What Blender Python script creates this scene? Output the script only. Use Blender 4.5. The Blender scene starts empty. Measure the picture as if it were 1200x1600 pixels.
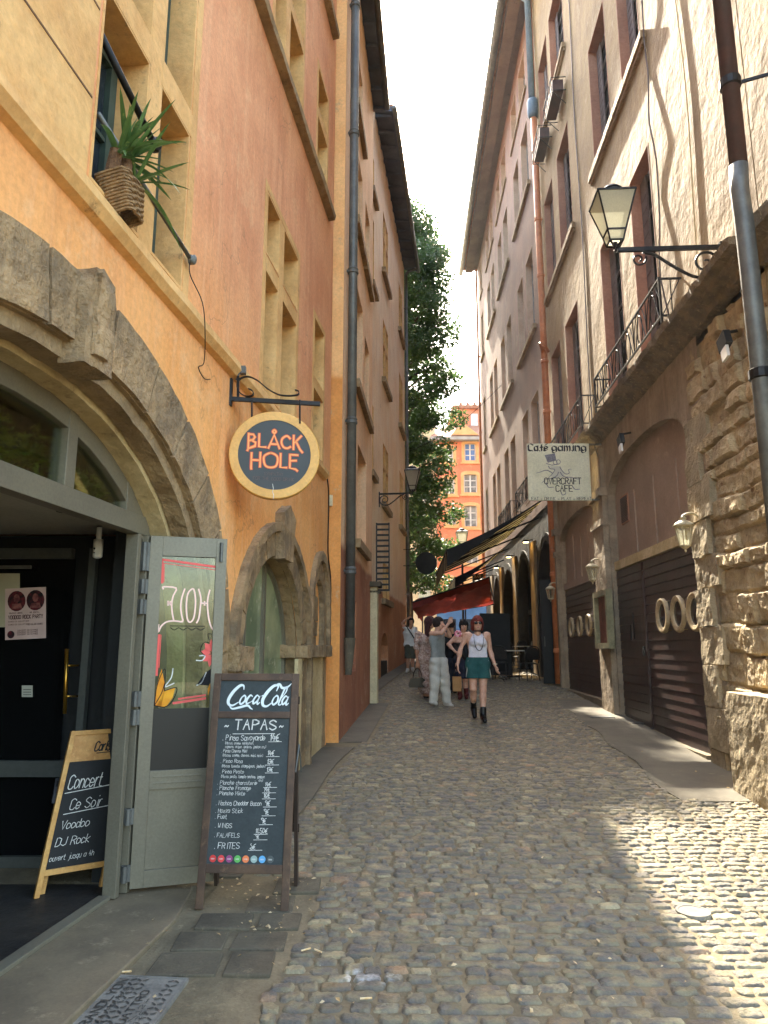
import bpy, bmesh, math, random
import numpy as np
from mathutils import Vector, Matrix, noise as mnoise
from mathutils.geometry import delaunay_2d_cdt
sc = bpy.context.scene
col = sc.collection
R = math.radians
rnd = random.Random(7)
# ------------------------------------------------------------------ camera
FPX, PITCH, EYE = 1109.0, R(10.72), 1.5
cam = bpy.data.cameras.new('camera'); camo = bpy.data.objects.new('camera', cam); col.objects.link(camo)
camo.location = (0, 0, EYE); camo.rotation_euler = (R(90) + PITCH, 0, 0)
cam.sensor_fit = 'VERTICAL'; cam.sensor_height = 36; cam.lens = 36 * FPX / 1600
cam.clip_start = .05; cam.clip_end = 1000
sc.camera = camo
# ------------------------------------------------------------------ light
SUN_E, SUN_A = R(43.5), R(2.45)            # elevation, degrees left of the street axis
wd = bpy.data.worlds.new('World'); sc.world = wd; wd.use_nodes = True
nt = wd.node_tree; sky = nt.nodes.new('ShaderNodeTexSky')
sky.sky_type = 'NISHITA'; sky.sun_disc = False; sky.sun_elevation = SUN_E; sky.sun_rotation = -SUN_A
sky.altitude = 200; sky.air_density = 1.5; sky.dust_density = 4.0; sky.ozone_density = 0.2
bgn = nt.nodes['Background']; bgn.inputs[1].default_value = .15
nt.links.new(sky.outputs[0], bgn.inputs[0])
sl = bpy.data.lights.new('sun', 'SUN'); sl.energy = 3.3; sl.angle = R(.5); sl.color = (1, .90, .72)
so = bpy.data.objects.new('sun', sl); col.objects.link(so); so.location = (0, 20, 40)
sdir = Vector((-math.sin(SUN_A) * math.cos(SUN_E), math.cos(SUN_A) * math.cos(SUN_E), math.sin(SUN_E)))
so.rotation_euler = sdir.to_track_quat('Z', 'Y').to_euler()
sc.view_settings.view_transform = 'Standard'; sc.view_settings.look = 'None'
sc.view_settings.exposure = 3.02; sc.view_settings.gamma = 1.0
sc.cycles.max_bounces = 10; sc.cycles.diffuse_bounces = 7; sc.cycles.transparent_max_bounces = 12
sc.cycles.caustics_reflective = False; sc.cycles.caustics_refractive = False
# ------------------------------------------------------------------ geometry helpers
CP, SP = math.cos(PITCH), math.sin(PITCH)
def ray(px, py):                          # photo pixel (1200x1600) -> world direction
    u = (px - 600) / FPX; v = (800 - py) / FPX
    return Vector((u, CP - v * SP, SP + v * CP))
def at_y(px, py, y):                      # the point where that ray reaches depth y
    r = ray(px, py); t = y / r.y
    return Vector((r.x * t, y, EYE + r.z * t))
ZG = [(-30, -.5), (-5, -.2), (0, -.16), (3, -.13), (5, -.07), (7, .05), (10, .21), (12, .29), (14, .36), (18, .53), (22, .70), (30, 1.0), (40, 1.25), (140, 1.5)]
def zg(y):
    for (a, za), (b, zb) in zip(ZG, ZG[1:]):
        if y <= b: return za + (zb - za) * (y - a) / (b - a)
    return ZG[-1][1]
def gpt(px, py):
    r = ray(px, py); t = 3.0
    for _ in range(60):
        t += (-.5) * ((EYE + r.z * t) - zg(r.y * t)) / min(r.z - .03, -.03) * 1.0
    return Vector((r.x * t, r.y * t, zg(r.y * t)))
class Wall:
    def __init__(s, x0, y0, slope, side):
        n = math.hypot(slope, 1); s.t = Vector((slope / n, 1 / n, 0)); s.n = Vector((s.t.y, -s.t.x, 0)) * side
        s.o = Vector((x0 - slope * y0, 0, 0)); s.sl = slope
    def pt(s, a, z, d=0.0):
        v = s.o + s.t * a + s.n * d; v.z = z; return v
    def on(s, px, py, d=0.0):
        r = ray(px, py); o = s.o + s.n * d
        det = -r.x * s.t.y + s.t.x * r.y; T = (-o.x * s.t.y + s.t.x * o.y) / det
        q = r * T
        return (q.x - o.x) * s.t.x + (q.y - o.y) * s.t.y, EYE + r.z * T
L1 = Wall(-2, 0, .122, 1); L2 = Wall(-.62, 10.1, .075, 1); L3 = Wall(-.2, 19.5, .125, 1); R1 = Wall(3.43, 0, .055, -1); R2 = Wall(0, 0, .03, -1); R2.o = R1.o + R1.t * 18.1 - R2.t * 18.1
class MB:
    def __init__(s): s.v = []; s.f = []
    def add(s, vs, fs):
        b = len(s.v); s.v += [tuple(p) for p in vs]; s.f += [tuple(i + b for i in f) for f in fs]; return s
    def poly(s, *ps): return s.add(ps, [tuple(range(len(ps)))])
    def hexa(s, o, ex, ey, ez):
        o, ex, ey, ez = Vector(o), Vector(ex), Vector(ey), Vector(ez)
        p = [o, o + ex, o + ex + ey, o + ey]; p += [q + ez for q in p]
        f = [(0, 3, 2, 1), (4, 5, 6, 7), (0, 1, 5, 4), (1, 2, 6, 5), (2, 3, 7, 6), (3, 0, 4, 7)]
        if ex.cross(ey).dot(ez) < 0: f = [tuple(reversed(q)) for q in f]
        return s.add(p, f)
    def wbox(s, w, s0, s1, z0, z1, d0, d1):
        o = w.pt(s0, z0, d0); return s.hexa(o, w.t * (s1 - s0), w.n * (d1 - d0), Vector((0, 0, z1 - z0)))
    def box(s, c, sx, sy, sz, rz=0.0):        # c = centre of the underside
        m = Matrix.Rotation(rz, 3, 'Z'); ex, ey = m @ Vector((sx, 0, 0)), m @ Vector((0, sy, 0))
        return s.hexa(Vector(c) - ex / 2 - ey / 2, ex, ey, Vector((0, 0, sz)))
    def beam(s, a, b, wx, wz, up=(0, 0, 1)):  # rectangular bar from a to b
        a, b = Vector(a), Vector(b); d = (b - a); u = Vector(up)
        x = d.cross(u)
        if x.length < 1e-6: x = d.cross(Vector((1, 0, 0)))
        x = x.normalized() * wx; z = x.cross(d).normalized() * wz
        return s.hexa(a - x / 2 - z / 2, d, x, z)
    def tube(s, pts, r, n=8, cap=True):
        pts = [Vector(p) for p in pts]; rs = r if isinstance(r, (list, tuple)) else [r] * len(pts)
        rings = []; prev = None
        for i, p in enumerate(pts):
            t = (pts[min(i + 1, len(pts) - 1)] - pts[max(i - 1, 0)])
            t = t.normalized() if t.length > 1e-9 else Vector((0, 0, 1))
            if prev is None:
                x = t.cross(Vector((0, 0, 1)));
                if x.length < 1e-3: x = t.cross(Vector((1, 0, 0)))
            else: x = prev - t * prev.dot(t)
            x.normalize(); prev = x; y = t.cross(x)
            rings.append([p + (x * math.cos(2 * math.pi * k / n) + y * math.sin(2 * math.pi * k / n)) * rs[i] for k in range(n)])
        vs = [q for g in rings for q in g]
        fs = [(i * n + k, i * n + (k + 1) % n, (i + 1) * n + (k + 1) % n, (i + 1) * n + k) for i in range(len(pts) - 1) for k in range(n)]
        if cap: fs += [tuple(reversed(range(n))), tuple(range((len(pts) - 1) * n, len(pts) * n))]
        return s.add(vs, fs)
    def lathe(s, prof, c, n=16, ax=None):     # profile of (radius, height) about a vertical axis through c
        c = Vector(c); k = len(prof)
        X, Y, Z = (Vector((1, 0, 0)), Vector((0, 1, 0)), Vector((0, 0, 1))) if ax is None else ax
        vs = [c + (X * math.cos(2 * math.pi * j / n) + Y * math.sin(2 * math.pi * j / n)) * r + Z * z for r, z in prof for j in range(n)]
        fs = [(i * n + j, i * n + (j + 1) % n, (i + 1) * n + (j + 1) % n, (i + 1) * n + j) for i in range(k - 1) for j in range(n)]
        fs += [tuple(reversed(range(n))), tuple(range((k - 1) * n, k * n))]
        return s.add(vs, fs)
    def ell(s, c, rx, ry, rz, n=14, m=9):
        c = Vector(c)
        return s.lathe2([(math.sin(math.pi * i / m), -math.cos(math.pi * i / m)) for i in range(m + 1)], c, rx, ry, rz, n)
    def lathe2(s, prof, c, rx, ry, rz, n):
        vs = [c + Vector((math.cos(2 * math.pi * j / n) * r * rx, math.sin(2 * math.pi * j / n) * r * ry, z * rz)) for r, z in prof for j in range(n)]
        return s.add(vs, [(i * n + j, i * n + (j + 1) % n, (i + 1) * n + (j + 1) % n, (i + 1) * n + j) for i in range(len(prof) - 1) for j in range(n)])
    def prism(s, poly, fn, d0, d1):           # outline in (u,v), extruded along fn's third argument
        n = len(poly); a = [fn(u, v, d0) for u, v in poly]; b = [fn(u, v, d1) for u, v in poly]
        return s.add(a + b, [tuple(reversed(range(n))), tuple(range(n, 2 * n))] + [(i, (i + 1) % n, n + (i + 1) % n, n + i) for i in range(n)])
    def band(s, A, B, fn, d0, d1, closed=False):   # solid strip between two equal polylines
        n = len(A); vs = [fn(u, v, d) for d in (d0, d1) for P in (A, B) for u, v in P]
        a0, b0, a1, b1 = 0, n, 2 * n, 3 * n; fs = []
        for i in range(n if closed else n - 1):
            j = (i + 1) % n
            fs += [(a0 + i, b0 + i, b0 + j, a0 + j), (a1 + i, a1 + j, b1 + j, b1 + i), (a0 + i, a0 + j, a1 + j, a1 + i), (b0 + i, b1 + i, b1 + j, b0 + j)]
        if not closed: fs += [(a0, a1, b1, b0), (a0 + n - 1, b0 + n - 1, b1 + n - 1, a1 + n - 1)]
        return s.add(vs, fs)
    def ribbon(s, pts, w, fn, d=0.0, nib=None):    # flat stroke in (u,v); w width or list; nib = fixed pen angle
        pts = [Vector((p[0], p[1])) for p in pts]; n = len(pts)
        if n < 2: return s
        ws = w if isinstance(w, (list, tuple)) else [w] * n
        vs = []
        for i in range(n):
            t = pts[min(i + 1, n - 1)] - pts[max(i - 1, 0)]
            t = t.normalized() if t.length > 1e-9 else Vector((1, 0))
            nn = Vector((-t.y, t.x)) if nib is None else Vector((math.cos(nib), math.sin(nib))) + Vector((-t.y, t.x)) * .18
            k = 1.0
            if nib is None and 0 < i < n - 1:
                t1 = (pts[i] - pts[i - 1]).normalized(); k = min(1 / max(abs(t1.dot(t)), .5), 1.6)
            e = t * ws[i] * .3 if i == n - 1 else (t * -ws[i] * .3 if i == 0 else Vector((0, 0)))
            for sg in (1, -1):
                q = pts[i] + e + nn * ws[i] * .5 * sg * k; vs.append(fn(q.x, q.y, d))
        return s.add(vs, [(2 * i, 2 * i + 1, 2 * i + 3, 2 * i + 2) for i in range(n - 1)])
    def build(s, name, m, parent=None, smooth=False, bevel=0.0, cat=None, label=None, group=None, kind=None, fix=False):
        me = bpy.data.meshes.new(name)
        o = bpy.data.objects.new(name, me); col.objects.link(o)
        off = Vector((0, 0, 0)); p = parent
        while p is not None: off += p.location; p = p.parent
        if parent is None and cat and s.v:
            a = np.array(s.v); lo = a.min(0); hi = a.max(0); off = Vector(((lo[0] + hi[0]) / 2, (lo[1] + hi[1]) / 2, lo[2])); o.location = off
        me.from_pydata([Vector(v) - off for v in s.v], [], s.f)
        me.materials.append(m)
        if fix:
            bm = bmesh.new(); bm.from_mesh(me); bmesh.ops.remove_doubles(bm, verts=bm.verts, dist=1e-5)
            bmesh.ops.recalc_face_normals(bm, faces=bm.faces); bm.to_mesh(me); bm.free()
        if smooth: me.shade_smooth()
        if bevel:
            b = o.modifiers.new('b', 'BEVEL'); b.width = bevel; b.segments = 2; b.limit_method = 'ANGLE'
        o.parent = parent
        tag(o, label, cat, group, kind)
        return o
def tag(o, label=None, cat=None, group=None, kind=None):
    for k, v in (('label', label), ('category', cat), ('group', group), ('kind', kind)):
        if v: o[k] = v
    return o
def thing(name, label, cat, loc, group=None):
    o = bpy.data.objects.new(name, None); col.objects.link(o); o.location = loc; o.empty_display_size = .2
    return tag(o, label, cat, group)
def wfn(w): return lambda u, v, d: w.pt(u, v, d)
def rect(s0, s1, z0, z1): return [(s0, z0), (s1, z0), (s1, z1), (s0, z1)]
def arch(c, hw, z0, zs, za, n=20, e=2.0):   # opening with an arched head, springing zs, apex za
    P = [(c - hw, z0)]
    for i in range(n + 1):
        a = math.pi * (1 - i / n); x, y = math.cos(a), math.sin(a)
        P.append((c + hw * math.copysign(abs(x) ** (2 / e), x), zs + (za - zs) * y ** (2 / e)))
    P.append((c + hw, z0)); return P
def inside(p, poly):
    x, y = p; c = False; n = len(poly)
    for i in range(n):
        (x1, y1), (x2, y2) = poly[i], poly[i - 1]
        if (y1 > y) != (y2 > y) and x < (x2 - x1) * (y - y1) / (y2 - y1) + x1: c = not c
    return c
def facade(mb, fn, outer, holes, depth, d0=0.0):
    vs = []; ed = []
    for P in [outer] + holes:
        b = len(vs); vs += [Vector(p) for p in P]; ed += [(b + i, b + (i + 1) % len(P)) for i in range(len(P))]
    ov, _, of, *_r = delaunay_2d_cdt(vs, ed, [], 0, 1e-5)
    F = []
    for f in of:
        c = [sum(ov[i][k] for i in f) / len(f) for k in (0, 1)]
        if inside(c, outer) and not any(inside(c, h) for h in holes): F.append(tuple(f))
    mb.add([fn(v.x, v.y, d0) for v in ov], F)
    for h in holes:
        n = len(h); mb.add([fn(u, v, d) for d in (d0, d0 - depth) for u, v in h], [(i, (i + 1) % n, n + (i + 1) % n, n + i) for i in range(n)])
# ------------------------------------------------------------------ materials
def lin(r, g=None, b=None):
    if g is None: r, g, b = r
    return tuple(((c / 255) / 12.92 if c / 255 <= .04045 else ((c / 255 + .055) / 1.055) ** 2.4) for c in (r, g, b)) + (1.0,)
MC = {}
def mat(name, c1, c2=None, c3=None, rough=.85, scale=2.0, fine=30.0, bump=0.0, bdist=.02, metal=0.0, streak=0.0, zmix=None, spec=.4, obj=False, attr=None, trans=0.0, crack=0.0, stain=None, patch=.6):
    if name in MC: return MC[name]
    m = bpy.data.materials.new(name); MC[name] = m; m.use_nodes = True; t = m.node_tree; N = t.nodes; Lk = t.links.new
    P = N['Principled BSDF']; P.inputs['Roughness'].default_value = rough; P.inputs['Metallic'].default_value = metal
    P.inputs['Specular IOR Level'].default_value = spec
    if obj: src = N.new('ShaderNodeTexCoord').outputs['Object']
    else: src = N.new('ShaderNodeNewGeometry').outputs['Position']
    def noise(sc_, det=5, vec=None, r=.6):
        n = N.new('ShaderNodeTexNoise'); n.inputs['Scale'].default_value = sc_; n.inputs['Detail'].default_value = det; n.inputs['Roughness'].default_value = r
        Lk(vec or src, n.inputs['Vector']); return n.outputs['Fac']
    def mixc(f, a, b):
        x = N.new('ShaderNodeMix'); x.data_type = 'RGBA'
        for k, v in ((6, a), (7, b)):
            if isinstance(v, tuple): x.inputs[k].default_value = v
            else: Lk(v, x.inputs[k])
        if isinstance(f, float): x.inputs[0].default_value = f
        else: Lk(f, x.inputs[0])
        return x.outputs[2]
    def ramp(f, a, b):
        n = N.new('ShaderNodeMapRange'); n.inputs[1].default_value = a; n.inputs[2].default_value = b; n.interpolation_type = 'SMOOTHSTEP'; Lk(f, n.inputs[0]); return n.outputs[0]
    cur = lin(c1)
    if attr:
        a = N.new('ShaderNodeAttribute'); a.attribute_name = attr; cur = a.outputs['Color']
    if c2: cur = mixc(ramp(noise(scale), .35, .65), cur, lin(c2))
    if zmix:
        s_ = N.new('ShaderNodeSeparateXYZ'); Lk(src, s_.inputs[0])
        ad = N.new('ShaderNodeMath'); ad.operation = 'MULTIPLY_ADD'; Lk(noise(.8), ad.inputs[0]); ad.inputs[1].default_value = zmix[3] if len(zmix) > 3 else 1.0; Lk(s_.outputs[2], ad.inputs[2])
        cur = mixc(ramp(ad.outputs[0], zmix[0], zmix[1]), lin(zmix[2]) if not isinstance(zmix[2][0], tuple) else mixc(ramp(noise(scale * 1.3), .35, .65), lin(zmix[2][0]), lin(zmix[2][1])), cur)
    if streak:
        mp = N.new('ShaderNodeMapping'); mp.inputs['Scale'].default_value = (5, 5, .35); Lk(src, mp.inputs[0])
        f = ramp(noise(1.6, 6, mp.outputs[0], .7), .45, .75)
        mu = N.new('ShaderNodeMath'); mu.operation = 'MULTIPLY'; Lk(f, mu.inputs[0]); mu.inputs[1].default_value = streak
        cur = mixc(mu.outputs[0], cur, lin(c3 or c2))
    elif c3: cur = mixc(ramp(noise(scale * 2.7, 8, None, .75), patch - .04, patch + .08), cur, lin(c3))
    if stain:
        mp2 = N.new('ShaderNodeMapping'); mp2.inputs['Scale'].default_value = (3.2, 3.2, .22); Lk(src, mp2.inputs[0])
        m1 = N.new('ShaderNodeMath'); m1.operation = 'MULTIPLY'; Lk(ramp(noise(2.0, 8, mp2.outputs[0], .75), .50, .72), m1.inputs[0]); Lk(ramp(noise(.45, 4), .40, .62), m1.inputs[1])
        m2 = N.new('ShaderNodeMath'); m2.operation = 'MULTIPLY'; Lk(m1.outputs[0], m2.inputs[0]); m2.inputs[1].default_value = stain[1]; cur = mixc(m2.outputs[0], cur, lin(stain[0]))
        m3 = N.new('ShaderNodeMath'); m3.operation = 'MULTIPLY'; Lk(ramp(noise(1.3, 9, None, .8), .56, .60), m3.inputs[0]); m3.inputs[1].default_value = stain[1] * .35; cur = mixc(m3.outputs[0], cur, lin(stain[2] if len(stain) > 2 else stain[0]))
    if crack:
        nd = N.new('ShaderNodeTexNoise'); nd.inputs['Scale'].default_value = 1.6; nd.inputs['Detail'].default_value = 6; Lk(src, nd.inputs['Vector'])
        va = N.new('ShaderNodeVectorMath'); va.operation = 'MULTIPLY_ADD'; Lk(nd.outputs['Color'], va.inputs[0]); va.inputs[1].default_value = (1.2, 1.2, 1.2); Lk(src, va.inputs[2])
        vo = N.new('ShaderNodeTexVoronoi'); vo.feature = 'DISTANCE_TO_EDGE'; vo.inputs['Scale'].default_value = .55; Lk(va.outputs[0], vo.inputs['Vector'])
        m1 = N.new('ShaderNodeMath'); m1.operation = 'MULTIPLY'; Lk(ramp(vo.outputs['Distance'], .006, .002), m1.inputs[0]); Lk(ramp(noise(.6, 3), .50, .56), m1.inputs[1])
        m2 = N.new('ShaderNodeMath'); m2.operation = 'MULTIPLY'; Lk(m1.outputs[0], m2.inputs[0]); m2.inputs[1].default_value = crack; cur = mixc(m2.outputs[0], cur, lin((96, 70, 52)))
    if fine:
        mu = N.new('ShaderNodeMix'); mu.data_type = 'RGBA'; mu.blend_type = 'MULTIPLY'; mu.inputs[0].default_value = .3
        if isinstance(cur, tuple): mu.inputs[6].default_value = cur
        else: Lk(cur, mu.inputs[6])
        cr = N.new('ShaderNodeMapRange'); cr.inputs[1].default_value = .3; cr.inputs[2].default_value = .7; cr.inputs[3].default_value = .45; cr.inputs[4].default_value = 1.35
        Lk(noise(fine, 6, None, .7), cr.inputs[0]); Lk(cr.outputs[0], mu.inputs[7]); cur = mu.outputs[2]
    if isinstance(cur, tuple): P.inputs['Base Color'].default_value = cur
    else: Lk(cur, P.inputs['Base Color'])
    if bump:
        h = noise(fine or 30.0, 8, None, .65)
        b = N.new('ShaderNodeBump'); b.inputs['Strength'].default_value = bump; b.inputs['Distance'].default_value = bdist
        Lk(h, b.inputs['Height']); last = b
        b2 = N.new('ShaderNodeBump'); b2.inputs['Strength'].default_value = bump; b2.inputs['Distance'].default_value = bdist * 4
        Lk(noise(max(scale * 1.5, 2), 4), b2.inputs['Height']); Lk(b2.outputs[0], b.inputs['Normal'])
        Lk(b.outputs[0], P.inputs['Normal'])
    if trans:
        tr = N.new('ShaderNodeBsdfTranslucent'); mx = N.new('ShaderNodeMixShader'); mx.inputs[0].default_value = trans
        if isinstance(cur, tuple): tr.inputs[0].default_value = cur
        else: Lk(cur, tr.inputs[0])
        Lk(P.outputs[0], mx.inputs[1]); Lk(tr.outputs[0], mx.inputs[2]); Lk(mx.outputs[0], N['Material Output'].inputs[0])
    return m
def glass(name, tint=(.92, .96, .94), rough=.02, dirt=.0, refl=1.0):
    if name in MC: return MC[name]
    m = bpy.data.materials.new(name); MC[name] = m; m.use_nodes = True; t = m.node_tree; N = t.nodes; Lk = t.links.new
    N.remove(N['Principled BSDF']); tr = N.new('ShaderNodeBsdfTransparent'); tr.inputs[0].default_value = (*tint, 1)
    gl = N.new('ShaderNodeBsdfGlossy'); gl.inputs['Roughness'].default_value = rough
    fr = N.new('ShaderNodeFresnel'); fr.inputs[0].default_value = 1.5
    mu = N.new('ShaderNodeMath'); mu.operation = 'MULTIPLY'; mu.inputs[1].default_value = refl; Lk(fr.outputs[0], mu.inputs[0])
    mx = N.new('ShaderNodeMixShader'); Lk(mu.outputs[0], mx.inputs[0]); Lk(tr.outputs[0], mx.inputs[1]); Lk(gl.outputs[0], mx.inputs[2])
    out = mx.outputs[0]
    if dirt:
        di = N.new('ShaderNodeBsdfTranslucent'); di.inputs[0].default_value = (.75, .72, .58, 1)
        d2 = N.new('ShaderNodeBsdfDiffuse'); d2.inputs[0].default_value = (.55, .53, .42, 1)
        ma = N.new('ShaderNodeMixShader'); ma.inputs[0].default_value = .35; Lk(di.outputs[0], ma.inputs[1]); Lk(d2.outputs[0], ma.inputs[2])
        n = N.new('ShaderNodeTexNoise'); n.inputs['Scale'].default_value = 25; n.inputs['Detail'].default_value = 6
        mr = N.new('ShaderNodeMapRange'); mr.inputs[3].default_value = dirt - .12; mr.inputs[4].default_value = dirt + .12; Lk(n.outputs['Fac'], mr.inputs[0])
        my = N.new('ShaderNodeMixShader'); Lk(mr.outputs[0], my.inputs[0]); Lk(out, my.inputs[1]); Lk(ma.outputs[0], my.inputs[2]); out = my.outputs[0]
    Lk(out, N['Material Output'].inputs[0]); return m
def emit(name, c, s):
    if name in MC: return MC[name]
    m = bpy.data.materials.new(name); MC[name] = m; m.use_nodes = True; P = m.node_tree.nodes['Principled BSDF']
    P.inputs['Base Color'].default_value = lin(c); P.inputs['Emission Color'].default_value = lin(c); P.inputs['Emission Strength'].default_value = s
    return m
M_L1 = mat('orange_plaster', (226, 162, 118), (212, 144, 102), (236, 188, 146), scale=.9, fine=26, bump=.25, bdist=.01, streak=.45, zmix=(3.3, 6.0, ((238, 174, 104), (226, 156, 86)), 1.2), stain=((176, 110, 66), .5, (240, 206, 160)), crack=.3)
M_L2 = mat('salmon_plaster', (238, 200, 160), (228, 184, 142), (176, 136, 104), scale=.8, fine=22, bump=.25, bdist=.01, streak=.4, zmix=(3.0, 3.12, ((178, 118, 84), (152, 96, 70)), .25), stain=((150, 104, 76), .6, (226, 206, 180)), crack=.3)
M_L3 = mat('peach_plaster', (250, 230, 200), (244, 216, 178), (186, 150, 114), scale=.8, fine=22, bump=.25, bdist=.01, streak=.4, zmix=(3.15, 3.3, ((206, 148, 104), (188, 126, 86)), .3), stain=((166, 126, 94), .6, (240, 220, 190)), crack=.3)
M_SAND = mat('sandstone', (224, 180, 118), (206, 158, 98), (164, 130, 88), scale=1.6, fine=18, bump=.5, bdist=.012, patch=.62)
M_STONE = mat('weathered_stone', (160, 134, 98), (118, 100, 76), (206, 172, 124), scale=3.4, fine=26, bump=.9, bdist=.02, streak=.4, stain=((70, 62, 52), .5, (206, 176, 128)))
M_STONE2 = mat('soffit_stone', (162, 138, 102), (134, 112, 82), (110, 92, 68), scale=3.0, fine=18, bump=.6, bdist=.02)
M_LIME = mat('lime_plaster', (204, 184, 140), (182, 160, 116), (150, 128, 92), scale=3.0, fine=22, bump=.5, bdist=.012)
M_R1 = mat('beige_render', (152, 126, 82), (132, 107, 70), (116, 92, 60), scale=1.0, fine=14, bump=.55, bdist=.02, streak=.45, stain=((128, 98, 72), .5, (204, 186, 146)), crack=.35)
M_R2 = mat('mauve_render', (130, 98, 80), (114, 86, 70), (100, 76, 62), scale=.9, fine=20, bump=.3, bdist=.012, streak=.4, stain=((112, 84, 68), .5, (182, 152, 126)), crack=.3)
M_RLOW = mat('stained_stone', (160, 142, 118), (130, 114, 94), (184, 164, 136), scale=1.8, fine=16, bump=.7, bdist=.02, streak=.5)
M_RUB = mat('rubble_stone', (190, 170, 132), (150, 132, 102), (116, 90, 64), scale=2.6, fine=34, bump=.9, bdist=.015, stain=((84, 70, 54), .5, (212, 194, 156)))
M_TERRA = mat('terracotta_paint', (170, 124, 98), (152, 108, 86), scale=2.0, fine=20, bump=.2)
M_OCHRE = mat('ochre_pipe', (196, 122, 76), (176, 104, 64), (150, 96, 70), scale=4.0, fine=24, rough=.6, bump=.1)
M_ZINC = mat('zinc', (106, 106, 100), (88, 88, 84), scale=3.0, fine=20, rough=.5, metal=.3, bump=.05)
M_BRPIPE = mat('brown_pipe', (74, 46, 40), (58, 40, 36), scale=3.0, fine=20, rough=.55)
M_IRON = mat('black_iron', (22, 22, 22), (34, 30, 27), scale=12.0, fine=40, rough=.5, metal=.4)
M_GREY = mat('grey_metal', (122, 116, 98), (114, 108, 92), scale=2.0, fine=60, rough=.42, metal=.15)
M_DARK = mat('dark_paint', (24, 26, 25), (17, 18, 18), scale=2.0, fine=20, rough=.6)
M_PANE = mat('window_glass', (54, 60, 64), (30, 34, 38), scale=1.1, fine=0, rough=.06, spec=.6)
M_WFR = mat('window_frame_grey', (150, 144, 138), (132, 126, 120), scale=3.0, fine=30, rough=.6)
M_WGRN = mat('window_frame_green', (64, 80, 70), (52, 66, 58), scale=3.0, fine=30, rough=.55)
M_WDK = mat('window_frame_brown', (112, 98, 92), (94, 82, 76), scale=3.0, fine=30, rough=.6)
M_WWH = mat('window_frame_white', (214, 212, 204), (196, 194, 186), scale=3.0, fine=30, rough=.6)
M_EAVE = mat('eave_boards', (84, 92, 106), (70, 78, 92), scale=2.0, fine=20, rough=.7)
M_TILE = mat('roof_tiles', (170, 116, 84), (140, 92, 68), scale=6.0, fine=16, bump=.5)
G_CLEAR = glass('clear_glass'); G_LAMP = glass('dusty_lamp_glass', dirt=.8, rough=.1)
G_DOOR = glass('door_glass', tint=(.82, .9, .82), rough=.02, refl=1.3)
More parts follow.
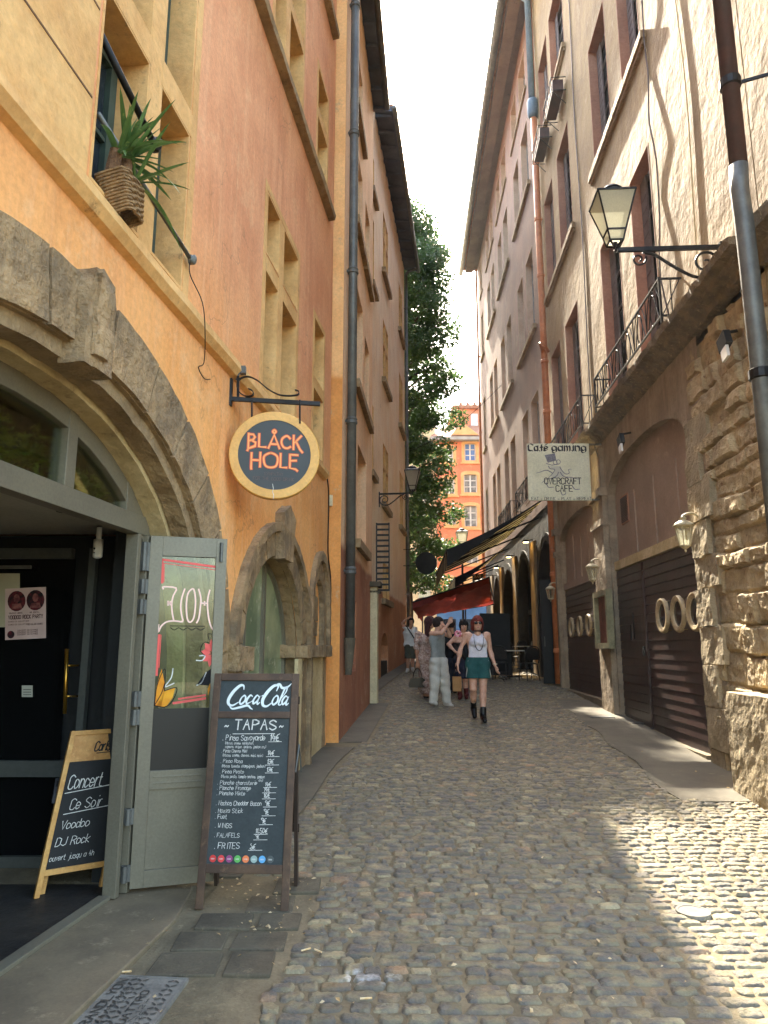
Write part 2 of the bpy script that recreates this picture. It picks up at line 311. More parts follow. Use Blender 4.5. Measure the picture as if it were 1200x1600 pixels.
# ================================================================== GROUND
def xl(y): return L1.o.x + .122 * y if y < 10.1 else (-.62 + .075 * (y - 10.1) if y < 15 else -.2 + .125 * (y - 19.5))
def xr(y): return 3.43 + .055 * y
M_MORT = mat('mortar', (124, 112, 88), (104, 94, 74), (140, 127, 101), scale=4.0, fine=60, bump=.6, bdist=.01, spec=.2)
ys = sorted(set([-30, -20, -10, -5, -2] + [i * .5 for i in range(0, 90)] + [50, 60, 80, 110, 140]))
g = MB(); xs = [-90, -20, -5, -2, 0, 2, 4, 6, 20, 90]
for y in ys:
    for x in xs: g.v.append((x, y, zg(y) - .009))
nx = len(xs)
for j in range(len(ys) - 1):
    for i in range(nx - 1): g.f.append((j * nx + i, j * nx + i + 1, (j + 1) * nx + i + 1, (j + 1) * nx + i))
g.build('ground', M_MORT, kind='structure')
def cobbles():
    rs = np.random.RandomState(3); S = []
    y = 1.9
    while y < 33:
        ln = rs.uniform(.066, .092); x0 = xl(y) + (.42 if y > 5.2 else (.95 if y > 4.75 else .98)); x1 = xr(y) - (1.0 - .04 * (y - 7) if 7.15 < y < 15.5 else .02)
        x = x0 + rs.uniform(0, .05)
        while x < x1 - .06:
            w = rs.choice([.085, .115, .135, .16, .205], p=[.14, .3, .28, .2, .08]) * rs.uniform(.9, 1.1); w = min(w, x1 - x)
            if w > .06: S.append((x + w / 2, y + ln / 2 + .02 * math.sin(x * 1.7 + y * .6) + rs.uniform(-.006, .006), w, ln))
            x += w + rs.uniform(.004, .014)
        y += ln + rs.uniform(.004, .012)
    S = np.array(S)
    V = []; F = []; Cc = []; base = 0
    pal = np.array([lin(c)[:3] for c in [(134, 122, 94), (122, 112, 87), (144, 131, 100), (110, 101, 80), (134, 116, 88), (150, 122, 92), (128, 119, 94), (154, 142, 110)]])
    for near in (1, 0):
        s = S[S[:, 1] < 8.5] if near else S[S[:, 1] >= 8.5]
        n, m = (10, 8) if near else (6, 5); K = len(s)
        u, v = np.meshgrid(np.linspace(-1, 1, n), np.linspace(-1, 1, m)); u = u.ravel()[None]; v = v.ravel()[None]
        uu = np.sign(u) * np.abs(u) ** .8; vv = np.sign(v) * np.abs(v) ** .8
        rr = rs.uniform(.05, .36, (K, 1))
        X = uu * np.sqrt(1 - rr * vv ** 2); Y = vv * np.sqrt(1 - rr * uu ** 2)
        cj = rs.normal(0, .10, (K, 8))
        bl = [(1 - u) * (1 - v) / 4, (1 + u) * (1 - v) / 4, (1 - u) * (1 + v) / 4, (1 + u) * (1 + v) / 4]
        X = X + sum(cj[:, i:i + 1] * bl[i] for i in range(4)); Y = Y + sum(cj[:, 4 + i:5 + i] * bl[i] for i in range(4))
        ph = rs.uniform(0, 6.28, (K, 6)); X = X + .035 * np.sin(3 * vv + ph[:, :1]) * np.abs(u); Y = Y + .05 * np.sin(3.5 * uu + ph[:, 1:2]) * np.abs(v)
        px = s[:, :1] + X * s[:, 2:3] / 2; py = s[:, 1:2] + Y * s[:, 3:4] / 2
        pr = (np.clip(1 - np.abs(u) ** 6, 0, 1) * np.clip(1 - np.abs(v) ** 5, 0, 1)) ** .45
        h = rs.uniform(.015, .024, (K, 1))
        z = h * pr - .0155 + rs.normal(0, .0032, (K, 1)) * u + rs.normal(0, .0026, (K, 1)) * v + rs.normal(0, .0022, (K, 1))
        z += pr * (.0022 * np.sin(5 * uu + ph[:, 2:3]) * np.sin(4 * vv + ph[:, 3:4]) + .002 * np.sin(9 * uu + ph[:, 4:5] + 3 * vv) + rs.normal(0, .0016, px.shape))
        gz = np.interp(py, [a for a, _ in ZG], [b for _, b in ZG]); P = np.stack([px, py, gz + z], -1).reshape(-1, 3)
        c = pal[rs.choice(8, K, p=[.22, .18, .17, .12, .1, .03, .11, .07])] * rs.uniform(.80, 1.14, (K, 1))
        cc_ = np.repeat(c, n * m, 0); q0 = gpt(577, 1527); dx_ = (P[:, 0] - q0.x) / .10; dy_ = (P[:, 1] - q0.y) / .075; wn = np.clip(1.15 - np.sqrt(dx_ ** 2 + dy_ ** 2) + .55 * np.sin(P[:, 0] * 90 + np.sin(P[:, 1] * 70) * 2) * np.sin(P[:, 1] * 110 + P[:, 0] * 40), 0, 1)[:, None] ** .6 * .85
        V.append(P); Cc.append(cc_ * (1 - wn) + np.array([.62, .60, .57]) * wn)
        i, j = np.meshgrid(np.arange(n - 1), np.arange(m - 1)); a = (j * n + i).ravel(); q = np.stack([a, a + 1, a + 1 + n, a + n], 1)
        F.append((q[None] + (np.arange(K) * n * m)[:, None, None]).reshape(-1, 4) + base); base += K * n * m
    V = np.concatenate(V); F = np.concatenate(F); Cc = np.concatenate(Cc)
    me = bpy.data.meshes.new('cobbled_street'); me.vertices.add(len(V)); me.vertices.foreach_set('co', V.ravel().astype(np.float32))
    me.loops.add(F.size); me.loops.foreach_set('vertex_index', F.ravel().astype(np.int32))
    me.polygons.add(len(F)); me.polygons.foreach_set('loop_start', np.arange(0, F.size, 4, dtype=np.int32))
    me.update(); me.validate()
    a = me.color_attributes.new('Col', 'FLOAT_COLOR', 'POINT'); a.data.foreach_set('color', np.concatenate([Cc, np.ones((len(Cc), 1))], 1).ravel().astype(np.float32))
    me.shade_smooth(); me.materials.append(mat('cobble_stone', (120, 110, 96), (98, 92, 84), (158, 148, 128), rough=.62, scale=9.0, fine=80, bump=.8, bdist=.007, attr='Col', patch=.66, spec=.22))
    o = bpy.data.objects.new('cobbled_street', me); col.objects.link(o); o['kind'] = 'structure'
cobbles()
def strip(name, m, pts, dz, y_step=.5):
    """thin sheet over the sloping street; pts = list of (y, x0, x1)"""
    b = MB()
    for y, a, c in pts: b.v += [(a, y, zg(y) + dz), (c, y, zg(y) + dz), (a, y, zg(y) - .06), (c, y, zg(y) - .06)]
    for i in range(len(pts) - 1):
        k = 4 * i; b.f += [(k, k + 1, k + 5, k + 4), (k + 1, k + 3, k + 7, k + 5), (k, k + 4, k + 6, k + 2)]
    b.f += [(0, 2, 3, 1)]; k = 4 * (len(pts) - 1); b.f += [(k, k + 1, k + 3, k + 2)]
    return b.build(name, m, kind='structure')
M_PAVE = mat('smooth_asphalt', (98, 91, 76), (84, 78, 66), (112, 104, 88), scale=2.2, fine=90, bump=.35, bdist=.006)
M_SLAB = mat('grey_slab', (104, 95, 78), (84, 77, 64), (122, 110, 90), scale=3.0, fine=70, bump=.6, bdist=.01, spec=.15, rough=.95)
M_SILLC = mat('worn_concrete', (122, 108, 84), (104, 92, 72), (140, 126, 100), scale=2.4, fine=60, bump=.2, bdist=.005)
strip('pavement', M_PAVE, [(y, xr(y) - 1.02 + .035 * (y - 7) + .05 * math.sin(y * 3), xr(y) + .02) for y in [7.1 + .45 * i for i in range(19)]], .006)
strip('gutter', M_PAVE, [(y, xl(y) - .02, xl(y) + .4 + .03 * math.sin(2 * y)) for y in [5.25 + .5 * i for i in range(10)]], .004)
strip('kerb_strip', M_PAVE, [(y, xl(y) - .02, xl(y) + .38) for y in [10.12 + .5 * i for i in range(10)]], .004)
strip('pavement', M_PAVE, [(y, xl(y) - .02, xl(y) + .38) for y in [15.1 + .5 * i for i in range(30)]], .004)
# large flat slabs in front of the bar door
b = MB(); rs = random.Random(5); y = 2.6
while y < 5.15:
    d = rs.uniform(.2, .27); x = xl(y) + .30 + rs.uniform(0, .12)
    while x < xl(y) + .93:
        w = min(rs.uniform(.22, .36), xl(y) + .97 - x)
        if w > .1 and rs.random() < .93 and not (-1.62 < x + w / 2 < -.72 and y + d / 2 < 3.86):
            zt = zg(y) + rs.uniform(-.004, .006); q = [(x + rs.uniform(0, .01), y + rs.uniform(0, .012)), (x + w, y + rs.uniform(0, .015)), (x + w - rs.uniform(0, .012), y + d), (x + rs.uniform(0, .015), y + d - rs.uniform(0, .01))]
            b.prism(q, lambda u, v, k: Vector((u, v, zg(v) + k)), -.03, rs.uniform(-.001, .011))
        x += w + .03
    y += d + .025
b.build('stone_paving', M_SLAB, kind='structure', bevel=.008)
b = MB()
b.prism([(L1.pt(s, 0, d).x, L1.pt(s, 0, d).y) for s, d in ((1.2, -.42), (5.3, -.42), (5.42, .06), (4.6, .22), (1.2, .24))], lambda u, v, k: Vector((u, v, -.075 + .0 * v + k)), -.3, .0)
b.build('doorstep', M_SILLC, kind='structure', bevel=.01)
# ================================================================== WINDOWS
def window(par, w, s0, s1, z0, z1, d, fm, nv=1, nh=2, fr=.06, pm=None, name='window', lab=None):
    """casement window: frame mesh (part) with one pane sheet (sub-part)"""
    a = MB(); a.wbox(w, s0, s0 + fr, z0, z1, d - .04, d + .02); a.wbox(w, s1 - fr, s1, z0, z1, d - .04, d + .02)
    a.wbox(w, s0 + fr, s1 - fr, z0, z0 + fr, d - .04, d + .02); a.wbox(w, s0 + fr, s1 - fr, z1 - fr, z1, d - .04, d + .02)
    for i in range(1, nv + 1):
        c = s0 + (s1 - s0) * i / (nv + 1); a.wbox(w, c - fr * .55, c + fr * .55, z0 + fr, z1 - fr, d - .035, d + .025)
    for i in range(1, nh + 1):
        c = z0 + (z1 - z0) * i / (nh + 1); a.wbox(w, s0 + fr, s1 - fr, c - .014, c + .014, d - .03, d + .012)
    o = a.build(name, fm, par)
    p = MB(); p.wbox(w, s0 + .01, s1 - .01, z0 + .01, z1 - .01, d - .026, d - .018); p.build('pane', pm or M_PANE, o)
    if lab: o['label'] = lab
    return o
def liner(mb, w, s0, s1, z0, z1, d0, d1, th=.014):
    mb.wbox(w, s0, s0 + th, z0, z1, d1, d0); mb.wbox(w, s1 - th, s1, z0, z1, d1, d0)
    mb.wbox(w, s0 + th, s1 - th, z0, z0 + th, d1, d0); mb.wbox(w, s0 + th, s1 - th, z1 - th, z1, d1, d0)
def shell(mb, w, s0, s1, z0, z1, dep):
    """ends, back and top of a building behind its facade"""
    P = lambda s, z, d: w.pt(s, z, d)
    mb.poly(P(s0, z0, 0), P(s0, z0, -dep), P(s0, z1, -dep), P(s0, z1, 0)); mb.poly(P(s1, z0, 0), P(s1, z1, 0), P(s1, z1, -dep), P(s1, z0, -dep))
    mb.poly(P(s0, z0, -dep), P(s1, z0, -dep), P(s1, z1, -dep), P(s0, z1, -dep)); mb.poly(P(s0, z1, 0), P(s0, z1, -dep), P(s1, z1, -dep), P(s1, z1, 0))
def mould(mb, w, s0, s1, prof, ns=1):
    """profile of (d,z) points swept along the wall"""
    n = len(prof)
    for s in (s0, s1): mb.v += [tuple(w.pt(s, z, d)) for d, z in prof]
    b = len(mb.v) - 2 * n
    mb.f += [(b + i, b + (i + 1) % n, b + n + (i + 1) % n, b + n + i) for i in range(n)] + [tuple(range(b, b + n)), tuple(reversed(range(b + n, b + 2 * n)))]
def rough(o, amp, sc, cut=.06, it=1):
    """break up a stone mesh: subdivide and push vertices about with noise"""
    bm = bmesh.new(); bm.from_mesh(o.data); bmesh.ops.remove_doubles(bm, verts=bm.verts, dist=1e-4)
    for _ in range(5):
        e = [x for x in bm.edges if x.calc_length() > cut]
        if not e or len(bm.verts) > 60000: break
        bmesh.ops.subdivide_edges(bm, edges=e, cuts=1, use_grid_fill=True)
    bmesh.ops.triangulate(bm, faces=[f for f in bm.faces if len(f.verts) > 4])
    for v in bm.verts:
        p = v.co * sc; n = mnoise.noise_vector(p) + .5 * mnoise.noise_vector(p * 2.7) + .3 * mnoise.noise_vector(p * 6.1); v.co += n * amp
    bmesh.ops.recalc_face_normals(bm, faces=bm.faces)
    bm.to_mesh(o.data); bm.free()
# ================================================================== LEFT: THE BAR BUILDING
bar = thing('bar_building', 'orange plastered building with a wide stone arch entrance and mullioned stone windows', 'building', L1.pt(5, -.1))
big = lambda k=0.0, z0=-.3: arch(3.45, 2.06 - k, z0, 1.2, 2.93 - k, 26, 2.15)
sm = lambda k=0.0, z0=-.2: arch(7.38, 1.12 - k, z0, 1.42, 2.42 - k, 20, 1.9)
WIN1 = [(3.43, 4.0, 3.97, 5.2), (4.17, 4.66, 3.97, 5.2), (3.43, 4.0, 5.38, 6.7), (4.17, 4.66, 5.38, 6.7),
        (6.62, 7.1, 3.97, 5.25), (7.27, 7.93, 3.97, 5.25), (6.62, 7.1, 5.42, 6.1), (7.27, 7.93, 5.42, 6.1),
        (8.87, 9.5, 3.97, 4.85), (8.87, 9.5, 4.98, 5.83),
        (6.65, 7.1, 7.95, 9.0), (7.27, 7.95, 7.95, 9.0), (6.65, 7.1, 9.15, 10.2), (7.27, 7.95, 9.15, 10.2), (8.82, 9.5, 7.95, 8.85), (8.82, 9.5, 8.98, 9.63),
        (3.43, 4.0, 8.0, 10.0), (4.17, 4.7, 8.0, 10.0)]
f = MB(); facade(f, wfn(L1), rect(-1, 10.05, -.5, 14.5), [big(-.1), sm(-.02), arch(9.42, .34, .1, 1.95, 2.38, 10)] + [rect(*r) for r in WIN1], .32)
shell(f, L1, -1, 10.05, -.5, 14.5, 6)
f.build('wall', M_L1, bar)
st = MB()
for r in WIN1: liner(st, L1, r[0] - .003, r[1] + .003, r[2] - .003, r[3] + .003, .006, -.3, .02)
st.wbox(L1, 1.4, 3.40, 3.86, 7.2, -.02, .005)                       # ashlar panel left of the cross window
st.wbox(L1, 4.68, 4.78, 3.86, 7.2, -.02, .006); st.wbox(L1, 4.0, 4.17, 3.86, 7.2, -.02, .007)
st.wbox(L1, 3.41, 4.0, 5.2, 5.38, -.02, .008); st.wbox(L1, 4.17, 4.68, 5.2, 5.38, -.02, .008)
for a0, a1, a2, a3 in ((6.54, 8.02, 3.86, 6.2), (8.8, 9.57, 3.86, 5.9), (6.58, 8.02, 7.86, 10.3), (8.75, 9.57, 7.86, 9.7)):
    st.wbox(L1, a0, a0 + .07, a2, a3, -.02, .004); st.wbox(L1, a1 - .07, a1, a2, a3, -.02, .004); st.wbox(L1, a0 + .07, a1 - .07, a3 - .08, a3, -.02, .004)
for c, z0, z1 in ((7.185, 3.97, 6.1), (7.185, 7.95, 10.2)): st.wbox(L1, c - .08, c + .08, z0, z1, -.28, .008)
for a0, a1, z in ((6.62, 7.1, 5.25), (7.27, 7.93, 5.25), (6.65, 7.1, 9.0), (7.27, 7.95, 9.0), (8.87, 9.5, 4.85), (8.82, 9.5, 8.85)): st.wbox(L1, a0, a1, z, z + .15, -.28, .004)
st.build('stone_surround', M_SAND, bar)
rl = MB()
for z in (4.42, 4.98, 5.55, 6.15, 6.7): rl.wbox(L1, 1.4, 3.39, z, z + .012, -.01, .0085)
rl.build('ashlar_joint', mat('dark_joint', (120, 88, 60), (98, 72, 50), scale=5), bar)
for i, (a, b_, c, d_) in enumerate(WIN1): window(bar, L1, a + .02, b_ - .02, c + .02, d_ - .02, -.22, M_WGRN if i < 4 else M_WDK, 0, 1 if i < 4 else 0, .075)
b = MB(); mould(b, L1, -1, 9.62, [(-.02, 3.74), (.05, 3.76), (.085, 3.81), (.08, 3.87), (.03, 3.90), (-.02, 3.92)]); o = b.build('string_course', M_SAND, bar, smooth=False); rough(o, .006, 3, .25)
b = MB(); mould(b, L1, -1, 9.7, [(-.02, 7.74), (.1, 7.76), (.11, 7.84), (-.02, 7.88)]); o = b.build('string_course', M_STONE2, bar); rough(o, .012, 3, .25)
b = MB(); mould(b, L1, -1, 9.8, [(-.02, 11.0), (.1, 11.02), (.11, 11.1), (-.02, 11.14)]); b.build('string_course', M_STONE2, bar)
def voussoirs(mb, w, A, B, n, d0, d1, gap=.012, rs=random.Random(4)):
    m = len(A) - 1
    for k in range(n):
        i0, i1 = k * m / n, (k + 1) * m / n
        def smp(P, t):
            i = min(int(t), m - 1); f_ = t - i; return (P[i][0] + (P[i + 1][0] - P[i][0]) * f_, P[i][1] + (P[i + 1][1] - P[i][1]) * f_)
        tt = [i0 + .04 + (i1 - i0 - .08) * j / 4 for j in range(5)]
        mb.band([smp(A, t) for t in tt], [smp(B, t) for t in tt], wfn(w), d0, d1 + rs.uniform(-.006, .006))
b = MB(); b.band(big(-.085), big(-.46), wfn(L1), -.05, .004); b.build('arch_core', M_STONE2, bar); b = MB(); voussoirs(b, L1, big(-.09), big(-.465), 15, .005, .03); o = b.build('arch_surround', M_STONE, bar); rough(o, .006, 7, .09)
b = MB(); b.band(big(0), big(-.11), wfn(L1), -.16, -.03); o = b.build('arch_moulding', M_STONE2, bar); rough(o, .008, 6, .1)
b = MB(); b.band(big(.035), big(-.11), wfn(L1), -.40, -.17); o = b.build('arch_soffit', M_LIME, bar); rough(o, .005, 6, .12)
b = MB(); b.prism([(3.37, 2.9), (3.64, 2.9), (3.64, 3.3), (3.60, 3.42), (3.50, 3.47), (3.40, 3.42), (3.37, 3.3)], wfn(L1), -.05, .1); b.prism([(3.42, 2.96), (3.55, 2.96), (3.55, 3.4), (3.42, 3.4)], wfn(L1), .1, .125); o = b.build('keystone', M_STONE, bar); rough(o, .012, 7, .06)
# small arched window and blind arch
b = MB(); b.band(sm(.003), sm(-.245), wfn(L1), -.05, .004); b.build('arch_core', M_STONE2, bar); b = MB(); voussoirs(b, L1, sm(-.0), sm(-.24), 13, .005, .02); b.band(sm(-.25), sm(-.34), wfn(L1), -.02, .075)
b.band(arch(9.42, .33, .1, 1.95, 2.37, 10), arch(9.42, .50, .1, 1.95, 2.62, 10), wfn(L1), -.06, .01); b.band(arch(9.42, .50, 1.5, 1.95, 2.62, 10), arch(9.42, .58, 1.5, 1.95, 2.74, 10), wfn(L1), -.02, .06)
o = b.build('arch_surround', M_STONE, bar); rough(o, .006, 8, .09)
b = MB(); b.band(sm(.0), sm(-.06), wfn(L1), -.25, -.06); o = b.build('arch_soffit', M_STONE2, bar); rough(o, .005, 6, .1)
b = MB(); b.prism([(7.27, 2.38), (7.66, 2.38), (7.72, 2.86), (7.5, 2.98), (7.25, 2.86)], wfn(L1), -.03, .1); o = b.build('keystone', M_STONE, bar); rough(o, .012, 7, .06)
b = MB(); z = .12
while z < 2.36:
    h = .3 + .12 * math.sin(z * 7); b.wbox(L1, 9.02, 9.82, z, z + h - .012, -.2, -.09 - .015 * math.cos(z * 9)); z += h
o = b.build('blind_infill', M_STONE, bar); rough(o, .012, 5, .1)
b = MB(); b.wbox(L1, 8.44, 9.9, 1.37, 1.51, -.04, .1); b.wbox(L1, 8.38, 8.52, 1.37, 1.51, -.22, -.04); b.wbox(L1, 5.9, 6.3, 1.3, 1.5, -.04, .12); b.wbox(L1, 6.26, 6.36, 1.3, 1.5, -.3, -.04)
o = b.build('impost', M_STONE, bar); rough(o, .014, 8, .05)
b = MB(); b.wbox(L1, 8.3, 8.9, -.3, 1.36, -.02, .02); b.wbox(L1, 9.0, 9.85, .1, 1.36, -.08, .0); o = b.build('lower_jamb', M_LIME, bar)
# glazing of the small arch
b = MB(); b.band(sm(.0, -.1), sm(.05, -.1), wfn(L1), -.24, -.18)
for s in (6.95, 7.6): b.wbox(L1, s - .03, s + .03, -.1, 2.35, -.24, -.18)
o = b.build('shop_window', M_GREY, bar); p = MB(); p.prism(sm(.02, -.1), wfn(L1), -.222, -.216); p.build('pane', mat('pale_green_glass', (158, 166, 126), (118, 128, 98), (190, 190, 160), scale=1.6, fine=0, rough=.07, spec=.6), o)
b = MB(); b.wbox(L1, 5.4, 9.1, -.3, 2.9, -.43, -.40)
b.build('shop_interior', mat('pale_green_room', (196, 204, 160), (170, 178, 138), scale=1.2), bar)
b = MB(); b.wbox(L1, 6.3, 7.6, .0, .75, -.38, -.28); b.ell(L1.pt(6.6, 1.1, -.33), .2, .05, .28); b.ell(L1.pt(7.2, 1.0, -.33), .25, .05, .22)
b.build('counter', mat('pale_cloth', (190, 186, 170)), bar, smooth=True)
# porch behind the big arch
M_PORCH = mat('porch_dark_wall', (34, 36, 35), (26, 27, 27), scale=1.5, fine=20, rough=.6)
b = MB(); Y1 = 5.52
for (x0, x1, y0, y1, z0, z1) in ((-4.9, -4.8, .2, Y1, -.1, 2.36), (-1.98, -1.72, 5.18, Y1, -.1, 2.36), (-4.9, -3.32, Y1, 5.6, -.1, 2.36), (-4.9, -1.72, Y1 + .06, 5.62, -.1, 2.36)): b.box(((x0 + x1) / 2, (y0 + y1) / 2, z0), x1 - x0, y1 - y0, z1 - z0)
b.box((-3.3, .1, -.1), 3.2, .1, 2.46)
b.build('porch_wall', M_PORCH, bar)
b = MB(); b.prism([(-4.9, .2), (L1.pt(.2, 0, -.41).x, .2), (L1.pt(5.3, 0, -.41).x, 5.2), (-1.75, 5.55), (-4.9, 5.55)], lambda u, v, k: Vector((u, v, k)), 2.37, 2.42)
b.build('porch_ceiling', mat('porch_ceiling_white', (176, 172, 158), (160, 156, 144), scale=1.5), bar)
b = MB(); b.prism([(-4.9, .2), (L1.pt(.2, 0, -.43).x, .2), (L1.pt(5.3, 0, -.43).x, 5.2), (-1.75, 5.55), (-4.9, 5.55)], lambda u, v, k: Vector((u, v, k)), -.3, -.07)
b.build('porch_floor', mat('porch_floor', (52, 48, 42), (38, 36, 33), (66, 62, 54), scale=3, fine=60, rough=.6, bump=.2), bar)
b = MB(); b.prism([(-4.9, .2), (L1.pt(.2, 0, -1.7).x, .2), (L1.pt(5.3, 0, -1.7).x, 5.3), (-4.9, 5.55)], lambda u, v, k: Vector((u, v, k)), 2.42, 2.46)
for s0, s1 in ((.6, 5.6),): b.wbox(L1, s0, s1, 2.43, 3.15, -1.75, -1.7); b.wbox(L1, s0, s1, 3.1, 3.15, -1.7, -.42); b.wbox(L1, 5.55, 5.6, 2.43, 3.1, -1.7, -.42)
b.build('lunette_box', mat('lunette_dark', (120, 124, 92), (96, 102, 74), scale=2), bar)
# entrance frame (grey metal) with fan light
b = MB(); b.band(big(.03, -.07), big(.15, -.07), wfn(L1), -.38, -.30)
b.wbox(L1, 1.6, 5.02, 2.27, 2.40, -.39, -.29)
sp = 4.86
b.wbox(L1, sp, sp + .05, -.07, 2.27, -.38, -.29); b.wbox(L1, sp + .11, sp + .16, -.07, 2.27, -.38, -.27); b.wbox(L1, sp + .05, sp + .11, -.07, 2.27, -.37, -.33)
for px in (103, 201):
    s_ = L1.on(px, 720, -.33)[0]; b.wbox(L1, s_ - .05, s_ + .05, 2.4, 2.86 if px < 150 else 2.66, -.375, -.295)
for s_ in (2.6, 1.9): b.wbox(L1, s_ - .05, s_ + .05, 2.4, 2.8, -.375, -.295)
b.wbox(L1, 1.6, 4.86, -.075, -.05, -.40, -.32)
ef = b.build('entrance_frame', M_GREY, bar, bevel=.004)
p = MB(); p.prism([(1.7, 2.38), (5.05, 2.38)] + [q for q in reversed(big(.06, 2.38)) if q[1] > 2.4 and q[0] < 5.2 and q[0] > 1.7], wfn(L1), -.345, -.339); p.build('fanlight_pane', glass('fanlight_glass', tint=(.9, .95, .82), rough=.02, refl=.8), ef)
# hinges
hg = MB()
hx, hy = -1.655, 4.985; fx, fy = -1.15, 5.15
ld = Vector((fx - hx, fy - hy, 0)); LW = ld.length; ld.normalize(); ln_ = Vector((ld.y, -ld.x, 0))
def leaf(u, v, d): return Vector((hx, hy, 0)) + ld * u + ln_ * d + Vector((0, 0, v))
for z in (.0, .35, .98, 1.1, 1.72, 1.86, 2.02, 2.12):
    hg.tube([leaf(-.035, z, .03), leaf(-.035, z + .1, .03)], .02, 8); hg.hexa(leaf(-.06, z, .0), ld * .09, Vector((0, 0, .1)), ln_ * .02)
# door leaf
d = MB(); T0, T1 = -.022, .022; ZB, ZT = -.045, 2.27
def lb(u0, u1, z0, z1, a=T0, c=T1): d.hexa(leaf(u0, z0, a), ld * (u1 - u0), ln_ * (c - a), Vector((0, 0, z1 - z0)))
lb(0, .085, ZB, ZT); lb(LW - .075, LW, ZB, ZT); lb(.085, LW - .075, 2.13, ZT); lb(.085, LW - .075, .56, .68); lb(.085, LW - .075, ZB, .06)
lb(.085, LW - .075, .06, .56, -.012, .008); lb(.11, LW - .1, .595, .605, .022, .026); lb(.11, LW - .1, .635, .645, .022, .026)
dl = d.build('door_leaf', M_GREY, bar, bevel=.003)
hg.build('hinge', M_ZINC, dl)
p = MB(); p.hexa(leaf(.08, .68, -.006), ld * (LW - .15), ln_ * .012, Vector((0, 0, .40))); p.build('kick_panel', mat('black_film', (30, 28, 25), rough=.4, fine=0), dl)
p = MB(); p.hexa(leaf(.08, 1.08, -.003), ld * (LW - .15), ln_ * .006, Vector((0, 0, 1.05))); p.build('glass_pane', G_DOOR, dl)
p = MB(); p.tube([leaf(LW - .02, .0, .03), leaf(LW - .02, .3, .03)], .006, 6); p.tube([leaf(LW - .04, 2.1, .03), leaf(LW - .04, 2.24, .03)], .012, 6); p.build('door_bolt', M_ZINC, dl)
# inner door
def iw(px, py, y=5.5): return at_y(px, py, y)
def ibox(mb, px0, py0, px1, py1, y, th):
    a = at_y(px0, py1, y); c = at_y(px1, py0, y); mb.hexa(Vector((a.x, y - th, a.z)), Vector((c.x - a.x, 0, 0)), Vector((0, th, 0)), Vector((0, 0, c.z - a.z)))
b = MB(); ibox(b, -95, 858, 0, 875, 5.5, .06); ibox(b, 118, 858, 145, 1358, 5.5, .06); ibox(b, -95, 858, 118, 874, 5.5, .06); ibox(b, -95, 1187, 118, 1212, 5.5, .06); ibox(b, -95, 1335, 118, 1358, 5.5, .06); ibox(b, -110, 858, -90, 1358, 5.5, .06)
idr = b.build('inner_door', mat('inner_door_grey', (84, 86, 80), (76, 78, 73), scale=2, rough=.5), bar)
p = MB(); ibox(p, -92, 874, 119, 1336, 5.49, .012); p.build('black_pane', mat('black_glass', (14, 15, 15), rough=.08, fine=0, spec=.5), idr)
p = MB(); p.tube([at_y(104.5, 1014, 5.36), at_y(101, 1115, 5.36)], .014, 10)
for py in (1040, 1088): p.tube([at_y(104, py, 5.36), at_y(122, py, 5.45)], .008, 8)
p.build('door_handle', mat('brass', (196, 146, 58), rough=.28, metal=.9, fine=0), idr, smooth=True)
p = MB(); ibox(p, 0, 884, 50, 889, 5.43, .03); p.build('door_closer', M_ZINC, idr)
# ================================================================== LEFT: SECOND AND THIRD BUILDINGS
sal = thing('salmon_building', 'salmon plastered building with a red base and a grey corner drainpipe', 'building', L2.pt(12.5, .2))
W2 = [(12.2, 13.7, 3.35, 5.05), (11.9, 12.9, 6.1, 7.9), (11.7, 12.7, 9.1, 10.6), (11.6, 12.6, 11.4, 12.7), (13.3, 14.2, 9.1, 10.6), (13.3, 14.2, 6.1, 7.6)]
S20, S21 = 10.13, 14.98
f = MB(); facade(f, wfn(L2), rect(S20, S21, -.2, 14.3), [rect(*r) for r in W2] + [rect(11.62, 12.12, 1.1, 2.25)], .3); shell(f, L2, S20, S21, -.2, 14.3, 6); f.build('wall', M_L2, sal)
b = MB(); b.poly(L2.pt(S20, -.2, 0) - Vector((0, .004, 0)), L2.pt(S20, 14, 0) - Vector((0, .004, 0)), L2.pt(S20, 14, -.6) - Vector((0, .004, 0)), L2.pt(S20, -.2, -.6) - Vector((0, .004, 0)))
b.build('end_wall', mat('orange_pier', (240, 188, 126), (230, 172, 110), (200, 164, 120), scale=1.2, fine=26, bump=.3, bdist=.008, zmix=(5.6, 5.7, ((228, 158, 84), (212, 142, 74)), .3)), sal)
b = MB(); b.wbox(L2, 11.6, 12.14, 1.05, 2.28, -.31, -.28); b.build('niche_back', M_STONE2, sal)
lb2 = MB()
for (a, c, z0, z1) in W2[:6]:
    window(sal, L2, a, c, z0, z1, -.2, M_SAND if z0 < 5 else M_WFR, 1, 1, .08); lb2.wbox(L2, a - .25, c + .25, z0 - .2, z0 - .05, -.02, .09)
o = lb2.build('window_sill', M_STONE2, sal)
b = MB(); mould(b, L2, S20 - .2, S21 + .15, [(-.3, 14.4), (-.3, 14.25), (.24, 14.2), (.27, 14.2), (.27, 14.32)]); e = b.build('eave', M_EAVE, sal)
b = MB()
for i in range(9): s = S20 + i * .6; b.hexa(L2.pt(s, 14.14, .0), L2.t * .09, L2.n * .24 + Vector((0, 0, -.02)), Vector((0, 0, .1)))
b.build('rafter', M_EAVE, e)
b = MB(); b.tube([L2.pt(S20 - .25, 14.26, .33), L2.pt(S21 + .1, 14.26, .33)], .07, 10); b.build('gutter', M_ZINC, e, smooth=True)
b = MB(); mould(b, L2, S20 - .2, S21 + .15, [(.3, 14.4), (-6, 16.8), (-6, 16.7), (.3, 14.33)]); b.build('roof', M_TILE, sal)
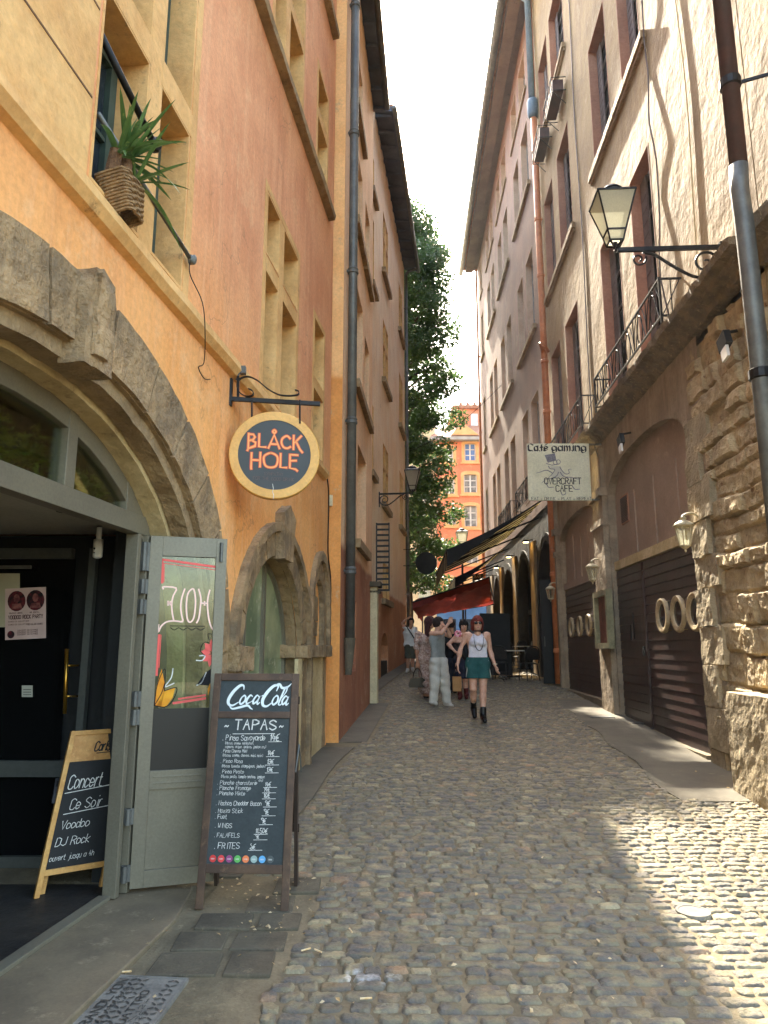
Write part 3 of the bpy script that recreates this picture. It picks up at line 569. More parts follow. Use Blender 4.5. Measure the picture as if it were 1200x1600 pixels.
def drain(name, w, s, d, z0, z1, r, m, lab, joints, extra=None):
    b = MB(); t = thing(name, lab, 'drainpipe', w.pt(s, z0, d), 'drainpipes on the house fronts')
    b.tube([w.pt(s, z0, d), w.pt(s, z1, d)], r, 14); b.build('pipe', m, t, smooth=True)
    c = MB()
    for z in joints: c.lathe([(r * 1.02, -.06), (r * 1.22, -.05), (r * 1.22, -.02), (r * 1.1, 0), (r * 1.22, .02), (r * 1.02, .05)], w.pt(s, z, d), 14); c.wbox(w, s - .02, s + .02, z - .015, z + .015, -.01, d)
    c.build('collar', m, t, smooth=False)
    return t
dp = drain('drainpipe', L2, L2.on(551, 500, .1)[0], .1, 1.62, 13.8, .072, M_ZINC, 'grey metal drainpipe on the corner of the salmon building', (2.6, 4.9, 7.4, 9.9, 12.4))
b = MB(); b.tube([L2.pt(L2.on(551, 500, .1)[0], 1.1, .08), L2.pt(L2.on(551, 500, .1)[0], 1.62, .1)], [.05, .085], 12); b.build('shoe', M_SLAB, dp)
cp = thing('downpipe', 'cream painted square pipe at the far corner of the salmon building', 'drainpipe', L2.pt(14.75, .3, .1), 'drainpipes on the house fronts')
b = MB(); b.wbox(L2, 14.6, 14.9, .33, 2.72, .0, .15); b.build('pipe', mat('cream_paint', (214, 200, 160), (196, 182, 144), scale=4, fine=30), cp, bevel=.02)
b = MB(); b.wbox(L2, 14.5, 15.0, 2.70, 2.8, .0, .22); b.wbox(L2, 14.6, 14.95, 2.58, 2.62, .0, .2); b.build('bracket', M_SLAB, cp)
pe = thing('peach_building', 'peach plastered building with stone windows and a deep eave, beside the tree', 'building', L3.pt(22, .5))
W3 = [(21.0, 22.3, 5.75, 7.6), (21.0, 22.3, 9.65, 11.65), (21.0, 22.3, 13.3, 15.4), (20.95, 22.6, 2.9, 3.95), (25.9, 27.2, 5.9, 7.95), (25.9, 27.2, 9.75, 11.85), (25.9, 27.2, 13.6, 15.6),
      (18.5, 18.9, 6.1, 8.0), (18.5, 18.9, 11.5, 13.6), (18.5, 18.9, 14.4, 15.6)]
S30, S31 = 14.2, 28.2
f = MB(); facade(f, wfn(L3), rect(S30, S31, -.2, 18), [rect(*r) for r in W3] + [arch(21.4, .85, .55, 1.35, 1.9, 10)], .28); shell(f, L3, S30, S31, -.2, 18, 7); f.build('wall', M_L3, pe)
b = MB(); s3 = MB()
for i, (a, c, z0, z1) in enumerate(W3):
    liner(s3, L3, a - .003, c + .003, z0 - .003, z1 + .003, .005, -.24, .02)
    if i < 7:
        m_ = (a + c) / 2; s3.wbox(L3, m_ - .09, m_ + .09, z0, z1, -.2, .006)
        if i != 3: s3.wbox(L3, a, c, z0 + (z1 - z0) * .58, z0 + (z1 - z0) * .58 + .13, -.2, .004)
    b.wbox(L3, a - .3, c + .3, z0 - .2, z0 - .04, -.02, .12)
    window(pe, L3, a + .02, c - .02, z0 + .02, z1 - .02, -.2, M_WDK, 0, 0, .06)
s3.build('stone_surround', M_SAND, pe); o = b.build('window_sill', M_STONE2, pe)
b = MB(); b.wbox(L3, 20.4, 22.4, .5, 2.0, -.28, -.24); b.build('niche_back', M_L3, pe)
b = MB(); b.wbox(L3, 20.62, 22.2, .62, 1.08, -.2, -.02); b.build('cellar_grate', M_DARK, pe)
b = MB(); mould(b, L3, 18.95, S31 + .1, [(-.3, 17.75), (-.3, 17.5), (.5, 17.32), (.55, 17.32), (.55, 17.46)]); e = b.build('eave', M_EAVE, pe)
b = MB()
for i in range(13): s = 19.1 + i * .68; b.hexa(L3.pt(s, 17.3, .0), L3.t * .1, L3.n * .5 + Vector((0, 0, -.03)), Vector((0, 0, .14)))
b.build('rafter', M_EAVE, e)
b = MB(); b.tube([L3.pt(18.9, 17.4, .6), L3.pt(S31 + .25, 17.4, .6)], .08, 10); b.build('gutter', M_ZINC, e, smooth=True)
b = MB(); mould(b, L3, 18.95, S31 + .1, [(.58, 17.54), (-7, 20), (-7, 19.9), (.58, 17.47)]); b.build('roof', M_TILE, pe)
dp3 = drain('drainpipe', L3, 28.05, .1, .75, 17.1, .06, M_ZINC, 'thin grey drainpipe down the far corner of the peach building beside the tree', (3.5, 6.5, 9.5, 12.5, 15.5))
b = MB(); b.tube([L3.pt(28.05, 17.05, .1), L3.pt(28.05, 17.2, .2), L3.pt(28.1, 17.3, .45), L3.pt(28.1, 17.4, .58)], .06, 10); b.build('swan_neck', M_ZINC, dp3, smooth=True)
# ================================================================== RIGHT: STONE HOUSE WITH GARAGES
hs = thing('stone_house', 'tall rendered house over a rough stone ground floor with two wooden garage arches', 'building', R1.pt(11, .2))
RW = [(9.42, 10.4, 5.62, 8.9), (11.15, 12.35, 5.62, 8.9), (14.4, 15.75, 5.62, 8.95), (16.4, 17.6, 5.62, 8.95),
      (9.42, 10.4, 10.68, 13.25), (11.15, 12.35, 10.68, 13.25), (14.4, 15.75, 10.78, 13.4), (16.4, 17.6, 10.78, 13.4),
      (9.42, 10.4, 15.4, 17.5), (11.15, 12.35, 15.4, 17.5), (14.3, 15.9, 15.4, 17.6), (16.3, 17.6, 15.4, 17.6)]
f = MB(); facade(f, wfn(R1), rect(6.5, 18.1, 5.5, 22), [rect(*r) for r in RW], .32); shell(f, R1, 6.5, 18.1, -.3, 22, 7); f.build('wall', M_R1, hs)
g1 = arch(10.88, 2.0, -.3, 4.1, 4.75, 18, 2.4); g2 = arch(15.7, 1.92, -.3, 3.95, 4.45, 18, 2.4)
f = MB(); facade(f, wfn(R1), rect(8.3, 18.1, -.3, 5.5), [g1, g2], .3); f.build('ground_floor_wall', M_RLOW, hs)
lt = MB(); b = MB(); s_ = MB()
for i, (a, c, z0, z1) in enumerate(RW):
    liner(lt, R1, a - .004, c + .004, z0 - .004, z1 + .004, .004, -.26, .02)
    o = window(hs, R1, a + .02, c - .02, z0 + .02, z1 - .02, -.22, M_WDK, 1, 4, .07)
    sh = MB(); sh.wbox(R1, a + .03, a + .3, z0 + .05, z1 - .05, -.19, -.16); sh.wbox(R1, c - .3, c - .03, z0 + .05, z1 - .05, -.19, -.16)
    for k in range(14): 
        z = z0 + .12 + (z1 - z0 - .3) * k / 14
        for q in (a + .06, c - .27): sh.wbox(R1, q, q + .21, z, z + .03, -.16, -.15)
    sh.build('shutter', M_WDK, o)
lt.build('window_reveal', M_TERRA, hs)
for s0, s1, z in ((9.15, 12.62, 10.62), (14.2, 17.85, 10.7), (14.2, 17.85, 15.32), (9.15, 12.62, 15.32)): b.wbox(R1, s0, s1, z - .13, z, -.02, .085); b.wbox(R1, s0 + .03, s1 - .03, z - .2, z - .13, -.02, .05)
o = b.build('window_sill', M_STONE2, hs); rough(o, .006, 6, .2)
b = MB()
for s0, s1 in ((6.52, 9.1), (9.1, 12.9), (12.95, 18.2)): mould(b, R1, s0, s1, [(-.05, 5.3), (.05, 5.32), (.08, 5.39), (.18, 5.42), (.2, 5.47), (.30, 5.49), (.32, 5.57), (.0, 5.62)])
o = b.build('ledge', mat('broken_stone', (134, 118, 92), (104, 92, 74), (176, 158, 124), scale=5, fine=24, bump=.9, bdist=.02), hs); rough(o, .022, 5.5, .12)
b = MB(); mould(b, R1, 6.3, 18.0, [(-.3, 21.9), (-.3, 21.45), (.3, 21.4), (.32, 21.25), (1.0, 21.25), (1.02, 21.45)]); b.build('eave', mat('eave_plaster', (112, 98, 88), (94, 82, 76), (80, 72, 68), scale=1.5), hs); b = MB(); mould(b, R1, 6.3, 18.0, [(1.05, 21.5), (-8, 24.4), (-8, 24.3), (1.05, 21.42)]); b.build('roof', M_TILE, hs)
def railing(W_, s0, s1, z0, z1, d, lab):
    t = thing('balcony_railing', lab, 'railing', W_.pt((s0 + s1) / 2, z0, d), 'wrought iron balcony railings on the right'); m = MB()
    c = [W_.pt(s0, 0, .0), W_.pt(s0, 0, d), W_.pt(s1, 0, d), W_.pt(s1, 0, .0)]
    for z in (z0 + .03, z1):
        for p, q in zip(c, c[1:]): m.beam(p + Vector((0, 0, z)), q + Vector((0, 0, z)), .028, .022)
    for k, p in enumerate((c[1], c[2])): m.beam(p + Vector((0, 0, z0 - .08)), p + Vector((0, 0, z1 + .02)), .03, .03)
    m.build('rail', M_IRON, t); b_ = MB(); n = max(2, int((s1 - s0) / .55)); wd_ = (s1 - s0) / n; h = z1 - z0
    for i in range(n):
        a = s0 + i * wd_; P = lambda u, v: W_.pt(a + u * wd_, z0 + .03 + v * (h - .03), d)
        b_.tube([P(.0, 0), P(.0, 1)], .008, 5); b_.tube([P(.12, 0), P(.5, 1)], .008, 5); b_.tube([P(.88, 0), P(.5, 1)], .008, 5)
        b_.tube([P(.5 + .2 * math.cos(x), .42 + .42 * math.sin(x)) for x in [j * .5236 for j in range(13)]], .008, 5)
        b_.tube([P(.0, 0), P(.06, .5), P(.25, .9), P(.4, 1)], .007, 5); b_.tube([P(1.0, 0), P(.94, .5), P(.75, .9), P(.6, 1)], .007, 5)
    for e in (s0, s1): b_.tube([W_.pt(e, z0, d * .5), W_.pt(e, z1, d * .5)], .008, 5); b_.tube([W_.pt(e, z0, d), W_.pt(e, z1, .02)], .007, 5)
    b_.build('scrollwork', M_IRON, t); return t
railing(R1, 8.6, 12.2, 5.7, 6.25, .29, 'wrought iron balcony railing above the nearer garage arch')
railing(R1, 13.3, 16.95, 5.75, 6.35, .29, 'wrought iron balcony railing behind the square cafe sign')
# rubble masonry (real relief)
def masonry(w, s0, s1, z0, z1, step, seed, big_=False, amp=1.0):
    rs = random.Random(seed); rows = []; z = z0
    while z < z1:
        h = rs.uniform(.16, .34); s = s0 - rs.uniform(0, .5); bl = []
        while s < s1: l = rs.uniform(.2, .6); bl.append((s, s + l, rs.uniform(-.045, .035), rs.uniform(-.06, .06))); s += l
        rows.append((z, z + h, bl)); z += h
    ns, nz = int((s1 - s0) / step), int((z1 - z0) / step); V = []
    for j in range(nz + 1):
        zz = z0 + (z1 - z0) * j / nz
        for i in range(ns + 1):
            ss = s0 + (s1 - s0) * i / ns
            q = mnoise.noise(Vector((ss * 1.7, zz * 1.7, 3.1))); q2 = mnoise.noise(Vector((ss * 1.5, zz * 1.5, 9.3)))
            sx, zx = ss + q * .09, zz + q2 * .07; d = 0
            for a, c, bl in rows:
                if a <= zx < c:
                    for p0, p1, dd, tl in bl:
                        if p0 <= sx < p1:
                            e = min(sx - p0, p1 - sx, zx - a, c - zx); k = min(max(e / .035, 0), 1); k = k * k * (3 - 2 * k)
                            d = dd * k - .05 * (1 - k) + tl * (zx - (a + c) / 2) * k; break
                    break
            n = mnoise.ridged_multi_fractal(Vector((ss * 3.2, zz * 3.2, seed)), .9, 2.2, 5, 1.0, 2.0) * .014 - .014 + mnoise.fractal(Vector((ss * 9, zz * 9, 1)), .7, 2.1, 4) * .012
            V.append(w.pt(ss, zz, (d + n) * amp + .02))
    m = MB(); m.v = [tuple(v) for v in V]
    m.f = [(j * (ns + 1) + i, j * (ns + 1) + i + 1, (j + 1) * (ns + 1) + i + 1, (j + 1) * (ns + 1) + i) for j in range(nz) for i in range(ns)]
    return m
masonry(R1, 4.4, 8.62, -.2, 5.2, .022, 11).build('rubble_wall', M_RUB, hs, smooth=False)
# dressed jamb blocks beside the garage
b = MB(); rs = random.Random(9); z = -.1; k = 0
while z < 4.3:
    h = rs.uniform(.36, .5); b.wbox(R1, 8.80 - (.62 if k % 2 else .38) - rs.uniform(0, .1), 8.83, z, min(z + h - .015, 4.6), -.05, .045 + rs.uniform(-.015, .03)); z += h; k += 1
o = b.build('quoin', mat('dressed_stone', (166, 150, 120), (140, 126, 100), (116, 100, 78), scale=2.5, fine=20, bump=.9, bdist=.015), hs, bevel=0); rough(o, .013, 5, .06)
b = MB(); b.wbox(R1, 6.2, 7.5, -.1, 1.04, -.05, .34); o = b.build('wall_block', mat('dressed_stone', (176, 152, 112)), hs); rough(o, .011, 4.5, .05)
# pilasters
b = MB()
for s0, s1 in ((12.92, 13.72), (17.66, 18.02)):
    b.wbox(R1, s0, s1, -.2, 3.7, -.02, .1); b.wbox(R1, s0 - .03, s1 + .03, 3.7, 3.82, -.02, .14); b.wbox(R1, s0, s1, 3.82, 4.25, -.02, .09); b.wbox(R1, s0 - .04, s1 + .04, 4.25, 4.4, -.02, .16); b.wbox(R1, s0 + .05, s1 - .05, 4.4, 5.2, -.02, .08)
o = b.build('pilaster', M_RLOW, hs); rough(o, .008, 5, .1)
# brown panels in the arches
M_PANEL = mat('brown_panel', (160, 134, 114), (144, 120, 102), (172, 146, 122), scale=1.2, fine=24, rough=.6)
for c, hw, zb, P, nj in ((10.88, 2.0, 3.0, g1, 3), (15.7, 1.92, 3.0, g2, 4)):
    b = MB(); b.prism([(c - hw, zb), (c + hw, zb)] + [q for q in reversed(P) if q[1] > zb], wfn(R1), -.2, -.14); pn = b.build('arch_panel', M_PANEL, hs)
    b = MB()
    for k in range(1, nj + 1): s = c - hw + 2 * hw * k / (nj + 1) - .2; b.wbox(R1, s - .014, s + .014, zb, 4.1, -.141, -.115)
    b.build('panel_rib', M_PANEL, pn)
    b = MB(); b.wbox(R1, c - hw, c + hw, zb - .15, zb, -.2, -.05); o = b.build('lintel_beam', M_LIME if c < 12 else M_PANEL, hs); rough(o, .004, 4, .3)
b = MB(); b.wbox(R1, 12.05, 12.5, 3.62, 4.12, -.142, -.12); vt = b.build('vent_frame', M_TERRA, hs); b = MB()
for k in range(16): b.wbox(R1, 12.08, 12.47, 3.65 + k * .028, 3.665 + k * .028, -.13, -.108)
b.build('vent_slat', M_BRPIPE, vt)
M_WOOD = mat('dark_door_boards', (58, 36, 32), (44, 29, 27), (92, 62, 48), scale=1.8, fine=24, rough=.42, bump=.25, bdist=.006, patch=.64)
for c, hw, s0, s1 in ((10.88, 2.0, 8.9, 12.88), (15.7, 1.92, 13.78, 17.62)):
    b = MB(); z = .2; k = 0
    st_ = 11.35 if c < 12 else 99
    while z < 2.84:
        for a, e in (((s0, st_ - .05), (st_ + .05, s1)) if c < 12 else ((s0, s1),)):
            P = lambda s, z_, d: R1.pt(s, z_, d)
            b.add([P(a, z, -.075), P(e, z, -.075), P(e, z + .128, -.089), P(a, z + .128, -.089), P(a, z, -.12), P(e, z, -.12), P(e, z + .128, -.12), P(a, z + .128, -.12)], [(0, 1, 2, 3), (4, 7, 6, 5), (0, 4, 5, 1), (3, 2, 6, 7), (0, 3, 7, 4), (1, 5, 6, 2)])
        z += .139; k += 1
    b.wbox(R1, s0, s1, .15, 2.85, -.16, -.13)
    gd = b.build('garage_door', M_WOOD, hs)
    if c < 12:
        b = MB(); b.wbox(R1, st_ - .05, st_ + .05, .2, 2.62, -.12, -.055); b.wbox(R1, s0, s1, .15, .2, -.12, -.06); b.build('door_stile', M_WOOD, gd)
        b = MB(); b.tube([R1.pt(11.85, 1.62, -.03), R1.pt(11.85, 2.05, -.03)], .012, 6); b.tube([R1.pt(12.05, 1.6, -.04), R1.pt(12.05, 1.85, -.04)], .012, 6); b.wbox(R1, 11.42, 11.5, 1.35, 1.5, -.08, -.03); b.build('door_handle', M_IRON, gd)
M_RING = mat('cream_ring', (184, 164, 128), (160, 140, 106), (130, 110, 84), scale=8, fine=40, rough=.6, bump=.15)
for s in (9.22, 9.84, 10.48, 14.32, 15.21, 16.09, 17.0):
    big_ = s < 12; r = .255 if big_ else .235; PD = -.045; t = thing('porthole', 'round cream rimmed porthole on the %s garage door' % ('nearer' if big_ else 'farther'), 'porthole', R1.pt(s, 1.94, -.15), 'round portholes on the garage doors')
    ax = (R1.t, Vector((0, 0, 1)), R1.n)
    b = MB(); prof = [(r, -.10), (r, -.01), (r * .97, .008), (r * .9, .014), (r * .82, .008), (r * .78, .0), (r * .73, .004), (r * .68, -.012), (r * .67, -.10)]
    b.lathe(prof, R1.pt(s, 1.94, PD), 28, ax); b.f = b.f[:-2]; b.build('rim', M_RING, t, smooth=True)
    b = MB(); b.lathe([(r * .68, -.03), (r * .68, -.024)], R1.pt(s, 1.94, PD), 28, ax); b.build('pane', M_PANE, t)
PL = {(9.15): 'nearest', 9.78: 'middle', 10.42: 'farthest'}
for o in [x for x in col.objects if x.name.startswith('porthole')]:
    s = min((9.22, 9.84, 10.48, 14.32, 15.21, 16.09, 17.0), key=lambda q: (R1.pt(q, 1.94, -.15) - o.location).length)
    o['label'] = {9.22: 'cream rimmed porthole on the sunlit garage door, right by the stone jamb', 9.84: 'cream rimmed porthole, middle one of three on the sunlit garage door', 10.48: 'cream rimmed porthole on the sunlit garage door, touching the band of sun', 14.32: 'cream rimmed porthole half hidden behind the wall mounted menu case', 15.21: 'cream rimmed porthole on the far garage door, next to the half hidden one', 16.09: 'cream rimmed porthole on the far garage door, third from the menu case', 17.0: 'cream rimmed porthole on the far garage door, farthest from the menu case'}[s]
b = MB()
for s0, s1 in ((8.98, 12.95), (13.75, 17.65)): b.wbox(R1, s0, s1, -.2, .2 if s0 < 12 else .5, -.24, .03 if s0 < 12 else .06)
o = b.build('threshold', M_SILLC, hs); rough(o, .008, 4, .12)
# menu case
mc = thing('menu_case', 'shallow wall case with a faded red brown notice, between the two garages', 'display case', R1.pt(13.1, 1.5, .1))
b = MB(); P_ = rect(12.62, 13.62, 1.46, 2.5); b.band(P_ + P_[:1], [(12.72, 1.56), (13.52, 1.56), (13.52, 2.4), (12.72, 2.4), (12.72, 1.56)], wfn(R1), .10, .2); b.wbox(R1, 12.62, 13.62, 1.46, 2.5, .09, .11); b.build('case', mat('greenish_wood', (148, 142, 108), (124, 118, 90), scale=5, fine=30), mc)
b = MB(); b.wbox(R1, 12.72, 13.52, 1.56, 2.4, .11, .118); nb = b.build('notice', mat('faded_red_paper', (128, 78, 60), (106, 62, 50), (146, 104, 84), scale=6, fine=20), mc)
# right foreground: neighbour house past the brown pipe
nb_ = thing('neighbour_house', 'narrow strip of rendered house at the right edge, past the brown pipe', 'building', R1.pt(4, .1))
f = MB(); H0 = [(5.0, 5.6, 5.75, 9.2), (5.0, 5.6, 10.6, 13.4)]
facade(f, wfn(R1), rect(4.4, 6.48, 5.2, 21), [rect(*r) for r in H0], .35); f.poly(R1.pt(4.4, -.3, -.05), R1.pt(6.48, -.3, -.05), R1.pt(6.48, 5.3, -.05), R1.pt(4.4, 5.3, -.05)); shell(f, R1, 4.4, 6.48, -.3, 21, 7); f.build('wall', M_R1, nb_)
l_ = MB()
for r in H0: liner(l_, R1, r[0] - .004, r[1] + .004, r[2] - .004, r[3] + .004, .012, -.3, .03); window(nb_, R1, r[0] + .02, r[1] - .02, r[2] + .02, r[3] - .02, -.28, M_WDK, 1, 4, .07)
l_.wbox(R1, 5.62, 5.78, 5.6, 14, -.02, .03)
l_.build('window_reveal', M_RLOW, nb_)
b = MB(); mould(b, R1, 4.4, 6.5, [(-.05, 5.2), (.06, 5.22), (.1, 5.36), (.24, 5.4), (.26, 5.52), (.0, 5.58)]); o = b.build('ledge', MC['broken_stone'], nb_); rough(o, .02, 4.5, .15)
DP = .38; S_P = R1.on(1146, 180, DP)[0]; rp = thing('drainpipe', 'brown and grey drainpipe at the right edge, passing the broken ledge', 'drainpipe', R1.pt(S_P, 2.6, DP), 'drainpipes on the house fronts')
b = MB(); b.tube([R1.pt(S_P, 5.95, DP), R1.pt(S_P, 20, DP)], .082, 14); b.build('upper_pipe', M_BRPIPE, rp, smooth=True)
b = MB(); b.tube([R1.pt(S_P, 6.0, DP), R1.pt(S_P, 5.75, DP + .015), R1.pt(S_P + .01, 5.45, DP), R1.pt(S_P, 4.9, DP), R1.pt(S_P, -.0, DP - .02)], .085, 14); b.build('lower_pipe', M_ZINC, rp, smooth=True)
b = MB()
for z in (6.9, 9.5): b.lathe([(.086, -.05), (.1, -.04), (.1, .04), (.086, .05)], R1.pt(S_P, z, DP), 14); b.beam(R1.pt(S_P, z, DP - .05), R1.pt(S_P - .15, z - .02, .0), .02, .03)
b.lathe([(.088, -.05), (.105, -.04), (.105, .04), (.088, .05)], R1.pt(S_P, 3.9, DP - .005), 14)
b.build('clamp', M_IRON, rp)
# thin cables on the render
cb = MB(); s = 7.9; pts = [R1.pt(7.95 + .06 * math.sin(z * 1.3), z, .02) for z in [5.7 + .6 * i for i in range(20)]]; cb.tube(pts, .011, 5)
cb.build('wall_cable', M_LIME, None, cat='cable', label='pale cable running straight up the sunlit render above the lantern arm')
cb = MB(); pts = [R1.pt(9.12 + .05 * math.sin(z * 2.1) + .03 * math.sin(z * 5), z, .035 + .02 * math.sin(z * 3)) for z in [5.7 + .3 * i for i in range(36)]]; cb.tube(pts, .012, 5)
cb.build('wall_cable', M_WDK, None, cat='cable', label='dark wavy cable hanging down the sunlit render beside the tall window')
cb = MB(); pts = [R1.pt(13.6 + .05 * math.sin(z * 1.1), z, .02) for z in [5.8 + .6 * i for i in range(20)]]; cb.tube(pts, .014, 5)
cb.build('wall_cable', M_WDK, None, cat='cable', label='cable down the rendered front between the two window bays')
# ================================================================== RIGHT: CAFE HOUSE
def S2(s):
    p = R1.pt(s, 8); r = p - Vector((0, 0, EYE)); o = R2.o; det = -r.x * R2.t.y + R2.t.x * r.y; T = (-o.x * R2.t.y + R2.t.x * o.y) / det; q = r * T
    return (q.x - o.x) * R2.t.x + (q.y - o.y) * R2.t.y
SE = S2(39.0)

cf = thing('cafe_house', 'tall mauve house with a long eave and a dark arched cafe below', 'building', R2.pt(28, .6))
CW = []
for a, c in [(S2(p), S2(q)) for p, q in ((19.8, 21.2), (21.9, 23.2), (25.1, 26.5), (27.2, 28.6), (30.2, 31.6), (32.2, 33.6), (36.2, 37.4))]:
    for z0, z1 in ((5.95, 8.85), (10.9, 13.4), (15.6, 17.75), (18.85, 20.3)): CW.append((a, c, z0, z1))
AR = [(S2(19.6), 1.25), (S2(24.1), 1.25), (S2(28.6), 1.2), (S2(33.1), 1.1)]
arches = [arch(c, hw, -.2, 3.2, 4.35, 12, 1.7) for c, hw in AR]
f = MB(); facade(f, wfn(R2), rect(18.14, SE, 5.3, 21.2), [rect(*r) for r in CW], .3); shell(f, R2, 18.14, SE, -.3, 21.2, 8); f.build('wall', M_R2, cf)
f = MB(); facade(f, wfn(R2), rect(18.14, SE, -.2, 5.3), arches, .35, -.02); f.build('cafe_wall', mat('shaded_cafe_stone', (58, 52, 44), (46, 42, 36), scale=2, fine=20, bump=.5), cf)  # dark paint, darkened further to carry the shade under the awnings
b = MB(); lt = MB()
for i, (a, c, z0, z1) in enumerate(CW):
    lt_ = lt; liner(lt_, R2, a - .004, c + .004, z0 - .004, z1 + .004, .004, -.24, .02)
    window(cf, R2, a + .02, c - .02, z0 + .02, z1 - .02, -.2, M_WFR, 1, 3, .07)
lt.build('window_reveal', mat('pale_reveal', (196, 168, 142), (178, 150, 126), scale=2), cf)
for s0, s1 in [(S2(p), S2(q)) for p, q in ((19.6, 23.4), (24.9, 28.8), (30.0, 33.8), (36.0, 37.6))]:
    for z in (10.8, 15.5): b.wbox(R2, s0, s1, z - .13, z, -.02, .1)
    b.wbox(R2, s0, s1, 18.72, 18.8, -.02, .06)
b.build('window_sill', M_STONE2, cf)
b = MB(); mould(b, R2, 18.0, SE + .2, [(-.3, 21.5), (-.3, 21.05), (.22, 21.0), (.25, 20.9), (.62, 20.9), (.64, 21.05)]); e = b.build('eave', mat('eave_plaster', (112, 98, 88), (94, 82, 76), (80, 72, 68), scale=1.5), cf)
b = MB(); b.tube([R1.pt(17.9, 20.98, .84), R2.pt(SE + .4, 20.98, .84)], .13, 10); b.build('gutter', M_ZINC, e, smooth=True)
b = MB(); mould(b, R2, 18, SE + .2, [(.8, 21.12), (-8, 24), (-8, 23.9), (.8, 21.0)]); b.build('roof', M_TILE, cf)
b = MB()
for (c, hw), P in zip(AR, arches):
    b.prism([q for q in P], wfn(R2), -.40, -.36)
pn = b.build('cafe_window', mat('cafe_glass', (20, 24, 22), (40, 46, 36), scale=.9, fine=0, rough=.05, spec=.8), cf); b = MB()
for c, hw in AR:
    b.wbox(R2, c - hw, c + hw, 2.55, 2.7, -.36, -.28); b.wbox(R2, c - .05, c + .05, .3, 2.55, -.36, -.3); b.band(arch(c, hw, .2, 3.2, 4.35, 12, 1.7), arch(c, hw - .1, .2, 3.2, 4.25, 12, 1.7), wfn(R2), -.36, -.29)
b.build('window_bar', M_DARK, pn)
b = MB()
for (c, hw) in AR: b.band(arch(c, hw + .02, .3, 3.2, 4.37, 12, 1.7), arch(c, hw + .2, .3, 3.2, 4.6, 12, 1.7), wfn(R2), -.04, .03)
b.build('arch_surround', MC['shaded_cafe_stone'], cf)
op = drain('drainpipe', R1, 17.95, .12, .6, 20.6, .085, M_OCHRE, 'ochre painted drainpipe between the stone house and the cafe house', (1.4, 3.3, 5.3, 7.6, 9.0, 11.5, 13.2, 15.0))
b = MB(); b.tube([R1.pt(17.9, 20.8, .7), R1.pt(17.92, 20.6, .4), R1.pt(17.95, 20.4, .14), R1.pt(17.95, 17.0, .14)], .1, 12); b.lathe([(.1, -.4), (.16, -.3), (.17, .1), (.14, .2)], R1.pt(17.95, 16.8, .13), 12); b.build('zinc_top', mat('blue_zinc', (104, 124, 136), (90, 108, 120), scale=3, rough=.5), op, smooth=True)
b = MB(); b.tube([R1.pt(17.8, 9.2, .02), R1.pt(17.7, 9.45, .22), R1.pt(17.85, 9.5, .22), R1.pt(17.93, 9.2, .14)], .05, 8); b.build('branch_pipe', M_OCHRE, op, smooth=True)
op2 = drain('drainpipe', R2, SE - .3, .1, 4.5, 20.8, .06, M_OCHRE, 'thin reddish drainpipe at the far end of the cafe house', (8, 12, 16))
railing(R2, S2(19.5), S2(23.4), 5.75, 6.4, .28, 'wrought iron balcony railing just above the near end of the black awning')
railing(R2, S2(24.9), S2(28.8), 5.75, 6.4, .28, 'farthest wrought iron balcony railing, behind the ridge of the black awning')
for s, z in ((14.4, 14.15), (16.2, 14.35)):
    t = thing('flower_rack', 'iron rack with an empty dark planter under the %s upper window' % ('nearer' if s < 15 else 'farther'), 'planter', R1.pt(s + .4, z, .02), 'planter racks high on the right')
    b = MB(); b.wbox(R1, s, s + .95, z + .04, z + .34, .05, .3); b.build('planter', M_BRPIPE, t); b = MB()
    for z_ in (z + .02, z + .36): b.tube([R1.pt(s - .05, z_, .0), R1.pt(s - .05, z_, .34), R1.pt(s + 1.0, z_, .34), R1.pt(s + 1.0, z_, .0)], .012, 5)
    for i in range(6): b.tube([R1.pt(s - .05 + .21 * i, z + .02, .34), R1.pt(s - .05 + .21 * i, z + .36, .34)], .009, 5)
    b.tube([R1.pt(s, z + .02, .3), R1.pt(s, z - .3, .01)], .01, 5); b.tube([R1.pt(s + .9, z + .02, .3), R1.pt(s + .9, z - .3, .01)], .01, 5); b.build('rack', M_IRON, t)
# ================================================================== END OF THE STREET
def endwall(px, py, y=46.0): return at_y(px, py, y)
oh = thing('orange_house', 'bright orange house with pale framed windows closing the far end of the street', 'building', (6, 46, 1.3))
xa = endwall(683, 800).x; zt = endwall(730, 690).z
f = MB(); efn = lambda u, v, d: Vector((u, 46 - d, v)); EW = []
for (p0, q0, p1, q1) in ((726, 693, 743, 720), (725, 741, 745, 770), (726, 790, 745, 823), (694, 700, 708, 722), (694, 748, 710, 772), (700, 800, 712, 820), (697, 906, 714, 940), (731, 906, 752, 940), (694, 850, 712, 876), (728, 850, 747, 880), (765, 693, 783, 720), (765, 741, 784, 770), (765, 790, 784, 823)):
    A = endwall(p0, q1); B = endwall(p1, q0); EW.append((A.x, B.x, A.z, B.z))
facade(f, efn, rect(xa, 16, .8, zt), [rect(*r) for r in EW], .2); f.poly((xa, 46, .8), (xa, 54, .8), (xa, 54, zt), (xa, 46, zt)); f.poly((xa, 54, .8), (16, 54, .8), (16, 54, zt), (xa, 54, zt)); f.poly((xa, 46, zt), (16, 46, zt), (16, 54, zt), (xa, 54, zt))
f.build('wall', mat('bright_orange_plaster', (222, 134, 94), (210, 122, 84), (228, 158, 120), scale=.5, fine=8, zmix=(5.2, 5.6, ((214, 150, 112), (204, 136, 100)), .3)), oh)
M_OFR = mat('ochre_frame', (226, 176, 116), (212, 160, 100), scale=2)
sr = MB()
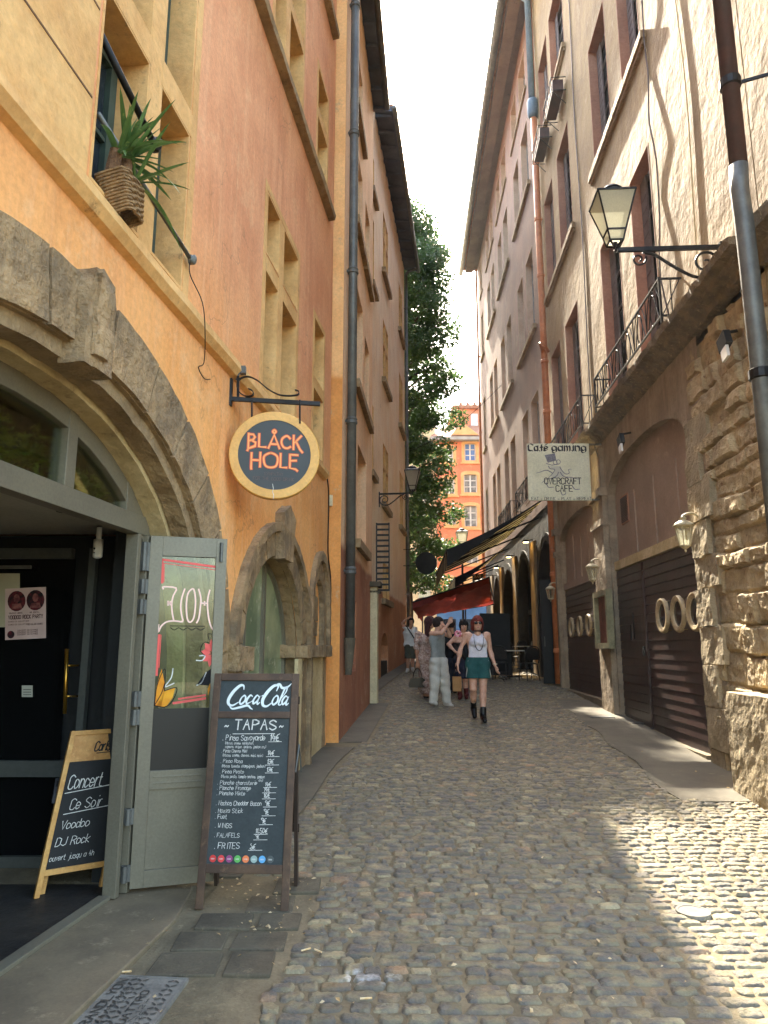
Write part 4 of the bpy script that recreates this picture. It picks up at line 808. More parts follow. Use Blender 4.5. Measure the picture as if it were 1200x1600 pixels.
for k, (a, c, z0, z1) in enumerate(EW):
    P0 = arch((a + c) / 2, (c - a) / 2 + .2, z0 - .18, z1 - .02, z1 + .22, 8, 2.6); P1 = arch((a + c) / 2, (c - a) / 2 - .0, z0 + .02, z1 - .12, z1, 8, 2.6)
    sr.band(P0 + P0[:1], P1 + P1[:1], efn, -.02, .05); sr.prism(rect(a - .28, c + .28, z0 - .22, z0 - .1), efn, -.02, .09)
    m = MB()
    for u0, u1 in ((a, a + .07), (c - .07, c), ((a + c) / 2 - .05, (a + c) / 2 + .05)): m.prism(rect(u0, u1, z0, z1), efn, -.14, -.08)
    for i in range(4): zz = z0 + (z1 - z0) * i / 3; m.prism(rect(a, c, zz - .03, zz + .03), efn, -.135, -.09)
    o = m.build('window', M_WWH, oh); m = MB(); m.prism(rect(a, c, z0, z1), efn, -.13, -.12)
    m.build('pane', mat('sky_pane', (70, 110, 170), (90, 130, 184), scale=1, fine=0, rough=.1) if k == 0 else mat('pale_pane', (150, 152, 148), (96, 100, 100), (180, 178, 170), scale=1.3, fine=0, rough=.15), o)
sr.build('window_surround', M_OFR, oh)
b = MB(); b.prism(rect(xa, 16, 5.5, 5.75), efn, -.02, .08); b.build('string_course', M_OFR, oh)
b = MB(); b.hexa((xa - .4, 45.5, zt), (17, 0, 0), (0, .6, 0), (0, 0, .22)); e = b.build('eave', mat('grey_cornice', (176, 168, 156), (150, 144, 134), scale=2), oh)
b = MB(); b.add([(xa - .4, 45.5, zt + .24), (16, 45.5, zt + .24), (16, 50, zt + 2.6), (xa + 1.5, 50, zt + 2.6), (xa - .4, 54, zt + .24)], [(0, 1, 2, 3), (0, 3, 4)]); b.build('roof', M_TILE, oh)
pd = [endwall(704, 682), endwall(723, 664), endwall(747, 682)]
b = MB(); b.prism([(p.x, p.z) for p in pd], lambda u, v, d: Vector((u, 45.6 - d, v)), -3, .0); b.build('gable', M_OFR, oh)
t0 = endwall(712, 672, 50); t1 = endwall(752, 646, 50)
b = MB(); b.hexa((t0.x, 49, t0.z - 1), (t1.x - t0.x + 4, 0, 0), (0, 4, 0), (0, 0, t1.z - t0.z + 1)); tu = b.build('dormer', mat('dormer_orange', (214, 138, 100), (196, 122, 88), scale=1), oh)
b = MB(); b.hexa((t0.x - .3, 48.8, t1.z), (t1.x - t0.x + 5, 0, 0), (0, 4.3, 0), (0, 0, .25))
for i in range(7): b.hexa((t0.x + .2 + i * .5, 48.9, t1.z + .25), (.2, 0, 0), (0, .2, 0), (0, 0, .22))
b.build('dormer_roof', M_TILE, tu)
b = MB()
for i in range(3): b.hexa((t0.x + 1.0 + i * .9, 48.95, t0.z), (.5, 0, 0), (0, .1, 0), (0, 0, .9))
b.build('window', M_WWH, tu)
ch = thing('cream_house', 'cream house with pale green shutters at the far end, half behind the tree', 'building', (-1, 46.3, 1.3))
f = MB(); cfn = lambda u, v, d: Vector((u, 46.3 - d, v)); CH = []
for (p0, q0, p1, q1) in ((654, 903, 672, 936), (620, 903, 638, 936), (654, 830, 670, 862), (654, 760, 670, 792)):
    A = endwall(p0, q1, 46.3); B = endwall(p1, q0, 46.3); CH.append((A.x, B.x, A.z, B.z))
facade(f, cfn, rect(-9, xa - .02, .8, 17), [rect(*r) for r in CH], .15); f.poly((-9, 46.3, 17), (xa, 46.3, 17), (xa, 54, 17), (-9, 54, 17)); f.poly((-9, 54, .8), (xa, 54, .8), (xa, 54, 17), (-9, 54, 17)); f.build('wall', mat('cream_plaster', (214, 190, 148), (200, 174, 132), (222, 168, 130), scale=.6, fine=8), ch)
for (a, c, z0, z1) in CH:
    m = MB(); m.prism(rect(a, c, z0, z1), cfn, -.1, -.05); o = m.build('window', M_WWH, ch); m = MB()
    for u0, u1 in ((a + .04, (a + c) / 2 - .03), ((a + c) / 2 + .03, c - .04)):
        for i in range(3): zz = z0 + .06 + (z1 - z0) * i / 3; m.prism(rect(u0, u1, zz, zz + (z1 - z0) / 3 - .08), cfn, -.05, -.02)
    m.build('shutter', mat('pale_shutter', (206, 204, 176), (190, 190, 160), scale=2), o)
bs = thing('blue_shopfront', 'blue painted shopfront under the red awning at the far end', 'shopfront', (4.5, 45.8, 1.3))
a = endwall(683, 985, 45.7); c = endwall(765, 955, 45.7)
b = MB(); b.prism(rect(a.x, c.x + 4, 1.2, c.z + .3), lambda u, v, d: Vector((u, 45.9 - d, v)), 0, .2); b.build('front', mat('shop_blue', (84, 118, 152), (70, 100, 134), scale=1), bs); m = MB()
for i in range(6): x = a.x + .3 + i * 1.15; m.prism(rect(x, x + .9, 1.6, c.z - .5), lambda u, v, d: Vector((u, 45.9 - d, v)), .2, .22)
m.build('pane', M_PANE, bs)
# ================================================================== TREE
def tree():
    t = thing('plane_tree', 'tall leafy green tree behind the peach building at the end of the street', 'tree', (.85, 31.0, zg(31)))
    rs = np.random.RandomState(12); b = MB(); base = Vector((.95, 31.0, zg(31)))
    b.tube([base, base + Vector((.05, 0, 2)), base + Vector((-.05, .1, 6)), base + Vector((.05, .1, 12)), base + Vector((.1, 0, 19.5))], [.34, .28, .22, .14, .05], 10)
    tips = []
    for k in range(110):
        z = 3.9 + 17.6 * (k / 110) ** .92; prof = 2.35 * (1 - abs((z - 10.9) / 11.6) ** 5) ** .5 if z < 22.3 else .6
        prof *= .82 if z < 11 else 1.0; a = k * 2.4 + rs.uniform(-.4, .4); r = max(.5, prof) * rs.uniform(.55, 1.1); c = Vector((base.x, base.y, base.z + z - 1.2))
        e = c + Vector((math.cos(a) * r, math.sin(a) * r, rs.uniform(.2, 1.3))); b.tube([c, c + (e - c) * .5 + Vector((0, 0, .25)), e], [.07, .045, .015], 5, False)
        tips.append((e, rs.uniform(.55, .95))); tips.append((c + (e - c) * .6 + Vector((rs.uniform(-.4, .4), rs.uniform(-.4, .4), .3)), rs.uniform(.5, .85)))
    b.build('trunk', mat('bark', (96, 84, 68), (74, 64, 52), (120, 108, 88), scale=4, bump=.5), t)
    tips += [(base + Vector((1.3 + .5 * math.sin(k * 2.1), rs.uniform(-1.2, 1.2), 15.5 + k * .42)), .75) for k in range(13)]
    tips += [(base + Vector((.15, 0, 21.4)), .8), (base + Vector((-.3, .2, 20.3)), .9), (base + Vector((.55, 0, 20.0)), .7)]
    C_ = []; D = []
    for e, r in tips:
        n = int((360 if e[2] < base.z + 14 else 290) * (r / .7) ** 2); q = rs.normal(0, 1, (n, 3)); q /= np.linalg.norm(q, axis=1)[:, None]; rad = rs.uniform(.35, 1.08, (n, 1)) ** .6
        C_.append(np.array(e)[None] + q * rad * r * np.array([1, 1, .62]) - np.array([0, 0, .12])); D.append(q)
    C_ = np.concatenate(C_); D = np.concatenate(D); n = len(C_)
    nr = D * .6 + rs.normal(0, .6, (n, 3)) + np.array([0, 0, .5]); nr /= np.linalg.norm(nr, axis=1)[:, None]
    x = np.cross(nr, rs.normal(0, 1, (n, 3))); x /= np.linalg.norm(x, axis=1)[:, None]; y = np.cross(nr, x); s = rs.uniform(.075, .15, (n, 1))
    V = np.stack([C_ - x * s * .55, C_ - y * s * .15 + nr * s * .1 - x * s * .05 + y * s * .6, C_ + x * s * .6, C_ - y * s * .62], 1).reshape(-1, 3)
    l = MB(); l.v = [tuple(v - np.array(base)) for v in V]; l.f = [(4 * i, 4 * i + 3, 4 * i + 2, 4 * i + 1) for i in range(n)]
    me = bpy.data.meshes.new('crown'); me.from_pydata(l.v, [], l.f); o = bpy.data.objects.new('crown', me); col.objects.link(o); o.parent = t
    me.materials.append(mat('tree_leaf', (84, 112, 62), (64, 92, 48), (140, 156, 70), scale=1.1, fine=8, rough=.45, trans=.42, patch=.62))
tree()
# ================================================================== LETTERING
GL = dict(A="02 28 42|15 35", B="02 08 28 37 36 25 05|25 36 43 32 02", C="~47 28 07 05 03 12 32 43", D="02 08 28 47 43 22 02", E="48 08 02 42|05 35", F="48 08 02|05 35", G="~47 28 07 03 22 43 45 25",
 H="02 08|48 42|05 45", I="22 28", J="48 44 43 22 03", K="02 08|48 05 42", L="08 02 42", M="02 08 24 48 42", N="02 08 42 48", O="~28 07 05 03 22 43 45 47 28", P="02 08 28 47 46 25 05", Q="~28 07 03 22 43 47 28|23 41",
 R="02 08 28 47 46 25 05|25 42", S="~47 28 07 06 25 44 43 22 03", T="08 48|28 22", U="08 03 12 32 43 48", V="08 22 48", W="08 12 25 32 48", X="08 42|48 02", Y="08 25 48|25 22", Z="08 48 02 42",
 a="~35 16 05 03 12 33 36|36 32", b="~08 02|04 16 35 33 12 03", c="~35 16 05 03 12 33", d="~38 32|35 16 05 03 12 33", e="~04 34 35 16 05 03 12 33", f="~38 27 22|15 35", g="~35 16 05 03 12 33|35 31 10 01", h="~08 02|04 16 35 32", i="16 12|18 18.4",
 j="26 21 10|28 28.4", k="08 02|36 04 32", l="18 12", m="~06 02|04 16 25 22|24 36 45 42", n="~06 02|04 16 35 32", o="~16 05 03 12 33 35 16", p="~06 00|04 16 35 33 12 03", q="~36 30|35 16 05 03 12 33", r="~06 02|04 16 26", s="~35 16 05 34 32 12 03", t="~18 13 22 32|06 26",
 u="06 03 12 32 33 36|33 32", v="06 12 36", w="06 12 24 32 46", x="06 32|36 02", y="06 13 36|36 10", z="06 36 02 32")
GL.update({'0': "~18 06 04 12 34 36 18", '1': "06 18 12", '2': "~07 18 36 02 32", '3': "~07 28 36 15 34 12 03", '4': "18 04 34|26 22", '5': "38 08 05 25 34 32 12 03", '6': "~28 05 03 12 33 24 04", '7': "08 38 12", '8': "~18 07 16 34 32 12 03 34 07 18", '9': "~35 16 07 18 37 32",
 '-': "04 34", '~': "~04 15 24 35", ',': "13 02", '.': "12 12.4", "'": "18 17", '(': "~28 16 14 22", ')': "~18 26 24 12", '+': "04 34|26 22", '*': "04 24", '&': "42 07 28 06 03 32 44"})
GL['€'] = "~38 17 05 14 03 12 32|-1,5.4 25|-1,4.4 24"; GL['é'] = GL['e'] + '|17 38'; GL['Å'] = GL['A']
def crom(P, k=4):
    if len(P) < 3: return P
    out = []; Q = [P[0]] + list(P) + [P[-1]]
    if P[0] == P[-1]: Q[0] = P[-2]; Q[-1] = P[1]
    for i in range(1, len(Q) - 2):
        p0, p1, p2, p3 = Q[i - 1:i + 3]
        for j in range(k):
            t = j / k; out.append(tuple(.5 * (2 * p1[c] + (p2[c] - p0[c]) * t + (2 * p0[c] - 5 * p1[c] + 4 * p2[c] - p3[c]) * t * t + (3 * p1[c] - p0[c] - 3 * p2[c] + p3[c]) * t ** 3) for c in (0, 1)))
    return out + [P[-1]]
def glyph(ch):
    g_ = GL.get(ch)
    if not g_: return []
    sm_ = g_[0] == '~' and len(g_) > 1; out = []
    for st_ in g_.lstrip('~').split('|'):
        P = []
        for tk in st_.split():
            if ',' in tk: x, y = map(float, tk.split(','))
            elif '.' in tk: x, y = float(tk[0]), float(tk[1:])
            else: x, y = float(tk[0]), float(tk[1])
            P.append((x, y - 2))
        out.append(crom(P) if sm_ else P)
    return out
def gw(ch): return 2.2 if ch == ' ' else (max(x for s in glyph(ch) for x, y in s) if glyph(ch) else 2)
def write(mb, txt, u, v, h, fn, w=.1, slant=0.0, gap=1.4, xs=1.0, jit=0.0, rs=random.Random(1), d=0.0, nib=None, width=None):
    """stroke lettering: cap height h, starting at (u,v); returns the end"""
    k = h / 6.0
    if width:
        tot = sum(gw(c) + gap for c in txt) - gap; xs = width / (tot * k)
    for ch in txt:
        dy = rs.uniform(-jit, jit) * h; sc_ = 1 + rs.uniform(-jit, jit)
        for st_ in glyph(ch): mb.ribbon([(u + (x + y * slant) * k * xs * sc_, v + dy + y * k * sc_) for x, y in st_], w * h, fn, d, nib)
        u += (gw(ch) + gap) * k * xs
    return u
M_CHALK = mat('chalk', (226, 224, 214), (196, 194, 186), rough=.95, scale=60, fine=0)
M_BOARD = mat('chalkboard', (62, 68, 68), (54, 60, 60), (76, 82, 80), scale=5, fine=60, rough=.75, patch=.7)
M_BOARDK = mat('black_chalkboard', (22, 23, 23), (30, 31, 31), scale=5, fine=60, rough=.7)
M_BRWOOD = mat('dark_stained_wood', (92, 70, 52), (72, 54, 42), (108, 84, 62), scale=6, fine=40, rough=.55, bump=.2, bdist=.003)
M_PINE = mat('pine_wood', (206, 158, 88), (190, 138, 70), (222, 180, 110), scale=8, fine=50, rough=.5, bump=.15, bdist=.003)
# ------------------------------------------------------------------ chalkboard easel in front
def pl(o, ex, ez):                        # local plane: (u,v,d) -> world
    ex = Vector(ex).normalized(); ez = Vector(ez).normalized(); n = ex.cross(ez)
    return (lambda u, v, d: Vector(o) + ex * u + ez * v + n * d), ex, ez, n
A0 = gpt(304, 1421); A1 = gpt(450, 1424)
tb = thing('chalkboard_stand', 'dark brown framed chalkboard stand with a handwritten tapas price list, on the stone slabs', 'chalkboard', A0)
W_ = (A1 - A0).length - .0; ex = (A1 - A0).normalized(); dep = Vector((-ex.y, ex.x, 0))
# lean: top of the front panel
topc = at_y(345, 1052, A0.y + .20); HT = (topc - A0).length
fn, fx_, fz_, fnm = pl(A0, ex, (topc - A0) - ex * (topc - A0).dot(ex))
HT = (topc - A0).dot(fz_); b = MB()
def fb(m, u0, u1, v0, v1, d0=-.022, d1=.0, f=fn): m.add([f(u, v, d) for d in (d0, d1) for u, v in rect(u0, u1, v0, v1)], [(0, 3, 2, 1), (4, 5, 6, 7), (0, 1, 5, 4), (1, 2, 6, 5), (2, 3, 7, 6), (3, 0, 4, 7)])
FW = .048; BB = .20
Z2 = HT * .795
fb(b, BB * 0 + 0, FW, 0, HT); fb(b, W_ - FW, W_, 0, HT); fb(b, FW, W_ - FW, HT - FW, HT); fb(b, FW, W_ - FW, BB, BB + FW * 1.1); fb(b, FW, W_ - FW, Z2, Z2 + FW * .9)
b.build('front_frame', M_BRWOOD, tb, bevel=.004)
p = MB(); fb(p, FW - .005, W_ - FW + .005, BB + .02, HT - .02, -.016, -.008); bd = p.build('board', M_BOARD, tb)
# rear leg frame
rb = [A0 + dep * .40 + Vector((0, 0, .02)), A1 + dep * .40 + Vector((0, 0, .02))]
tp = [fn(0, HT - .04, -.03), fn(W_, HT - .04, -.03)]
b = MB()
for i in (0, 1): b.beam(rb[i] + ex * (.02 if i == 0 else -.02), tp[i] + ex * (.02 if i == 0 else -.02), .045, .022, ex)
for t in (.28, .9): b.beam(rb[0].lerp(tp[0], t), rb[1].lerp(tp[1], t), .02, .05)
p0, p1 = rb[0].lerp(tp[0], .28), rb[0].lerp(tp[0], .92); b.add([p0 + ex * .03, p0 + ex * (W_ - .03), p1 + ex * (W_ - .03), p1 + ex * .03], [(0, 1, 2, 3)])
b.build('rear_frame', mat('darker_wood', (62, 48, 38), (50, 40, 32), scale=6, fine=40, rough=.6), tb)
m = MB(); q = fn(W_, HT * .66, -.02); m.tube([fn(W_ + .004, HT * .56, -.02), fn(W_ + .012, HT * .68, -.06), rb[1].lerp(tp[1], .55) + ex * .012], .005, 6); m.build('stay', M_ZINC, tb)
# writing
um = lambda f_: FW + (W_ - 2 * FW) * f_
mH = HT
def vv_(py):                              # photo row -> height on the board
    return BB + FW + (Z2 - BB - FW) * (1350 - py) / (1350 - 1130)
ch = MB(); c2 = lambda u, v, d: fn(u, v, -.0072)
BWd = W_ - 2 * FW
def line(txt, f0, py, h, w=.13, **k): return write(ch, txt, um(f0), vv_(py), h, c2, w, .12, 1.2, .8, .05, **k)
write(ch, 'TAPAS', um(.24), vv_(1148), .062, c2, .13, .05, 1.6, 1.0, .02); ch.ribbon([(um(.22), vv_(1155)), (um(.80), vv_(1154))], .004, c2)
write(ch, '~', um(.10), vv_(1148), .05, c2, .13); write(ch, '~', um(.86), vv_(1148), .05, c2, .13)
for t, f0, py, h in (('. Pinsa Savoyarde', .08, 1165, .034), ('(Mozza, creme, reblochon,', .12, 1171.5, .017), ('oignons, origan, lardons, jambon cru)', .13, 1177, .0165), ('. Pinsa Chevre Miel', .08, 1184, .020), ('(Mozza, creme, chevre, miel, noix)', .10, 1190.5, .018), ('. Pinsa Rosa', .08, 1200, .022), ('(Mozza, tomate, champignon, jambon)', .10, 1207, .018), ('. Pinsa Pesto', .08, 1216, .022), ('(Mozza, pesto, tomate sechee, jambon', .10, 1223, .018), ('cru)', .62, 1228, .016), ('. Planche charcuterie', .06, 1233, .023), ('. Planche Fromage', .06, 1241, .023), ('. Planche Mixte', .06, 1249, .023), ('. Nachos Cheddar Bacon', .06, 1264, .026), ('. Mozza Stick', .06, 1275, .025), ('. Fuet', .06, 1284, .025), ('. WINGS', .07, 1297, .027), ('. FALAFELS', .07, 1311, .025), ('. FRITES', .08, 1327, .034)):
    tw_ = sum(gw(c) + 1.1 for c in t) * h / 6 * (.72 if h < .021 else .86); mx_ = BWd * (.60 if py < 1260 else .62); e = write(ch, t, um(f0), vv_(py), h, c2, .095, .1, 1.1, (.72 if h < .021 else .86) * min(1, mx_ / tw_), .06)
for t, f0, py, h in (('14€', .74, 1165, .042), ('14€', .72, 1188, .030), ('13€', .72, 1201, .030), ('13€', .72, 1213, .028), ('14€', .71, 1235, .026), ('14€', .70, 1243, .026), ('16€', .70, 1252, .028), ('9€', .72, 1264, .030), ('9€', .71, 1277, .030), ('9€', .68, 1290, .030), ('11,50€', .62, 1304, .028), ('9€', .62, 1312, .022), ('8€', .56, 1327, .03)):
    write(ch, t, um(f0), vv_(py), h, c2, .12, .1, 1.1, .9, .05); ch.ribbon([(um(f0 - .02), vv_(py) - .008), (um(f0 + .16), vv_(py) - .006)], .003, c2)
ch.build('menu_writing', M_CHALK, bd)
# row of round coloured stickers
for i, c in enumerate([(206, 60, 56), (220, 70, 70), (150, 70, 120), (96, 176, 88), (232, 128, 76), (150, 172, 164), (96, 166, 212), (78, 84, 82)]):
    m = MB(); m.lathe([(.021, 0), (.021, .0016)], fn(um(.08 + .108 * i), vv_(1341.5), -.008), 18, (ex, fz_, fnm)); k = m.build('sticker', mat('sticker_%s' % 'red pink plum green orange grey blue dark'.split()[i], c, fine=0, rough=.5), bd)
    m = MB(); write(m, 'ooo', um(.08 + .108 * i) - .011, vv_(1341.5) - .004, .010, lambda u, v, d: fn(u, v, -.0058), .16); m.build('sticker_mark', M_CHALK, bd)
# script logo on the header panel: pen strokes with swelling widths
lg = MB(); LU, LV, LS = um(.10), Z2 + FW * .9 + .030, BWd * .86 / 100
def sw(P, w0, w1, k=7):
    Q = crom(P, k); n = len(Q); lg.ribbon([(LU + x * LS + (y * .18) * LS, LV + y * LS) for x, y in Q], [LS * (w0 + (w1 - w0) * math.sin(math.pi * i / (n - 1))) for i in range(n)], lambda u, v, d: fn(u, v, -.0070))
sw([(22, 27), (20, 33), (14, 33), (6, 24), (1, 12), (3, 4), (10, 2), (18, 7)], 1.2, 5.2)            # C
sw([(3, 4), (10, -3), (22, -1), (34, 2), (40, -2), (44, -4)], .8, 3.6)                              # lower swash
sw([(26, 17), (22, 15), (20, 8), (23, 4), (28, 9), (28, 15), (25, 18), (22, 15)], 1.2, 3.0)         # o
sw([(39, 16), (35, 18), (31, 11), (32, 5), (37, 7)], 1.2, 3.2); sw([(37, 7), (40, 9), (42, 13)], .8, 1.2)      # c
sw([(50, 15), (46, 18), (42, 11), (43, 5), (48, 9), (51, 17)], 1.2, 3.0); sw([(51, 17), (49, 8), (50, 4), (53, 7)], 1.2, 2.6)   # a
sw([(54, 17), (58, 18.5)], 1.6, 2.6)                                                                # hyphen
sw([(76, 25), (77, 33), (70, 33), (62, 24), (57, 12), (59, 3), (66, 1), (73, 7)], 1.2, 5.2)         # C
sw([(70, 33), (78, 36), (84, 30), (92, 31), (98, 37)], .8, 4.0)                                     # upper swash
sw([(79, 17), (75, 15), (73, 8), (76, 3.5), (81, 8), (81, 15), (78, 18), (75, 15)], 1.2, 3.0)       # o
sw([(87, 14), (92, 24), (92, 31), (89, 29), (86, 16), (84, 5), (87, 3), (90, 7)], 1.0, 2.8)         # l
sw([(97, 14), (93, 17), (89, 10), (91, 4), (95, 8), (98, 16)], 1.2, 3.0); sw([(98, 16), (96, 7), (97, 3), (100, 6)], 1.2, 2.6)   # a
lg.build('header_lettering', mat('white_print', (226, 234, 232), fine=0, rough=.5), bd)
# ------------------------------------------------------------------ pine easel boards in the porch
E0 = Vector((-2.27, 4.88, -.07)); E1 = Vector((-1.80, 4.62, -.07))
e0 = gpt(47, 1405); 
def porch(px, py, z=-.07): r = ray(px, py); t = (z - EYE) / r.z; return Vector((r.x * t, r.y * t, z))
B0, B1 = porch(52, 1404), porch(128, 1404)
pe_ = thing('easel_board', 'pine framed folding chalkboard easel with handwriting, standing inside the dark doorway', 'chalkboard', B0)
exx = Vector((.44, .30, 0)).normalized(); wE = .43; up_ = Vector((0, 0, 1)) * 1.03 + Vector((-exx.y, exx.x, 0)) * .10 + exx * .17
fE, a_, b_, n_ = pl(B0, exx, up_); hE = 1.0
def eb(m, u0, u1, v0, v1, d0, d1, top=.16):
    tf = lambda u, v, d: B0 + exx * (u * (1 - .0) ) + up_ * (v / 1.03) + n_ * d
    m.add([tf(u, v, d) for d in (d0, d1) for u, v in rect(u0, u1, v0, v1)], [(0, 3, 2, 1), (4, 5, 6, 7), (0, 1, 5, 4), (1, 2, 6, 5), (2, 3, 7, 6), (3, 0, 4, 7)])
fE2 = lambda u, v, d: B0 + exx * u + up_ * (v / 1.03) + n_ * d
m = MB(); eb(m, 0, .032, 0, hE, -.02, .02); eb(m, wE - .032, wE, 0, hE, -.02, .02); eb(m, .032, wE - .032, hE - .03, hE, -.015, .015); eb(m, .032, wE - .032, .12, .155, -.015, .015)
m.build('front_frame', M_PINE, pe_, bevel=.002)
m = MB(); eb(m, .03, wE - .03, hE - .20, hE - .028, -.005, .003); m.build('header', mat('pine_panel', (200, 150, 84), (182, 128, 66), (216, 172, 104), scale=14, fine=30, rough=.5), pe_)
m = MB(); eb(m, .03, wE - .03, .15, hE - .2, -.006, .002); kb = m.build('board', M_BOARDK, pe_)
m = MB(); fE3 = lambda u, v, d: fE2(u, v, .0035)
write(m, 'Concert', .06, .63, .085, fE3, .07, .15, 1.0, .55); m.ribbon([(.05, .605), (wE - .05, .635)], .005, fE3)
write(m, 'Ce Soir', .10, .50, .065, fE3, .07, .15, 1.0, .7); m.ribbon([(.07, .475), (wE - .06, .50)], .005, fE3)
write(m, 'Voodoo', .07, .385, .05, fE3, .08, .15, 1.0, .85); write(m, 'DJ Rock', .06, .285, .05, fE3, .08, .15, 1.0, .85); write(m, 'ouvert jusqu a 4h', .045, .20, .032, fE3, .08, .15, 1.0, .8)
m.build('writing', M_CHALK, kb)
m = MB(); fE4 = lambda u, v, d: fE2(u, v, .005); write(m, 'Carlsberg', .18, hE - .14, .06, fE4, .15, .2, .9, .58); m.ribbon([(.2, hE - .155), (.38, hE - .15)], .006, fE4); m.build('header_lettering', M_DARK, pe_)
m = MB()                                   # second, folded leaf behind it
off = -n_ * .07 + exx * .03
for u in (0.03, wE - .01): m.beam(B0 + exx * u + off + Vector((0, 0, 0)), B0 + exx * u + up_ * (hE / 1.03) - n_ * .03, .03, .03, n_)
m.beam(B0 + exx * .04 + off + up_ * .13, B0 + exx * (wE) + off + up_ * .13, .03, .03)
m.build('rear_frame', M_PINE, pe_)
m = MB(); o_ = B0 + exx * .05 + off + up_ * .15; m.add([o_, o_ + exx * (wE - .07), o_ + exx * (wE - .07) + up_ * .78 + n_ * .03, o_ + up_ * .78 + n_ * .03], [(0, 1, 2, 3)]); m.build('rear_board', M_BOARDK, pe_)
m = MB()
for u in (-.004, wE + .004): m.beam(fE2(u, .55, -.0), fE2(u, .70, -.05), .012, .03, exx); m.beam(fE2(u, .56, -.06), fE2(u, .69, -.02), .008, .02, exx)
m.build('hinge_stay', M_IRON, pe_)
# ------------------------------------------------------------------ round hanging sign
YS = 5.72; sc_c = at_y(429, 712, YS); rad = 70 * (YS * CP + (sc_c.z - EYE) * SP) / FPX
hsn = thing('hanging_sign', 'round dark sign with a gold rim hanging from an iron bracket on the orange wall', 'sign', sc_c)
sx, sy = Vector((.985, .17, 0)).normalized(), Vector((0, 0, 1)); sn = sx.cross(sy)
fs = lambda u, v, d: sc_c + sx * u + sy * v + sn * d
ax = (sx, sy, sn)
m = MB(); m.lathe([(rad, -.035), (rad, .03), (rad * .985, .036), (rad * .80, .036), (rad * .80, .028)], sc_c, 64, ax); m.build('rim', mat('gold_paint', (214, 164, 82), (204, 152, 70), scale=4, fine=40, rough=.4), hsn)
m = MB(); m.lathe([(rad * .80, .0), (rad * .80, .031)], sc_c, 64, ax); fc = m.build('face', mat('sign_face', (56, 60, 60), (50, 54, 54), scale=3, fine=0, rough=.5), hsn)
m = MB(); m2 = MB(); T = rad / 365.0     # letters drawn in the sign's own units
tr_ = lambda x, y: ((x - 480) * T, (830 - y) * T)
def strokes(mm, L, w, dd):
    for P in L: mm.ribbon([tr_(*q) for q in P], w * T, lambda u, v, d: fs(u, v, dd))
LT = [[(268, 660), (268, 790), (262, 806)], [(268, 668), (305, 668), (318, 690), (305, 712), (275, 722)], [(285, 715), (325, 735), (322, 765), (268, 788)], [(352, 660), (352, 770), (408, 770)],
      [(428, 778), (472, 664), (518, 778)], [(446, 742), (500, 742)], crom([(602, 690), (575, 668), (540, 690), (532, 725), (548, 762), (580, 772), (606, 758)]), [(630, 660), (630, 780)], [(692, 662), (640, 722)], [(648, 708), (682, 776), (704, 802)],
      crom([(472, 622), (460, 636), (472, 650), (485, 636), (472, 622)]),
      [(296, 822), (296, 945), (298, 958)], [(366, 816), (366, 938)], [(296, 882), (366, 882)], crom([(450, 818), (402, 840), (394, 878), (410, 925), (450, 938), (492, 925), (506, 878), (496, 838), (450, 818)]), [(528, 818), (528, 934), (580, 934)], [(604, 822), (604, 936), (650, 944), (666, 958)], [(604, 824), (668, 826)], [(604, 876), (656, 872)]]
strokes(m, LT, 24, .0322); strokes(m2, LT, 13, .0332)
m.build('lettering_edge', mat('sign_red', (214, 84, 40), fine=0, rough=.5), fc); m2.build('lettering', mat('sign_orange', (240, 160, 92), fine=0, rough=.5), fc)
m = MB(); ff = lambda u, v, d: fs(u, v, .0325); write(m, 'SYMPATHY', *tr_(402, 1004), 26 * T, ff, .10, width=150 * T); write(m, 'FOR THE GOOD DRINK', *tr_(315, 1044), 26 * T, ff, .10, width=325 * T); m.build('small_lettering', mat('sign_dull_red', (104, 84, 80), fine=0), fc)
m = MB(); m.ribbon([tr_(*q) for q in ((470, 1075), (478, 1110), (472, 1140), (482, 1165), (480, 1200))], .004, lambda u, v, d: fs(u, v, .0375)); m.build('crack', M_CHALK, fc)
br = MB(); rt = at_y(365, 622, YS); re = at_y(500, 625, YS); rt.z = re.z = (rt.z + re.z) / 2
rt = rt + sx * -.03
br.beam(rt, rt + sx * (re - rt).length, .03, .035); br.hexa(rt + Vector((-.005, -.02, -.06)), sx * .02, Vector((0, .045, 0)), Vector((0, 0, .24)))
Q = lambda px, py: at_y(px, py, YS)
br.beam(Q(372, 588), Q(372, 622), .02, .02)
cur = crom([Q(395, 613)[:], Q(390, 605)[:], Q(394, 617)[:]], 2)
def crom3(P, k=5):
    out = []; Qs = [P[0]] + P + [P[-1]]
    for i in range(1, len(Qs) - 2):
        p0, p1, p2, p3 = [Vector(x) for x in Qs[i - 1:i + 3]]
        for j in range(k):
            t = j / k; out.append(.5 * (2 * p1 + (p2 - p0) * t + (2 * p0 - 5 * p1 + 4 * p2 - p3) * t * t + (3 * p1 - p0 - 3 * p2 + p3) * t ** 3))
    return out + [Vector(P[-1])]
for pts in ([(388, 608), (394, 611), (395, 617), (386, 619), (376, 614), (371, 604), (375, 593), (387, 589), (402, 595), (418, 608), (435, 617), (452, 619), (466, 617), (467, 611), (461, 609)],):
    P = crom3([Q(*q) for q in pts])
    for i in range(len(P) - 1): br.hexa(P[i] - Vector((0, .016, 0)), P[i + 1] - P[i], Vector((0, .032, 0)), (P[i + 1] - P[i]).cross(Vector((0, 1, 0))).normalized() * .006)
for px in (393.5, 468.5): br.tube([Q(px, 625), Q(px, 660 if px < 400 else 662)], .008, 8)
br.build('bracket', M_IRON, hsn)
cam_l = thing('wall_floodlight', 'small grey floodlight clipped on the stone string course above the round sign', 'light', L1.pt(5.86, 3.95, .06))
